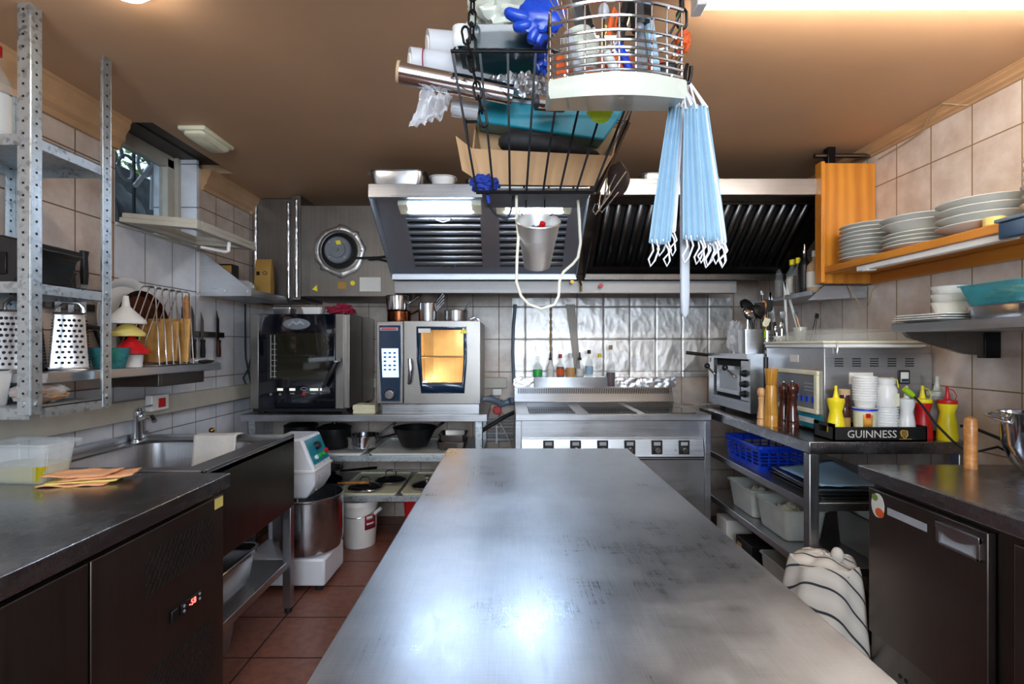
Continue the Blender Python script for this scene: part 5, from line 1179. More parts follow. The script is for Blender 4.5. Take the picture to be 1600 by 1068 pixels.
b = B(); b.box(gx+.002, gx+.02, gy0+.13, gy1-.08, gz0+.085, gz0+.11); b.box(gx+.002, gx+.02, gy0+.13, gy1-.08, gz1-.10, gz1-.075); b.box(gx+.002, gx+.02, gy0+.13, gy0+.16, gz0+.11, gz1-.1); b.box(gx+.002, gx+.02, gy1-.12, gy1-.08, gz0+.11, gz1-.1); dd = obj('door', b, M['steely'], t)
obj('door_window', B().box(gx+.008, gx+.014, gy0+.16, gy1-.12, gz0+.11, gz1-.10), M['lgrey'], dd)
AXn = Matrix.Rotation(-PI/2, 3, 'Y')
for z in (gz0+.10, gz0+.155, gz0+.215):
    obj('knob', B().lathe([(.02, 0), (.02, .008), (.015, .01), (.014, .028), (0, .03)], (gx+.004, gy0+.07, z), 16, ax=AXn), M['black'], t)
for y, y2 in ((gy0+.18, gy0+.24), (gy1-.06, gy1-.02)):
    hb = obj('handle_ball', B().ell((gx-.035, y2, gz1-.085), .018, .018, .018), M['black'], t); obj('handle_arm', B().tube([(gx-.035, y2, gz1-.085), (gx-.01, y, gz1-.13), (gx+.004, y, gz1-.14)], .006), M['chromedull'], hb)
b = B()
for y in (gy0+.04, gy1-.06):
    for x in (gx+.05, 1.74): b.cyl((x, y, TZ), (x, y, gz0), .015)
objs('foot', b, M['rubber'], t)
obj('side_box', B().box(gx+.02, gx+.3, gy1+.003, gy1+.09, gz0, gz1-.06), M['steely'], t, bev=.003)
obj('lever', B().tube([(gx+.03, gy1+.02, gz1-.03), (gx-.02, gy1+.03, gz1-.015), (gx-.15, gy1+.04, gz1+.0)], [.007, .010, .012]), M['black'], t)
# ================= vacuum packer =================
t = thing('vacuum_packer', 'steel vacuum packing machine with clear domed lid on the side table', 'vacuum packer')
vx0, vx1, vy0, vy1, vz0, vz1 = 1.39, 1.868, 2.205, 2.70, .92, 1.295
obj('cabinet', B().box(vx0, vx1, vy0, vy1, vz0, vz1), M['steel'], t, bev=.004)
b = B()
for y in (vy0+.05, vy1-.05):
    for x in (vx0+.04, vx1-.04): b.cyl((x, y, TZ), (x, y, vz0), .018)
objs('foot', b, M['rubber'], t)
obj('lid_base', B().box(vx0-.004, vx1-.03, vy0-.004, vy1+.01, vz1, vz1+.018), M['white'], t, bev=.004); obj('lid_edge', B().box(vx0-.01, vx1-.03, vy0-.01, vy1+.015, vz1+.018, vz1+.03), M['cream'], t, bev=.004)
obj('domed_lid', B().loft([(.215, .22, .05, 0), (.205, .21, .06, .02), (.17, .18, .07, .05), (.1, .1, .06, .062), (.03, .03, .02, .064)], ((vx0+vx1)/2-.015, (vy0+vy1)/2, vz1+.03), capb=False, capt=True), M['clear'], t, solid=.004)
obj('lid_clip', B().tube([(vx0+.05, vy0-.006, vz1+.03), (vx0+.05, vy0-.015, vz1+.0), (vx0+.048, vy0-.012, vz1-.03)], .003), M['chrome'], t)
b = B()
for k in range(5):
    for j in range(4): x = vx0+.065+k*.078; b.box(x-.019, x+.019, vy0-.0012, vy0, vz1-.052-j*.0105, vz1-.047-j*.0105)
obj('vent_slots', b, M['dark'], t)
fr = B(); z0, z1, ya, yb = .995, 1.19, 2.235, 2.62
fr.box(vx0-.014, vx0, ya, yb, z0, z0+.02); fr.box(vx0-.014, vx0, ya, yb, z1-.02, z1); fr.box(vx0-.014, vx0, ya, ya+.025, z0+.02, z1-.02); fr.box(vx0-.014, vx0, yb-.025, yb, z0+.02, z1-.02)
cf = obj('panel_frame', fr, M['pyellow'] if 0 else M['cream'], t, bev=.003)
obj('control_panel', B().box(vx0-.006, vx0, ya+.025, yb-.025, z0+.02, z1-.02), M['grey'], cf)
b = B()
for k in range(6): b.box(vx0-.009, vx0-.006, 2.27+k*.042, 2.285+k*.042, z0+.05, z0+.075)
objs('key', b, M['blue'], cf)
obj('red_light', B().box(vx0-.009, vx0-.006, 2.39, 2.43, z0+.1, z0+.125), M['red'], cf)
b = B()
for k in range(3): b.box(vx0-.0075, vx0-.006, 2.27, 2.34, z0+.10+k*.016, z0+.104+k*.016)
obj('panel_print', b, M['lgrey'], cf)
obj('blue_base_label', B().box(vx0-.003, vx0, 2.21, 2.60, .93, .988), M['teal'], t, label='blue label strip along the bottom'); obj('white_label', B().box(vx0-.005, vx0-.003, 2.27, 2.53, .948, .972), M['paper'], t, label='white strip with worn print')
obj('sticker', B().box(vx0-.002, vx0, 2.40, 2.47, 1.225, 1.26), M['paper'], t, label='small white square sticker')
obj('rating_plate', B().box(vx0+.11, vx0+.215, vy0-.002, vy0, 1.135, 1.185), M['paper'], t, label='white rating plate')
o = obj('power_socket', B().box(vx0+.325, vx0+.375, vy0-.006, vy0, 1.135, 1.195), M['black'], t, bev=.002); obj('socket_insert', B().box(vx0+.333, vx0+.367, vy0-.008, vy0-.006, 1.143, 1.187), M['paper'], o); obj('blue_switch', B().box(vx0+.335, vx0+.365, vy0-.010, vy0-.008, 1.145, 1.158), M['navy'], o)

# ---- pepper mills
def mill(name, label, loc, r, prof, m, knob=None):
    t = thing(name, label, 'mill', 'wooden mills on the side table', auto=False)
    obj('mill_body', B().lathe([(a*r, z) for a, z in prof], seg=26), m, t)
    if knob: obj('knob', B().ell((0, 0, prof[-1][1]+.006), .007, .007, .007, 12, 8), M['chrome'], t)
    place(t, loc)
cl = [(1, 0), (1, .02), (.85, .03), (1, .035), (.7, .09), (.62, .12), (.75, .14), (.6, .145), (.85, .155), (.95, .175), (.7, .19), (.3, .195)]
mill('salt_mill', 'pale wooden mill, leftmost of the four mills', (1.262, 2.50, TZ), .021, [(a, z*.95) for a, z in cl], M['lwood'])
mill('pepper_mill', 'tall smooth golden wood mill, tallest of the four', (1.29, 2.46, TZ), .031, [(1, 0), (1, .05), (.98, .052), (1, .054), (.8, .19), (.72, .2), (.8, .203), (.98, .275), (.98, .28), (.9, .282)], M['mwood'])
mill('pepper_mill', 'dark turned wooden mill behind the front dark one', (1.335, 2.43, TZ), .026, [(a, z*1.08) for a, z in cl], M['dwood'], 1)
mill('pepper_mill', 'dark turned wooden mill in front, rightmost of the four', (1.340, 2.365, TZ), .030, [(a, z*1.12) for a, z in cl], M['dwood'], 1)

# ---- Guinness tray with bottles
t = thing('bar_tray', 'black bar tray lettered GUINNESS with a gold harp, full of condiments', 'tray')
ax0, ax1, ay0, ay1 = 1.335, 1.72, 2.055, 2.19
b = B(); b.box(ax0, ax1, ay0, ay1, TZ, TZ+.006); b.box(ax0, ax1, ay0, ay0+.006, TZ, TZ+.058); b.box(ax0, ax1, ay1-.006, ay1, TZ, TZ+.058); b.box(ax1-.006, ax1, ay0, ay1, TZ, TZ+.062)
b.box(ax0, ax0+.006, ay0, ay1, TZ, TZ+.03); b.box(ax0, ax0+.006, ay0, ay0+.035, TZ+.03, TZ+.07); b.box(ax0, ax0+.006, ay1-.035, ay1, TZ+.03, TZ+.07); b.box(ax0, ax0+.006, ay0, ay1, TZ+.056, TZ+.07); obj('tray_body', b, M['black'], t)
text('GUINNESS', .044, '-Y', (1.492, ay0-.001, TZ+.028), plain('silver_print', '#c9c6bf', .5), t, 'lettering', sx=1.0)
gold = plain('gold_print', '#a8863a', .5)
b = B(); hx = 1.625; b.tube([(hx-.016, ay0-.001, TZ+.04), (hx-.008, ay0-.001, TZ+.045), (hx+.012, ay0-.001, TZ+.043), (hx+.014, ay0-.001, TZ+.025), (hx+.002, ay0-.001, TZ+.010), (hx-.012, ay0-.001, TZ+.022), (hx-.016, ay0-.001, TZ+.04)], .0025, 5)
for k in range(5): b.tube([(hx-.011+k*.005, ay0-.001, TZ+.043), (hx-.009+k*.004, ay0-.001, TZ+.018)], .001, 4)
b.tube([(hx-.02, ay0-.001, TZ+.009), (hx+.03, ay0-.001, TZ+.009)], .0012, 4); obj('harp_emblem', b, gold, t)
def squeeze(label, loc, r, h, m, cm, string=False, name='squeeze_bottle', dirty=False, cap2=None):
    t = thing(name, label, 'squeeze bottle', 'squeeze bottles by the vacuum packer', auto=False)
    pr = [(r*.97, 0), (r, .006), (r*1.0, h*.12), (r*.96, h*.2), (r*.97, h*.25), (r*.88, h*.4), (r*.68, h*.6), (r*.85, h*.72), (r*.92, h*.8), (r*.8, h*.82)]
    obj('bottle_body', B().lathe(pr, seg=28), m, t)
    obj('cap', B().lathe([(r*.93, h*.80), (r*.95, h*.81), (r*.93, h*.88), (r*.35, h*.90), (r*.3, h*.93), (r*.14, h*1.10), (r*.17, h*1.12), (r*.17, h*1.16), (r*.08, h*1.18)], seg=22), cm, t)
    if string: obj('cap_strap', B().tube([(r*.9, 0, h*.87), (r*1.1, 0, h*.97), (r*.7, 0, h*1.09), (r*.15, 0, h*1.13)], .0018, 6), cm, t)
    if dirty: obj('sauce_residue', B().lathe([(r*1.005, .004), (r*1.01, .03)], seg=24, capb=False, capt=False), M['dwood'], t)
    place(t, loc); return t
TT = TZ+.006
squeeze('yellow squeeze bottle at the left end of the black tray', (1.383, 2.115, TT), .034, .185, M['yellow'], M['yellow'])
bottle('vinegar_bottle', 'brown vinegar bottle with beige cap in the black tray', 'bottle', (1.445, 2.155, TT), .023, .20, M['dwood'], M['tan'], None, 0, M['kraft'], (.1, .4), neck=.8, caph=.02)
t = thing('cream_tub', 'white tub with blue rim and printed label in the tray', 'tub', auto=False)
obj('tub_body', B().lathe([(.038, 0), (.043, .112), (.046, .114), (.046, .126), (0, .127)], seg=30), M['cream'], t); obj('blue_rim', B().lathe([(.0465, .115), (.0465, .124)], seg=30, capb=False, capt=False), M['blue'], t)
b = B(); b.grid(lambda u, v: Vector(((.041+.003*v)*math.cos(-2.3+u*.8), (.041+.003*v)*math.sin(-2.3+u*.8), .045+v*.055)), 6, 1); obj('label', b, M['food'], t, solid=.001); obj('red_label', B().box(-.022, -.006, -.0445, -.038, .088, .105), M['red'], t); place(t, (1.505, 2.115, TT))
def cup():
    return one('paper_cup', B().lathe([(.033, 0), (.035, .001), (.042, .03), (.045, .030), (.045, .036), (.041, .035), (.033, .004), (0, .003)], seg=28, capt=False), M['white'], '', 'cup', auto=False)
cu_ = cup()
for k in range(10): put(cu_, (1.505, 2.115, TT+.1275+k*.0105), 0, 'white ribbed cup, %s of the tall stack on the cream tub' % ('topmost' if k == 9 else 'lowest' if k == 0 else ORD[9-k]+' from the top'), 'cups stacked on the cream tub')
for k in range(9): put(cu_, (1.598, 2.12, TT+k*.0115), 0, 'white ribbed cup, %s of the short stack under the white jar' % ('topmost' if k == 8 else 'lowest' if k == 0 else ORD[8-k]+' from the top'), 'cups under the white jar')
t = thing('white_jar', 'white lidded plastic jar with price label on short cup stack', 'jar', auto=False)
obj('jar_body', B().lathe([(.032, 0), (.034, .004), (.034, .062), (.026, .078), (.024, .082)], seg=28), M['white'], t); obj('lid', B().lathe([(.027, .082), (.028, .10), (.02, .104), (0, .105)], seg=28), M['white'], t)
obj('label', B().box(.004, .02, -.0355, -.031, .005, .05), M['cream'], t); obj('strap', B().tube([(.012, -.01, .105), (.03, -.012, .098), (.036, -.01, .07)], .002), M['yellow'], t); place(t, (1.598, 2.12, TT+.1285), sc=(1.22, 1.22, 1.18))
squeeze('white squeeze bottle at the right end of the black tray', (1.678, 2.11, TT), .033, .185, M['white'], M['white'])
squeeze('red squeeze bottle with yellow cap right of the tray', (1.758, 2.125, TZ), .036, .19, M['red'], M['yellow'], True)
squeeze('yellow squeeze bottle with red cap beside the red bottle', (1.826, 2.082, TZ), .036, .19, M['yellow'], M['red'], True)
squeeze('large stained clear squeeze bottle, rightmost beside the wall', (1.852, 2.162, TZ), .040, .222, M['milky'], M['lidpl'], False, dirty=True)
t = thing('cable_plug', 'lime green and black cable connector on the condiments', 'cable')
obj('connector', B().tube([at(1413, 607, 2.08), at(1421, 613, 2.08), at(1427, 618, 2.08)], [.011, .012, .009], 8), M['lime'], t); obj('cable', B().tube([at(1427, 618, 2.08), at(1440, 632, 2.04), at(1462, 662, 1.98), at(1490, 690, 1.92), at(1515, 708, 1.86), (1.80, 1.84, .93), (1.86, 1.84, .90)], .0045, 8), M['rubber'], t)
one('power_cable', B().tube([at(1500, 665, 2.02), (1.845, 2.0, .98), (1.865, 1.90, .95), (1.875, 1.84, .90), (1.87, 1.78, .875)], .006), M['rubber'], 'thick black cable behind the wooden rolling pin', 'cable')

# ---- utensils on the grill oven
GZ = gz1
t = thing('utensil_box', 'square steel box of ladles on the grill oven', 'container', auto=False)
obj('box_body', B().loft([(.048, .045, .006, 0), (.05, .047, .006, .135), (.048, .045, .006, .135), (.046, .043, .006, .004)], capt=True, n=2), M['steel'], t); place(t, (1.345, 2.79, GZ))
def cutlery(label, loc, r, h, m):
    t = thing('cutlery_holder', label, 'holder', 'perforated holders on the grill oven', auto=False)
    obj('cylinder', B().lathe([(r, 0), (r, h), (r-.002, h), (r-.002, .003), (0, .003)], seg=26, capt=False), m, t)
    b = B()
    for j in range(5):
        for k in range(12): a = 2*PI*k/12; b.M = Matrix.Translation((r*math.cos(a), r*math.sin(a), .025+j*(h-.05)/4)) @ Matrix.Rotation(a, 4, 'Z') @ Matrix.Rotation(PI/2, 4, 'Y'); b.lathe([(.0045, -.0005), (.0045, .001)], seg=8)
    obj('perforations', b, M['dark'], t); place(t, loc)
cutlery('perforated bluish steel cutlery holder on the grill oven', (1.46, 2.84, GZ), .038, .13, M['steelz']); cutlery('perforated white cutlery holder on the grill oven', (1.545, 2.86, GZ), .034, .10, M['white'])
t = thing('white_canister', 'white canister of utensils behind the domed lid', 'canister', auto=False); obj('can_body', B().lathe([(.034, 0), (.036, .15), (.034, .15), (.032, .004), (0, .004)], seg=26, capt=False), M['lidpl'], t); place(t, (1.665, 2.86, GZ))
def utensil(label, name, base, top, m, head, hm, r=.007, cat='utensil', rr=.03):
    t = thing(name, label, cat, 'utensils standing on the grill oven'); base = Vector(base); top = Vector(top); d = (top-base).normalized()
    obj('handle', B().tube([base, base.lerp(top, .6), top], [r*.8, r, r*1.1], 8), m, t)
    Q = Vector((0, 0, 1)).rotation_difference(d).to_matrix(); c = top+d*rr*.6
    if head == 'ladle': obj('head', B().lathe([(rr, 0), (rr*.9, .015), (rr*.5, .028), (0, .032)], c, 20, ax=Matrix.Rotation(R(60), 3, 'X') @ Matrix.Rotation(R(25), 3, 'Y'), capb=False), hm, t, solid=.002)
    elif head == 'flat': b = B(); b.M = Matrix.Translation(c) @ Q.to_4x4(); b.loft([(rr*.5, .002, .002, -rr*.6), (rr, .002, .002, 0), (rr*.95, .002, .002, rr*2)], capt=True); obj('head', b, hm, t)
    elif head == 'whisk':
        b = B()
        for k in range(5): a = PI*k/5; b.M = Matrix.Translation(top) @ Q.to_4x4() @ Matrix.Rotation(a, 4, 'Z'); b.tube([(0, 0, 0), (rr*.7, 0, .03), (rr, 0, .07), (0, 0, .1), (-rr, 0, .07), (-rr*.7, 0, .03), (0, 0, 0)], .0015, 5)
        obj('head', b, hm, t)
    elif head == 'spoon': b = B(); b.M = Matrix.Translation(c+d*rr*.4) @ Q.to_4x4(); b.ell((0, 0, 0), rr*.7, .004, rr*1.2); obj('head', b, hm, t)
    return t
U = utensil
U('steel ladle with round head, leftmost above the steel box', 'ladle', (1.33, 2.79, 1.28), (1.335, 2.80, 1.46), M['chromedull'], 'ladle', M['chrome'], rr=.04)
U('flat cream spatula in the steel box', 'spatula', (1.36, 2.77, 1.28), (1.40, 2.74, 1.41), M['black'], 'flat', M['cream'], rr=.018)
U('black ladle hanging over the steel box', 'ladle', (1.36, 2.80, 1.28), (1.40, 2.83, 1.47), M['black'], 'ladle', M['black'], rr=.045)
U('black perforated turner in the bluish holder', 'turner', (1.45, 2.84, 1.28), (1.44, 2.86, 1.47), M['black'], 'flat', M['black'], rr=.032)
U('lime green spoon edge in the bluish holder', 'spoon', (1.455, 2.83, 1.28), (1.43, 2.80, 1.40), M['lime'], 'spoon', M['lime'], rr=.018)
U('brown wooden spoon among the black turners', 'spoon', (1.47, 2.85, 1.28), (1.47, 2.88, 1.52), M['handlew'], 'spoon', M['handlew'], rr=.022)
U('steel fork in the perforated white holder', 'fork', (1.535, 2.86, 1.28), (1.53, 2.86, 1.38), M['chromedull'], 'spoon', M['chrome'], rr=.018)
U('steel spoon in the perforated white holder', 'spoon', (1.555, 2.86, 1.28), (1.56, 2.86, 1.40), M['chromedull'], 'spoon', M['chrome'], rr=.020)
def tongs(label, p0, p1, m, hm, spread=.03):
    t = thing('tongs', label, 'tongs', 'tongs standing on the grill oven'); p0 = Vector(p0); p1 = Vector(p1)
    for s_ in (-1, 1):
        q = p0+Vector((s_*spread, 0, 0)); arm = obj('arm', B().bar(q, p1, .014, .004, (0, 1, 0)), m, t)
        if hm: obj('grip', B().bar(q.lerp(p1, .05), q.lerp(p1, .5), .018, .012, (0, 1, 0)), hm, arm, bev=.003)
U('large black ladle leaning left over the bluish holder', 'ladle', (1.43, 2.86, 1.28), (1.385, 2.90, 1.50), M['black'], 'ladle', M['wok'], rr=.050)
U('black slotted spoon behind the bluish holder', 'spoon', (1.47, 2.88, 1.28), (1.50, 2.90, 1.50), M['black'], 'flat', M['black'], rr=.028)
U('clear handled steel whisk above the black ladles', 'whisk', (1.45, 2.87, 1.28), (1.42, 2.90, 1.42), M['chromedull'], 'whisk', M['chrome'], rr=.030)
U('black handled steel spatula right of the tall tongs', 'spatula', (1.60, 2.88, 1.28), (1.58, 2.88, 1.46), M['black'], 'flat', M['chromedull'], rr=.016)
tongs('white topped tongs with black grips, tallest utensil', (1.56, 2.95, 1.27), (1.54, 2.95, 1.62), M['chromedull'], M['black'], .028)
tongs('wide open steel tongs leaning right of the canister', (1.68, 2.93, 1.27), (1.615, 2.93, 1.68), M['porcelain'], None, .05)
U('slim steel tube utensil left of the tall tongs', 'baster', (1.50, 2.92, 1.28), (1.48, 2.92, 1.60), M['black'], 'flat', M['chromedull'], rr=.010)
U('black handled steel knife leaning behind the canister', 'knife', (1.72, 2.86, 1.28), (1.77, 2.88, 1.46), M['dsteel'], 'flat', M['black'], rr=.012)
U('wooden handled brush leaning right behind the canister', 'brush', (1.72, 2.90, 1.28), (1.68, 2.92, 1.47), M['handlew'], 'flat', M['chromedull'], rr=.012)
one('plastic_bag', lump((1.325, 2.93, 1.345), .04, .05, .10, .3, 3, 12, flat=False), M['film'], 'crumpled clear bag hanging left of the steel box', 'bag')
one('knife_sharpener', B().tube([(1.335, 2.60, 1.245), (1.335, 2.60, 1.0), (1.335, 2.60, .93)], [.012, .011, .008], 10), M['black'], 'long black handle standing between grill oven and mills', 'utensil')

# ================= under the side table =================
def basket(name, label, loc, hx, hy, h, m, rz=0):
    t = thing(name, label, 'basket', auto=False); f = .9
    obj('basket_floor', B().loft([(hx*f, hy*f, .02, 0), (hx*f, hy*f, .02, .006)], capt=True), m, t)
    obj('rim', B().loft([(hx-.002, hy-.002, .02, h-.018), (hx+.008, hy+.008, .024, h-.016), (hx+.008, hy+.008, .024, h), (hx-.004, hy-.004, .02, h), (hx-.004, hy-.004, .02, h-.018)], capb=False), m, t)
    for s_ in range(4):
        b = B(); L_ = (hy if s_ % 2 else hx); W_ = (hx if s_ % 2 else hy); Q = Matrix.Rotation(s_*PI/2, 4, 'Z'); b.M = Q
        def wl(u, z, o=0): k_ = f+(1-f)*z/h; return (u*L_*k_, -(W_*k_)+o, z)
        for z0_, z1_ in ((0, .02), (h*.28, h*.32), (h*.42, h*.46), (h*.56, h*.60), (h*.72, h)): b.hexa([wl(-.97, z0_), wl(.97, z0_), wl(.97, z0_, .003), wl(-.97, z0_, .003), wl(-.97, z1_), wl(.97, z1_), wl(.97, z1_, .003), wl(-.97, z1_, .003)])
        for k in range(6): u = -.97+k*.388; b.hexa([wl(u-.035, 0), wl(u+.035, 0), wl(u+.035, 0, .003), wl(u-.035, 0, .003), wl(u-.035, h), wl(u+.035, h), wl(u+.035, h, .003), wl(u-.035, h, .003)])
        obj('slatted_side', b, m, t)
    place(t, loc, rz); return t
basket('blue_basket', 'bright blue slatted plastic basket on the upper table shelf', (1.42, 2.78, .655), .13, .20, .13, M['blue'])
for k in range(3): 
    t = one('oven_tray', B().loft(pan_secs(.16, .20, .015, .012, rim=.012)), [M['black'], M['black'], M['chromedull']][k], ['lowest black tray on the upper table shelf', 'second black tray on the upper table shelf', 'thin steel tray on top of the black trays'][k], 'tray', 'trays under the side table', auto=False); place(t, (1.47, 2.30, .657+k*.014), R(-2*k))
one('paper_sheets', B().grid(lambda u, v: Vector((1.33+u*.26, 2.13+v*.33, .705+.035*u*v+.004*noise.noise(Vector((u*5, v*5, 0))))), 12, 12), M['maskb'], 'pale curled plastic sheets lying on the trays', 'sheets', solid=.003)
for i, (y, lab) in enumerate([(2.78, 'farther milky plastic box on the lower table shelf'), (2.46, 'nearer milky plastic box with pasta bags, lower table shelf')]):
    t = thing('storage_box', lab, 'box', 'milky boxes under the side table', auto=False)
    obj('box_body', B().loft(pan_secs(.10, .14, .02, .15, .002, .15, .012), n=5), M['milky'], t); obj('contents', lump((0, 0, .07), .065, .10, .055, .3, 3, i+20), M['cream'] if i else M['lidpl'], t); place(t, (1.38, y, .386))
t = thing('storage_box', 'clear box with green inner boxes at the near end of the shelf', 'box', auto=False)
obj('box_body', B().loft(pan_secs(.17, .13, .015, .17, .002, .08, .01), n=4), M['clear'], t); obj('green_box', B().box(.0, .13, -.06, .09, .07, .155), M['green'], t, bev=.004); obj('jar', B().lathe([(.04, .005), (.045, .05), (.03, .07), (0, .072)], (-.06, -.05, 0), 20), M['dwood'], t); obj('jar_top', B().ell((-.06, -.09, .045), .025, .012, .02), M['cream'], t); place(t, (1.70, 2.22, .386))
one('steel_pan', B().loft(pan_secs(.17, .13, .02, .045, .001, .1, .01), (1.70, 2.22, .560)), M['chromedull'], 'low steel pan on the clear storage box', 'pan'); one('green_lid', B().box(1.70, 1.86, 2.12, 2.30, .606, .625), M['lime'], 'lime green lid on the low steel pan', 'lid', bev=.004)  # the lime slab is a lid
one('white_carton', B().box(1.27, 1.42, 2.92, 3.06, 0, .28), M['paper'], 'white carton on the floor under the side table', 'box', bev=.003)
t = thing('black_carton', 'black carton with small label on the floor under the table', 'box'); obj('carton', B().box(1.27, 1.40, 2.62, 2.80, 0, .25), M['black'], t, bev=.003); obj('label', B().box(1.268, 1.27, 2.73, 2.78, .12, .22), M['kraft'], t)
one('clear_bin', B().loft(pan_secs(.10, .13, .02, .26, .003, .08, .01), (1.38, 2.42, 0)), M['milky'], 'milky clear bin on the floor under the side table', 'bin'); one('yellow_box', B().box(1.26, 1.46, 2.11, 2.25, 0, .30), plain('yellow_card', '#d9b90f', .5), 'yellow box on the floor beside the near table leg', 'box', bev=.003)
# striped towel over a bin
t = thing('striped_towel', 'white towel with dark stripes draped over a bin beside the fridge', 'towel')
def drape(u, v):
    a = 2*PI*u; s = v
    fold = 1+.10*math.sin(a*7+3*s)*s+.06*noise.noise(Vector((math.cos(a)*2, math.sin(a)*2, s*3)))
    if s < .3: r = .118*(s/.3)*fold; z = .50+.02*noise.noise(Vector((a, s*6, 2)))-.02*(s/.3)**2
    else: q = (s-.3)/.7; r = (.118+.045*q**.7)*fold; z = .48-.42*q+.01*math.sin(a*5)
    return Vector((1.21+r*math.cos(a)*.95, 1.92+r*math.sin(a)*.85, z))
b = B(); b.grid(drape, 72, 36); bmesh.ops.remove_doubles(b.bm, verts=b.bm.verts, dist=1e-5); obj('cloth', b, M['stripe'], t, solid=.004); obj('towel_loop', B().ell((1.235, 1.88, .515), .022, .02, .03), M['stripe'], t)
t = thing('waste_bin', 'dark bin hidden under the striped towel', 'bin', auto=False); obj('bin_body', B().lathe([(.09, 0), (.104, .46), (.101, .46), (.087, .005), (0, .004)], seg=24, capt=False), M['black'], t); place(t, (1.21, 1.92, 0))

# ================= right counter =================
one('rolling_pin', B().lathe([(.019, 0), (.019, .165), (.016, .176), (.009, .181), (0, .182)], (XP(1516.5, 1.765), 1.765, .87), 24), M['handlew'], 'light wooden rolling pin standing upright on the right counter', 'rolling pin')
t = thing('mixing_bowl', 'deep steel mixing bowl with loop handle on the right counter', 'bowl')
bc = (1.775, 1.655, .87); obj('bowl_body', B().lathe([(.05, 0), (.052, .004), (.085, .04), (.105, .10), (.112, .205), (.117, .208), (.115, .21), (.109, .205), (.102, .10), (.08, .043), (.05, .008), (0, .006)], bc, 44, capt=False), M['chrome'], t)
obj('handle', B().tube([(bc[0]-.107, bc[1]+.01, 1.065), (bc[0]-.15, bc[1]+.03, 1.075), (bc[0]-.165, bc[1]+.035, 1.07), (bc[0]-.15, bc[1]+.02, 1.06), (bc[0]-.107, bc[1]+.0, 1.045)], .005), M['chrome'], t)
t = thing('hand_blender', 'black hand blender with metal loop standing in the mixing bowl', 'blender')
obj('motor', B().loft([(.034, .03, .01, 0), (.036, .034, .012, .05), (.038, .034, .012, .22)], (1.79, 1.665, 1.07), capt=True), M['black'], t); obj('shaft', B().cyl((1.79, 1.665, .885), (1.79, 1.665, 1.07), .016), M['grey'], t)
obj('loop', B().tube([(1.77, 1.665, 1.29), (1.772, 1.665, 1.325), (1.79, 1.665, 1.34), (1.82, 1.665, 1.34), (1.825, 1.665, 1.29)], .005), M['chromedull'], t); obj('label', B().box(1.756, 1.782, 1.628, 1.631, 1.13, 1.24), M['lgrey'], t)
# ================= left counter =================
CZ = .863
t = thing('oil_tub', 'clear ribbed plastic tub half full of yellow oil on the left counter', 'tub', auto=False)
n = 60; hx, hy, h = .115, .062, .125
def ribbed(u, v):
    a = 2*PI*u; k = .82+.18*v; x = math.cos(a); y = math.sin(a); m_ = (abs(x)**6+abs(y)**6)**(-1/6); rb = 1+.008*math.sin(a*60)
    return Vector((x*m_*hx*k*rb, y*m_*hy*k*rb, v*h))
b = B(); b.grid(ribbed, 240, 6); b.loft([(hx*.8, hy*.8, .02, .001), (hx*.8, hy*.8, .02, .003)], capt=True); b.loft([(hx, hy, .012, h), (hx+.008, hy+.008, .014, h+.002), (hx+.008, hy+.008, .014, h-.006)], capb=False); obj('tub_body', b, M['tubcl'], t, solid=.001)
obj('oil', B().loft([(hx*.80, hy*.80, .02, .004), (hx*.88, hy*.88, .015, .055)], capt=True), M['oil'], t); place(t, (-1.575, 1.64, CZ), R(-4))
for k in range(4):
    c0 = Vector([(-1.375, 1.60, 0), (-1.36, 1.615, 0), (-1.33, 1.63, 0), (-1.385, 1.625, 0)][k]); rot = R([8, 16, 22, 4][k])
    def cl_(u, v, c0=c0, rot=rot, k=k):
        x = (u-.5)*.19; y = (v-.5)*.10; return Vector((c0.x+x*math.cos(rot)-y*math.sin(rot), c0.y+x*math.sin(rot)+y*math.cos(rot), CZ+.004+k*.007+.006*noise.noise(Vector((u*3, v*3, k)))+(.012*max(0, u-.7) if k > 1 else 0)))
    b = B(); b.grid(cl_, 14, 10); one('sponge_cloth', b, M['sponge'] if k != 1 else M['pyellow'], ['lowest orange sponge cloth in the pile on the left counter', 'yellow sponge cloth between orange ones on the left counter', 'orange sponge cloth sticking out to the right of the pile', 'topmost orange sponge cloth on the left counter'][k], 'cloth', 'sponge cloths on the left counter', solid=.004)
# towel over the sink edge
b = B()
def tw(u, v):
    x = -1.50+u*.20; s = v*.30; w_ = .003*math.sin(u*9)
    if s < .06: return Vector((x, 2.44-s+.0, .876+w_*.5+.003*math.sin(v*9)))
    return Vector((x, 2.378-.004-(s-.06)*.12+w_, .876-(s-.06)*.95))
b.grid(tw, 16, 24); one('hand_towel', b, M['towel'], 'white towel hanging over the far rim into the sink', 'towel', solid=.006)
one('tap_plug', B().ell(at(331, 672, 2.50), .014, .014, .014), plain('brass_knob', '#8d6a35', .3, 1), 'small brass knob behind the sink beside the white towel', 'knob')

one('foil_sheet', B().grid(lambda u, v: Vector((1.23+u*.16, 3.30+v*.08, .914+.004*noise.noise(Vector((u*9, v*7, 2))))), 20, 10), M['foilw'], 'sheet of foil on the side table corner beside the range', 'foil', solid=.0008)
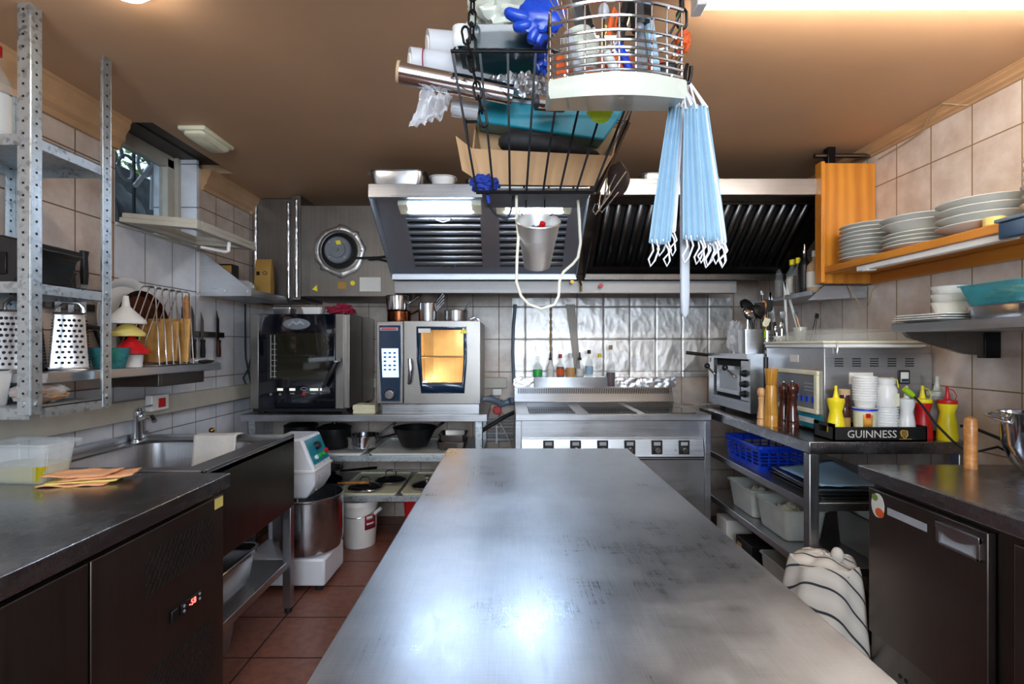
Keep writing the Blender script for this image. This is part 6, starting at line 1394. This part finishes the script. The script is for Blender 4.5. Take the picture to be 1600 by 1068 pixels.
# ================= hanging baskets over the work table =================
def chain(name, label, p0, p1, n_):
    b = B(); p0 = Vector(p0); p1 = Vector(p1); d = (p1-p0).normalized(); L_ = (p1-p0).length; pitch = L_/n_
    Q = Vector((0, 0, 1)).rotation_difference(d).to_matrix().to_4x4()
    for k in range(n_):
        c = p0+d*(pitch*(k+.5)); b.M = Matrix.Translation(c) @ Q @ Matrix.Rotation(R(20)+(PI/2)*(k % 2)*.85, 4, 'Z'); hl = pitch*.66; w_ = .0062
        b.tube([(w_, 0, -hl+w_), (w_, 0, hl-w_), (w_*.6, 0, hl-w_*.3), (0, 0, hl), (-w_*.6, 0, hl-w_*.3), (-w_, 0, hl-w_), (-w_, 0, -hl+w_), (-w_*.6, 0, -hl+w_*.3), (0, 0, -hl), (w_*.6, 0, -hl+w_*.3)], .0021, 6, True)
    return one(name, b, M['blackm'], label, 'chain', 'chains of the hanging baskets')
CE = ZC
chain('hanging_chain', 'black chain from the ceiling to the basket top left corner', (-.055, .87, CE), at(737, 78, .86), 24)
chain('hanging_chain', 'short black chain hanging down inside the black basket front', at(726, 45, .838), at(757, 195, .838), 7)
chain('hanging_chain', 'black chain right of the masks, holding the wire utensil basket', (.225, .70, CE), at(1066, 42, .70), 27)
# black wire basket
t = thing('wire_basket', 'large black wire basket hanging from chains over the work table', 'basket')
TL, TR = at(706, 80, .86), at(1012, 80, .86); BL, BR = at(745, 300, .95), at(926, 300, .95)
TbL, TbR = Vector((TL.x, 1.13, TL.z)), Vector((TR.x+.03, 1.13, TR.z)); BbL, BbR = Vector((BL.x-.01, 1.06, BL.z+.033)), Vector((BR.x+.025, 1.06, BR.z+.033))
obj('top_rim', B().tube([TL, TR, TbR, TbL], .0035, 8, True), M['blackm'], t); obj('bottom_rim', B().tube([BL, BR, BbR, BbL], .0035, 8, True), M['blackm'], t)
for k in range(8):
    a = k/7; obj('wire', B().bar(TL.lerp(TR, a), BL.lerp(BR, a), .0042, .0022, (0, 1, 0)), M['blackm'], t)
for k in range(6):
    a = k/5; obj('wire', B().bar(TbL.lerp(TbR, a), BbL.lerp(BbR, a), .0042, .0022, (0, 1, 0)), M['blackm'], t)
for A, A2, Bt, B2 in ((TL, TbL, BL, BbL), (TR, TbR, BR, BbR)):
    for a in (0.5,): obj('wire', B().bar(A.lerp(A2, a), Bt.lerp(B2, a), .004, .0022), M['blackm'], t)
obj('side_strap', B().bar(TbR, BbR, .014, .002, (0, 1, 0)), M['dsteel'], t)
for k in range(6): a = (k+.5)/6; obj('bottom_wire', B().bar(BL.lerp(BR, a), BbL.lerp(BbR, a), .003, .002), M['blackm'], t)
# dark tub in the rim
t = thing('green_tub', 'dark green plastic tub with white end sitting in the basket rim', 'tub')
c0 = at(783, 62, .90); w2 = XP(855, .9)-XP(708, .9)
obj('tub_body', B().loft([(w2/2-.01, .05, .012, -.018), (w2/2, .055, .014, .021), (w2/2-.003, .052, .012, .021), (w2/2-.012, .047, .01, -.016)], (c0.x, .945, c0.z), capt=True), plain('dark_green_plastic', '#17333a', .25, coat=.3), t)
obj('white_end', B().loft([(.016, .0555, .012, -.017), (.017, .0565, .014, .022)], (c0.x-w2/2+.014, .945, c0.z), capb=False), M['white'], t, solid=.001, label='white end band')
one('white_bag', lump(at(795, 18, .98), .075, .055, .055, .18, 2.5, 4, 50, 26), M['lidpl'], 'crumpled white plastic bag on top of the black basket', 'bag')
# blue nitrile glove
t = thing('nitrile_glove', 'blue rubber glove flopping over the basket rim', 'glove')
gc = at(845, 28, .84)
b = lump(gc, .040, .016, .032, .15, 2, 3, 24, 14); obj('palm', b, M['glove'], t)
for i, pts in enumerate([[(830, 30), (808, 26), (793, 20), (791, 14)], [(835, 36), (815, 44), (800, 40)], [(842, 40), (833, 56), (828, 68)], [(852, 40), (842, 58), (838, 72)], [(862, 35), (856, 52), (850, 62)]]):
    q = [at(px, py, .835+i*.004) for px, py in pts]; obj('finger', B().tube(q, [.013, .0115, .0105, .006][:len(q)] if len(q) == 4 else [.013, .012, .008], 10), M['glove'], t, sub=1)
one('blue_sleeve', lump(at(848, 88, .90), .018, .02, .028, .2, 3, 6), M['glove'], 'blue rubber sleeve hanging between the two baskets', 'glove')
# rolls
def roll(label, p0, p1, r, m, core=True, name='cling_film_roll', cat='film roll', group='rolls sticking out of the basket'):
    t = thing(name, label, cat, group); obj('roll', B().cyl(p0, p1, r, seg=28), m, t)
    d = (Vector(p1)-Vector(p0)).normalized(); p0 = Vector(p0)
    if core: obj('core', B().cyl(p0-d*.002, p0+d*.003, r*1.08 if core == 2 else r*.6, seg=24), M['tan'] if core == 2 else M['paper'], t)
    return t
roll('cling film roll, highest of the rolls at the basket left', at(668, 70, .99), at(840, 84, 1.06), .028, M['filmd']); 
roll('cling film roll with red band, middle of the rolls', at(640, 97, .95), at(800, 118, 1.02), .026, M['filmd'])
roll('cling film roll, lowest one beside the teal box', at(706, 168, .99), at(746, 174, 1.0), .016, M['filmd'])
roll('shiny aluminium foil roll sticking out furthest left', at(622, 113, .915), at(800, 148, .945), .0185, M['chrome'], 2, 'foil_roll', 'foil roll')
b = B(); b.tube([at(661+3*math.sin(a*.5), 100, .948-0.0) + Vector((0, .0265*math.cos(a), .0265*math.sin(a))) for a in [2*PI*k/24 for k in range(24)]], .0012, 5, True); one('red_band', b, M['dred'], 'thin dark red band round the middle film roll', 'band')
one('foil_sheet', B().grid(lambda u, v: at(758+u*105, 158-v*36+(-8*math.sin(u*3)), .975-v*.03)+Vector((0, .008*noise.noise(Vector((u*12, v*7, 1)))*1.6, .012*noise.noise(Vector((u*10, v*8, 4))))), 40, 18), M['foil'], 'crumpled sheet of foil above the teal box', 'foil', solid=.0006)
roll('short foil roll end beside the white lid', at(838, 160, .93), at(880, 164, .95), .014, M['chrome'], False, 'foil_roll', 'foil roll')
def scrap(u, v):
    px = 660-u*22+40*v*(1-.3*u)+(u*30 if 0 else 0); x = [662+u*46*(1), 636+u*40][0]*(1-v)+(638+u*52)*v; y = 138+v*62*(1-.45*u)+u*12
    return at(x, y, .93)+Vector((0, .012*noise.noise(Vector((u*8, v*3, 2)))*2, .008*noise.noise(Vector((u*6, v*6, 5)))))
one('cling_film_scrap', B().grid(scrap, 26, 20), M['film'], 'torn scrap of cling film dangling under the foil roll', 'film', solid=.0004)
# teal box
b = B(); fr_ = [at(748, 142, 1.0), at(976, 172, 1.0), at(944, 219, 1.0), at(745, 190, 1.0)]; b.prism(fr_, (0, .07, .01)); 
t = thing('teal_box', 'teal plastic box lying tilted in the black basket', 'box'); obj('box_body', b, M['teal'], t, bev=.004)
b = B(); b.prism([at(748, 146, .997), at(850, 160, .997), at(850, 165, .997), at(748, 152, .997)], (0, .003, 0)); obj('ribbed_strip', b, M['lgrey'], t, label='grey ribbed strip')
# cardboard tray
t = thing('cardboard_box', 'open brown cardboard box in the bottom of the black basket', 'box')
F1, F2, F3, F4 = at(738, 232, .965), at(956, 243, .965), at(928, 290, .975), at(756, 288, .975)
obj('front_panel', B().prism([F1, F2, F3, F4], (0, .003, 0)), M['card'], t)
G1, G2 = at(742, 192, 1.075), at(966, 200, 1.075); G3, G4 = Vector((F3.x, 1.05, F3.z+.022)), Vector((F4.x, 1.05, F4.z+.022)); obj('back_panel', B().prism([G1, G2, G3, G4], (0, .003, 0)), M['card'], t)
obj('bottom_panel', B().prism([F4, F3, G3, G4], (0, 0, .003)), M['card'], t); obj('side_panel', B().prism([F1, F4, G4, G1], (.003, 0, 0)), M['card'], t); obj('side_panel', B().prism([F2, F3, G3, G2], (.003, 0, 0)), M['card'], t)
obj('flap', B().prism([at(712, 212, .948), F1, F4, at(722, 266, .95)], (0, .003, 0)), M['card'], t)
t = thing('oven_mitt', 'black padded oven mitt lying in the cardboard box', 'mitt')
obj('mitt_body', B().tube([at(778, 226, 1.0), at(792, 220, 1.0), at(820, 222, 1.0), at(850, 225, .995), (at(885, 232, .99)), at(915, 238, .99), at(938, 241, .99)], [.010, .022, .026, .022, .016, .012, .005], 16), M['rubber'], t, sub=1)
obj('thumb', B().tube([at(800, 214, .99), at(835, 210, .985), at(860, 216, .985)], [.010, .012, .006], 12), M['rubber'], t, sub=1)
one('blue_cloth', lump(at(757, 287, .97), .026, .016, .016, .22, 3, 7, 40, 24), M['bluecl'], 'crumpled blue scouring cloth poking out below the black basket', 'cloth')
one('blue_rag_tail', B().tube([at(760, 292, .965), at(762, 305, .96), at(764, 318, .96)], [.006, .0045, .003], 8), M['bluecl'], 'short blue cloth tail hanging from the basket bottom', 'cloth')
_bt = one('black_tray', B().loft(pan_secs((BR.x-BL.x)/2-.004, .05, .008, .010, .002, .1, .001), ((BL.x+BR.x)/2+.004, 1.02, BL.z+.0035)), M['black'], 'flat black tray on the bottom wires of the basket', 'tray')
one('hanging_cable', B().tube([at(757, 296, .99), at(763, 320, .99), at(776, 337, .99), at(792, 343, .99), at(798, 330, .99), at(803, 300, .99)], .0022), M['rubber'], 'thin black cord looping under the basket', 'cord')
# small bucket on wires, tilted
t = thing('mini_bucket', 'small galvanised bucket hanging tilted under the black basket', 'bucket', auto=False)
obj('bucket_body', B().lathe([(.026, 0), (.0265, .003), (.028, .012), (.0285, .013), (.036, .060), (.0372, .061), (.0375, .064), (.041, .090), (.043, .092), (.0415, .094), (.0395, .089), (.026, .004), (0, .003)], seg=40, capt=False), M['foilw'], t)
T0 = Vector((at(839, 415, 1.0))); place(t, T0, rot=(R(33), 0, 0)); TM = Matrix.Translation(T0) @ Matrix.Rotation(R(33), 4, 'X')
obj('handle_eyes', B().tube([(-.041, 0, .086), (-.039, .006, .096), (-.036, .010, .108)], .0012, 6), M['dsteel'], t)
p = TM @ Vector((0, 0, .05)); o = one('red_cap', B().lathe([(.006, 0), (.006, .010), (.003, .011)], (0, 0, 0), 8), M['red'], 'red star shaped cap inside the hanging bucket', 'cap', auto=False); place(o, TM @ Vector((.006, 0, .080)), rot=(R(50), 0, R(20)))  # this and the clear one are loose caps
o = one('clear_cap', B().lathe([(.007, 0), (.007, .008), (.004, .009)], seg=14), M['clear'], 'small clear cap beside the red one in the bucket', 'cap', auto=False); place(o, TM @ Vector((.020, 0, .082)), rot=(R(50), 0, 0))
o = one('bucket_contents', lump((0, 0, 0), .028, .028, .010, .3, 4, 3), M['black'], 'dark oddments lying in the hanging bucket', 'oddments', auto=False); place(o, TM @ Vector((0, 0, .066)), rot=(R(33), 0, 0))
for i, px in enumerate((822, 851)):
    one('hanging_wire', B().tube([at(px, 300, 1.02), at(px, 342, 1.0), TM @ Vector((-.036 if i == 0 else .036, .010, .108))], .0012, 6), M['dsteel'], ['left', 'right'][i]+' thin wire from the basket to the hanging bucket', 'wire', 'wires of the hanging bucket')
one('hanging_cable', B().tube([at(807, 300, .985), at(807, 340, .97), at(810, 370, .96), at(808, 400, .95), at(807, 440, .95), at(814, 462, .95), at(826, 475, .95), at(846, 482, .95), at(866, 476, .95), at(873, 462, .95), at(874, 440, .95), at(880, 425, .96), at(895, 412, .97), at(903, 402, .98), at(907, 380, .98), at(905, 340, 1.0), at(902, 300, 1.02)], .0028, 8), M['cable'], 'white cord hanging in a long loop behind the bucket', 'cord')
# dark scrubber and wire whisk at the right of the basket
one('scrubber', lump(at(966, 280, 1.0), .022, .02, .034, .06, 2, 2, 40, 24), M['avocado'], 'rough dark brown egg shaped scrubber hanging at the basket corner', 'scrubber')
t = thing('wire_hooks', 'bunch of chrome wire hooks at the lower right basket corner', 'hooks')
for k, pts in enumerate([[(978, 268), (945, 315), (930, 335), (926, 328), (930, 318)], [(948, 278), (944, 312), (950, 306), (952, 290)], [(962, 272), (948, 300), (940, 322), (933, 318)], [(938, 300), (935, 325), (940, 332), (966, 300)]]):
    obj('hook', B().tube([at(px, py, .955+k*.006) for px, py in pts], .0014, 6), M['chrome'], t)

# ================= chrome utensil basket =================
t = thing('utensil_basket', 'chrome wire utensil basket above the white plastic lid', 'basket')
bx0, bx1, byf, byb = XP(860, .68), XP(1064, .68), .675, .735
def ringpts(z, g=0):
    out = []; n = 14
    for k in range(n+1): u = k/n; out.append(Vector((bx0-g+(bx1-bx0+2*g)*u, byf-.02*math.sin(PI*u)-g, z)))
    out += [Vector((bx1+g, byf+.02, z)), Vector((bx1+g, byb-.01, z)), Vector((bx1+g-.02, byb+g, z)), Vector((bx0-g+.02, byb+g, z)), Vector((bx0-g, byb-.01, z)), Vector((bx0-g, byf+.02, z))]
    return out
zr = [1.755, 1.735, 1.716, 1.703, 1.693, 1.683, 1.673, 1.664]
for i, z in enumerate(zr): obj('ring', B().tube(ringpts(z), .0019 if i else .0026, 6, True), M['chrome'], t)
for k in range(9): u = k/8; x = bx0+(bx1-bx0)*u; y = byf-.02*math.sin(PI*u)+.002; obj('upright', B().tube([(x, y, 1.757), (x, y, 1.658)], .0014, 6), M['chrome'], t)
for k in range(6): u = k/5; x = bx0+.02+(bx1-bx0-.04)*u; obj('upright', B().tube([(x, byb, 1.757), (x, byb, 1.658)], .0014, 6), M['chrome'], t)
for k in range(5): u = (k+.5)/5; x = bx0+(bx1-bx0)*u; obj('floor_wire', B().tube([(x, byf-.012, 1.660), (x, byb, 1.660)], .0014, 6), M['chrome'], t)
t = thing('plastic_tray', 'translucent white plastic tray under the chrome utensil basket', 'tray')
b = B(); n = 12; ol = []
x0_, x1_ = XP(856, .68), XP(1068, .68)
for k in range(n+1): u = k/n; ol.append((x0_+(x1_-x0_)*u, byf-.008-.022*math.sin(PI*u)))
ol += [(x1_, byb+.005), (x0_, byb+.005)]
def lay(z, s): cx_ = (x0_+x1_)/2; cy_ = .70; return [(cx_+(x-cx_)*s, cy_+(y-cy_)*s, z+(.24*(y-.65) if z < 1.65 else 0)) for x, y in ol]
m_ = len(ol); vs = lay(1.656, .985)+lay(1.653, 1.0)+lay(1.632, 1.0)+lay(1.627, .975); fs = [(r*m_+k, r*m_+(k+1) % m_, (r+1)*m_+(k+1) % m_, (r+1)*m_+k) for r in range(3) for k in range(m_)]+[tuple(range(m_)), tuple(range(3*m_, 4*m_))]
b.add(vs, fs); obj('tray_body', b, M['lidpl'], t)
t = thing('chain_hook', 'black S shaped hook holding the face masks', 'hook'); obj('hook', B().tube([at(1070, 128, .70), at(1076, 130, .70), at(1079, 118, .70), at(1080, 104, .70)], .003, 8), M['blackm'], t); obj('hook_arm', B().tube([at(1070, 128, .70), at(1071, 112, .70), at(1074, 100, .70)], .0025, 8), M['blackm'], t)
BZ = 1.668
def put_in(label, name, cat, parts):
    t = thing(name, label, cat, 'utensils in the chrome basket')
    for nm, b_, m in parts: obj(nm, b_, m, t)
def tb(pts, r, D, seg=8): return B().tube([at(px, py, D) for px, py in pts], r, seg)
put_in('whisk with many steel wires, leftmost in the chrome basket', 'whisk', 'whisk', [('handle', tb([(905, 118), (893, 70), (888, 50)], .006, .70), M['lgrey'])]+[('wire', tb([(888, 50), (872+k*3, 20), (850+k*8, -15), (852+k*7, -40)], .0008, .70+.002*k, 5), M['chrome']) for k in range(6)])
put_in('white cup shaped plunger with two rims in the chrome basket', 'measuring_cup', 'cup', [('cup', B().lathe([(.012, 0), (.024, .012), (.026, .03), (.022, .034), (.025, .038), (.022, .055), (.012, .06)], at(915, 112, .72), 28, ax=Matrix.Rotation(R(-14), 3, 'Y')), M['lidpl'])])
put_in('white plastic pestle beside the plunger cup', 'pestle', 'pestle', [('rod', tb([(945, 78), (956, 100), (964, 120)], .0065, .70, 12), M['white']), ('flange', B().lathe([(.010, -.002), (.011, .002)], at(947, 80, .70), 20, ax=Matrix.Rotation(R(-25), 3, 'Y')), M['lidpl'])])
put_in('black handled tool, widest at the left of the basket top', 'turner', 'turner', [('handle', tb([(915, 45), (905, 10), (900, -20)], [.013, .015, .015], .72), M['black']), ('blade', B().bar(at(918, 44, .72), at(926, 112, .72), .022, .0015, (0, 1, 0)), M['chromedull'])])
put_in('big black handled turner with grey blade in the middle', 'turner', 'turner', [('handle', tb([(1003, 45), (1000, 10), (998, -30)], [.015, .016, .014], .69), M['black']), ('blade', B().bar(at(1004, 42, .69), at(1004, 122, .69), .014, .0015, (0, 1, 0)), M['grey']), ('button', B().ell(at(1000, 42, .675), .006, .003, .006), M['grey'])])
put_in('black handled knife standing between turners and pestle', 'kitchen_knife', 'knife', [('handle', tb([(972, 40), (982, 5), (988, -25)], [.008, .009, .009], .73), M['black']), ('blade', B().bar(at(972, 40, .73), at(960, 118, .73), .012, .0015, (0, 1, 0)), M['chromedull'])])
put_in('patterned white and blue plastic handle in the chrome basket', 'spatula', 'spatula', [('handle', tb([(1014, 35), (1020, 80), (1027, 124)], [.007, .007, .006], .685), M['maskb'])])
put_in('blue plastic scoop handle in the middle of the basket', 'scoop', 'scoop', [('handle', tb([(966, 70), (978, 95), (992, 122)], [.006, .006, .004], .715), M['blue'])])
put_in('orange ring handled tool behind the steel rings', 'peeler', 'peeler', [('handle', tb([(950, 60), (955, 30), (960, 15), (966, 25), (962, 50)], .004, .74), M['orange']), ('blade', tb([(956, 60), (958, 118)], .003, .74), M['chromedull'])])
put_in('chrome tube baster near the left of the basket', 'baster', 'baster', [('rod', tb([(945, 118), (942, 60), (943, -5)], .0025, .725), M['chrome']), ('bulb', B().ell(at(943, 18, .725), .008, .008, .012), M['lgrey'])])
one('orange_cloth', B().grid(lambda u, v: Vector((bx0+.012+(bx1-bx0-.02)*u, .722+.006*math.sin(u*20)+.006*noise.noise(Vector((u*6, v*4, 1))), 1.664+v*(.055+.02*noise.noise(Vector((u*5, 0, 3)))))), 40, 8), M['orange'], 'orange cloth stuffed in the back of the chrome basket', 'cloth', solid=.003)
one('orange_glove_tip', lump(at(1067, 66, .735), .011, .012, .016, .2, 3, 5), M['orange'], 'orange rubber tip poking out right of the chrome basket', 'glove')
one('dark_cloth', B().box(XP(1030, .7), XP(1058, .7), .70, .74, 1.668, 1.70), M['black'], 'black block at the right end of the chrome basket', 'box', bev=.004)
one('lime_dish', B().lathe([(.016, 0), (.018, .004), (.018, .01)], (XP(1008, .70), .712, 1.667), 20), M['lime'], 'lime green disc in the chrome basket', 'dish')
t = thing('silicone_spatula', 'lime green silicone spatula poking out below the white plastic tray', 'spatula'); obj('head', lump(at(937, 176, .80), .019, .004, .016, .15, 2, 3), M['lime'], t); obj('handle', B().tube([at(938, 168, .80), at(940, 120, .80), at(944, 40, .79)], .004), M['lime'], t)

# ================= face masks and hanging rod =================
def mask(label, x0, D, ytop, ybot, w_, tilt=0, flip=0, shade='maskb'):
    t = thing('face_mask', label, 'face mask', 'pleated face masks hanging from the hook')
    ztop, zbot = ZY(ytop, D), ZY(ybot, D); xt = XP(x0, D); H_ = ztop-zbot
    def fn(u, v):
        wv = w_*(.62+.38*v); x = xt+(u-.5)*wv+tilt*v*H_
        return Vector((x, D+.0035*math.sin(u*PI*7)+.003*math.sin(v*3+u*2), ztop-H_*v-.004*math.sin(u*PI)*(1 if v > .9 else 0)))
    obj('pleated_fabric', B().grid(fn, 28, 14), M[shade], t, solid=.0008)
    xb = xt+tilt*H_
    for s_ in (-1, 1):
        xa = xb+s_*w_*.36
        obj('ear_loop', B().tube([(xa, D, zbot+.004), (xa+s_*.002+.004, D, zbot-.012), (xa-.004, D+.003, zbot-.024), (xa+.001*s_, D+.004, zbot-.034), (xa+.005, D+.003, zbot-.026), (xa+.006-s_*.004, D, zbot-.010), (xa-s_*.006, D, zbot+.004)], .0013, 6), M['maskw'], t)
    obj('upper_loop', B().tube([(xt-w_*.25, D, ztop-.002), (XP(1070, D)-.004, D, ZY(132, D)), (XP(1074, D)+.003, D, ZY(128, D)), (xt+w_*.25, D, ztop-.002)], .0014, 6), M['maskw'], t)
mask('light blue face mask, leftmost one hanging alone', 1056, .715, 165, 378, .030, -.12)
mask('light blue face mask just behind the leftmost one', 1062, .722, 160, 362, .024, -.10, shade='maskw')
mask('blue face mask, front left one of the right bunch', 1080, .700, 168, 372, .030, .02)
mask('blue face mask, front right one of the right bunch', 1090, .705, 163, 374, .036, .07)
mask('pale face mask, rear one of the right bunch', 1094, .713, 168, 380, .030, .11, shade='maskw')
mask('blue face mask at the far right of the bunch', 1098, .718, 166, 378, .028, .10)
D = .735; b = B(); b.M = Matrix.Translation((XP(1070, D), D, ZY(495, D)))
b.loft([(.002, .002, .002, 0), (.0055, .003, .003, .006), (.0068, .0035, .003, .03), (.0068, .0035, .003, .20), (.0055, .003, .003, .34)], capt=True); one('hanging_rod', b, M['lgrey'], 'long narrow grey rod hanging behind the face masks', 'rod')
recentre()
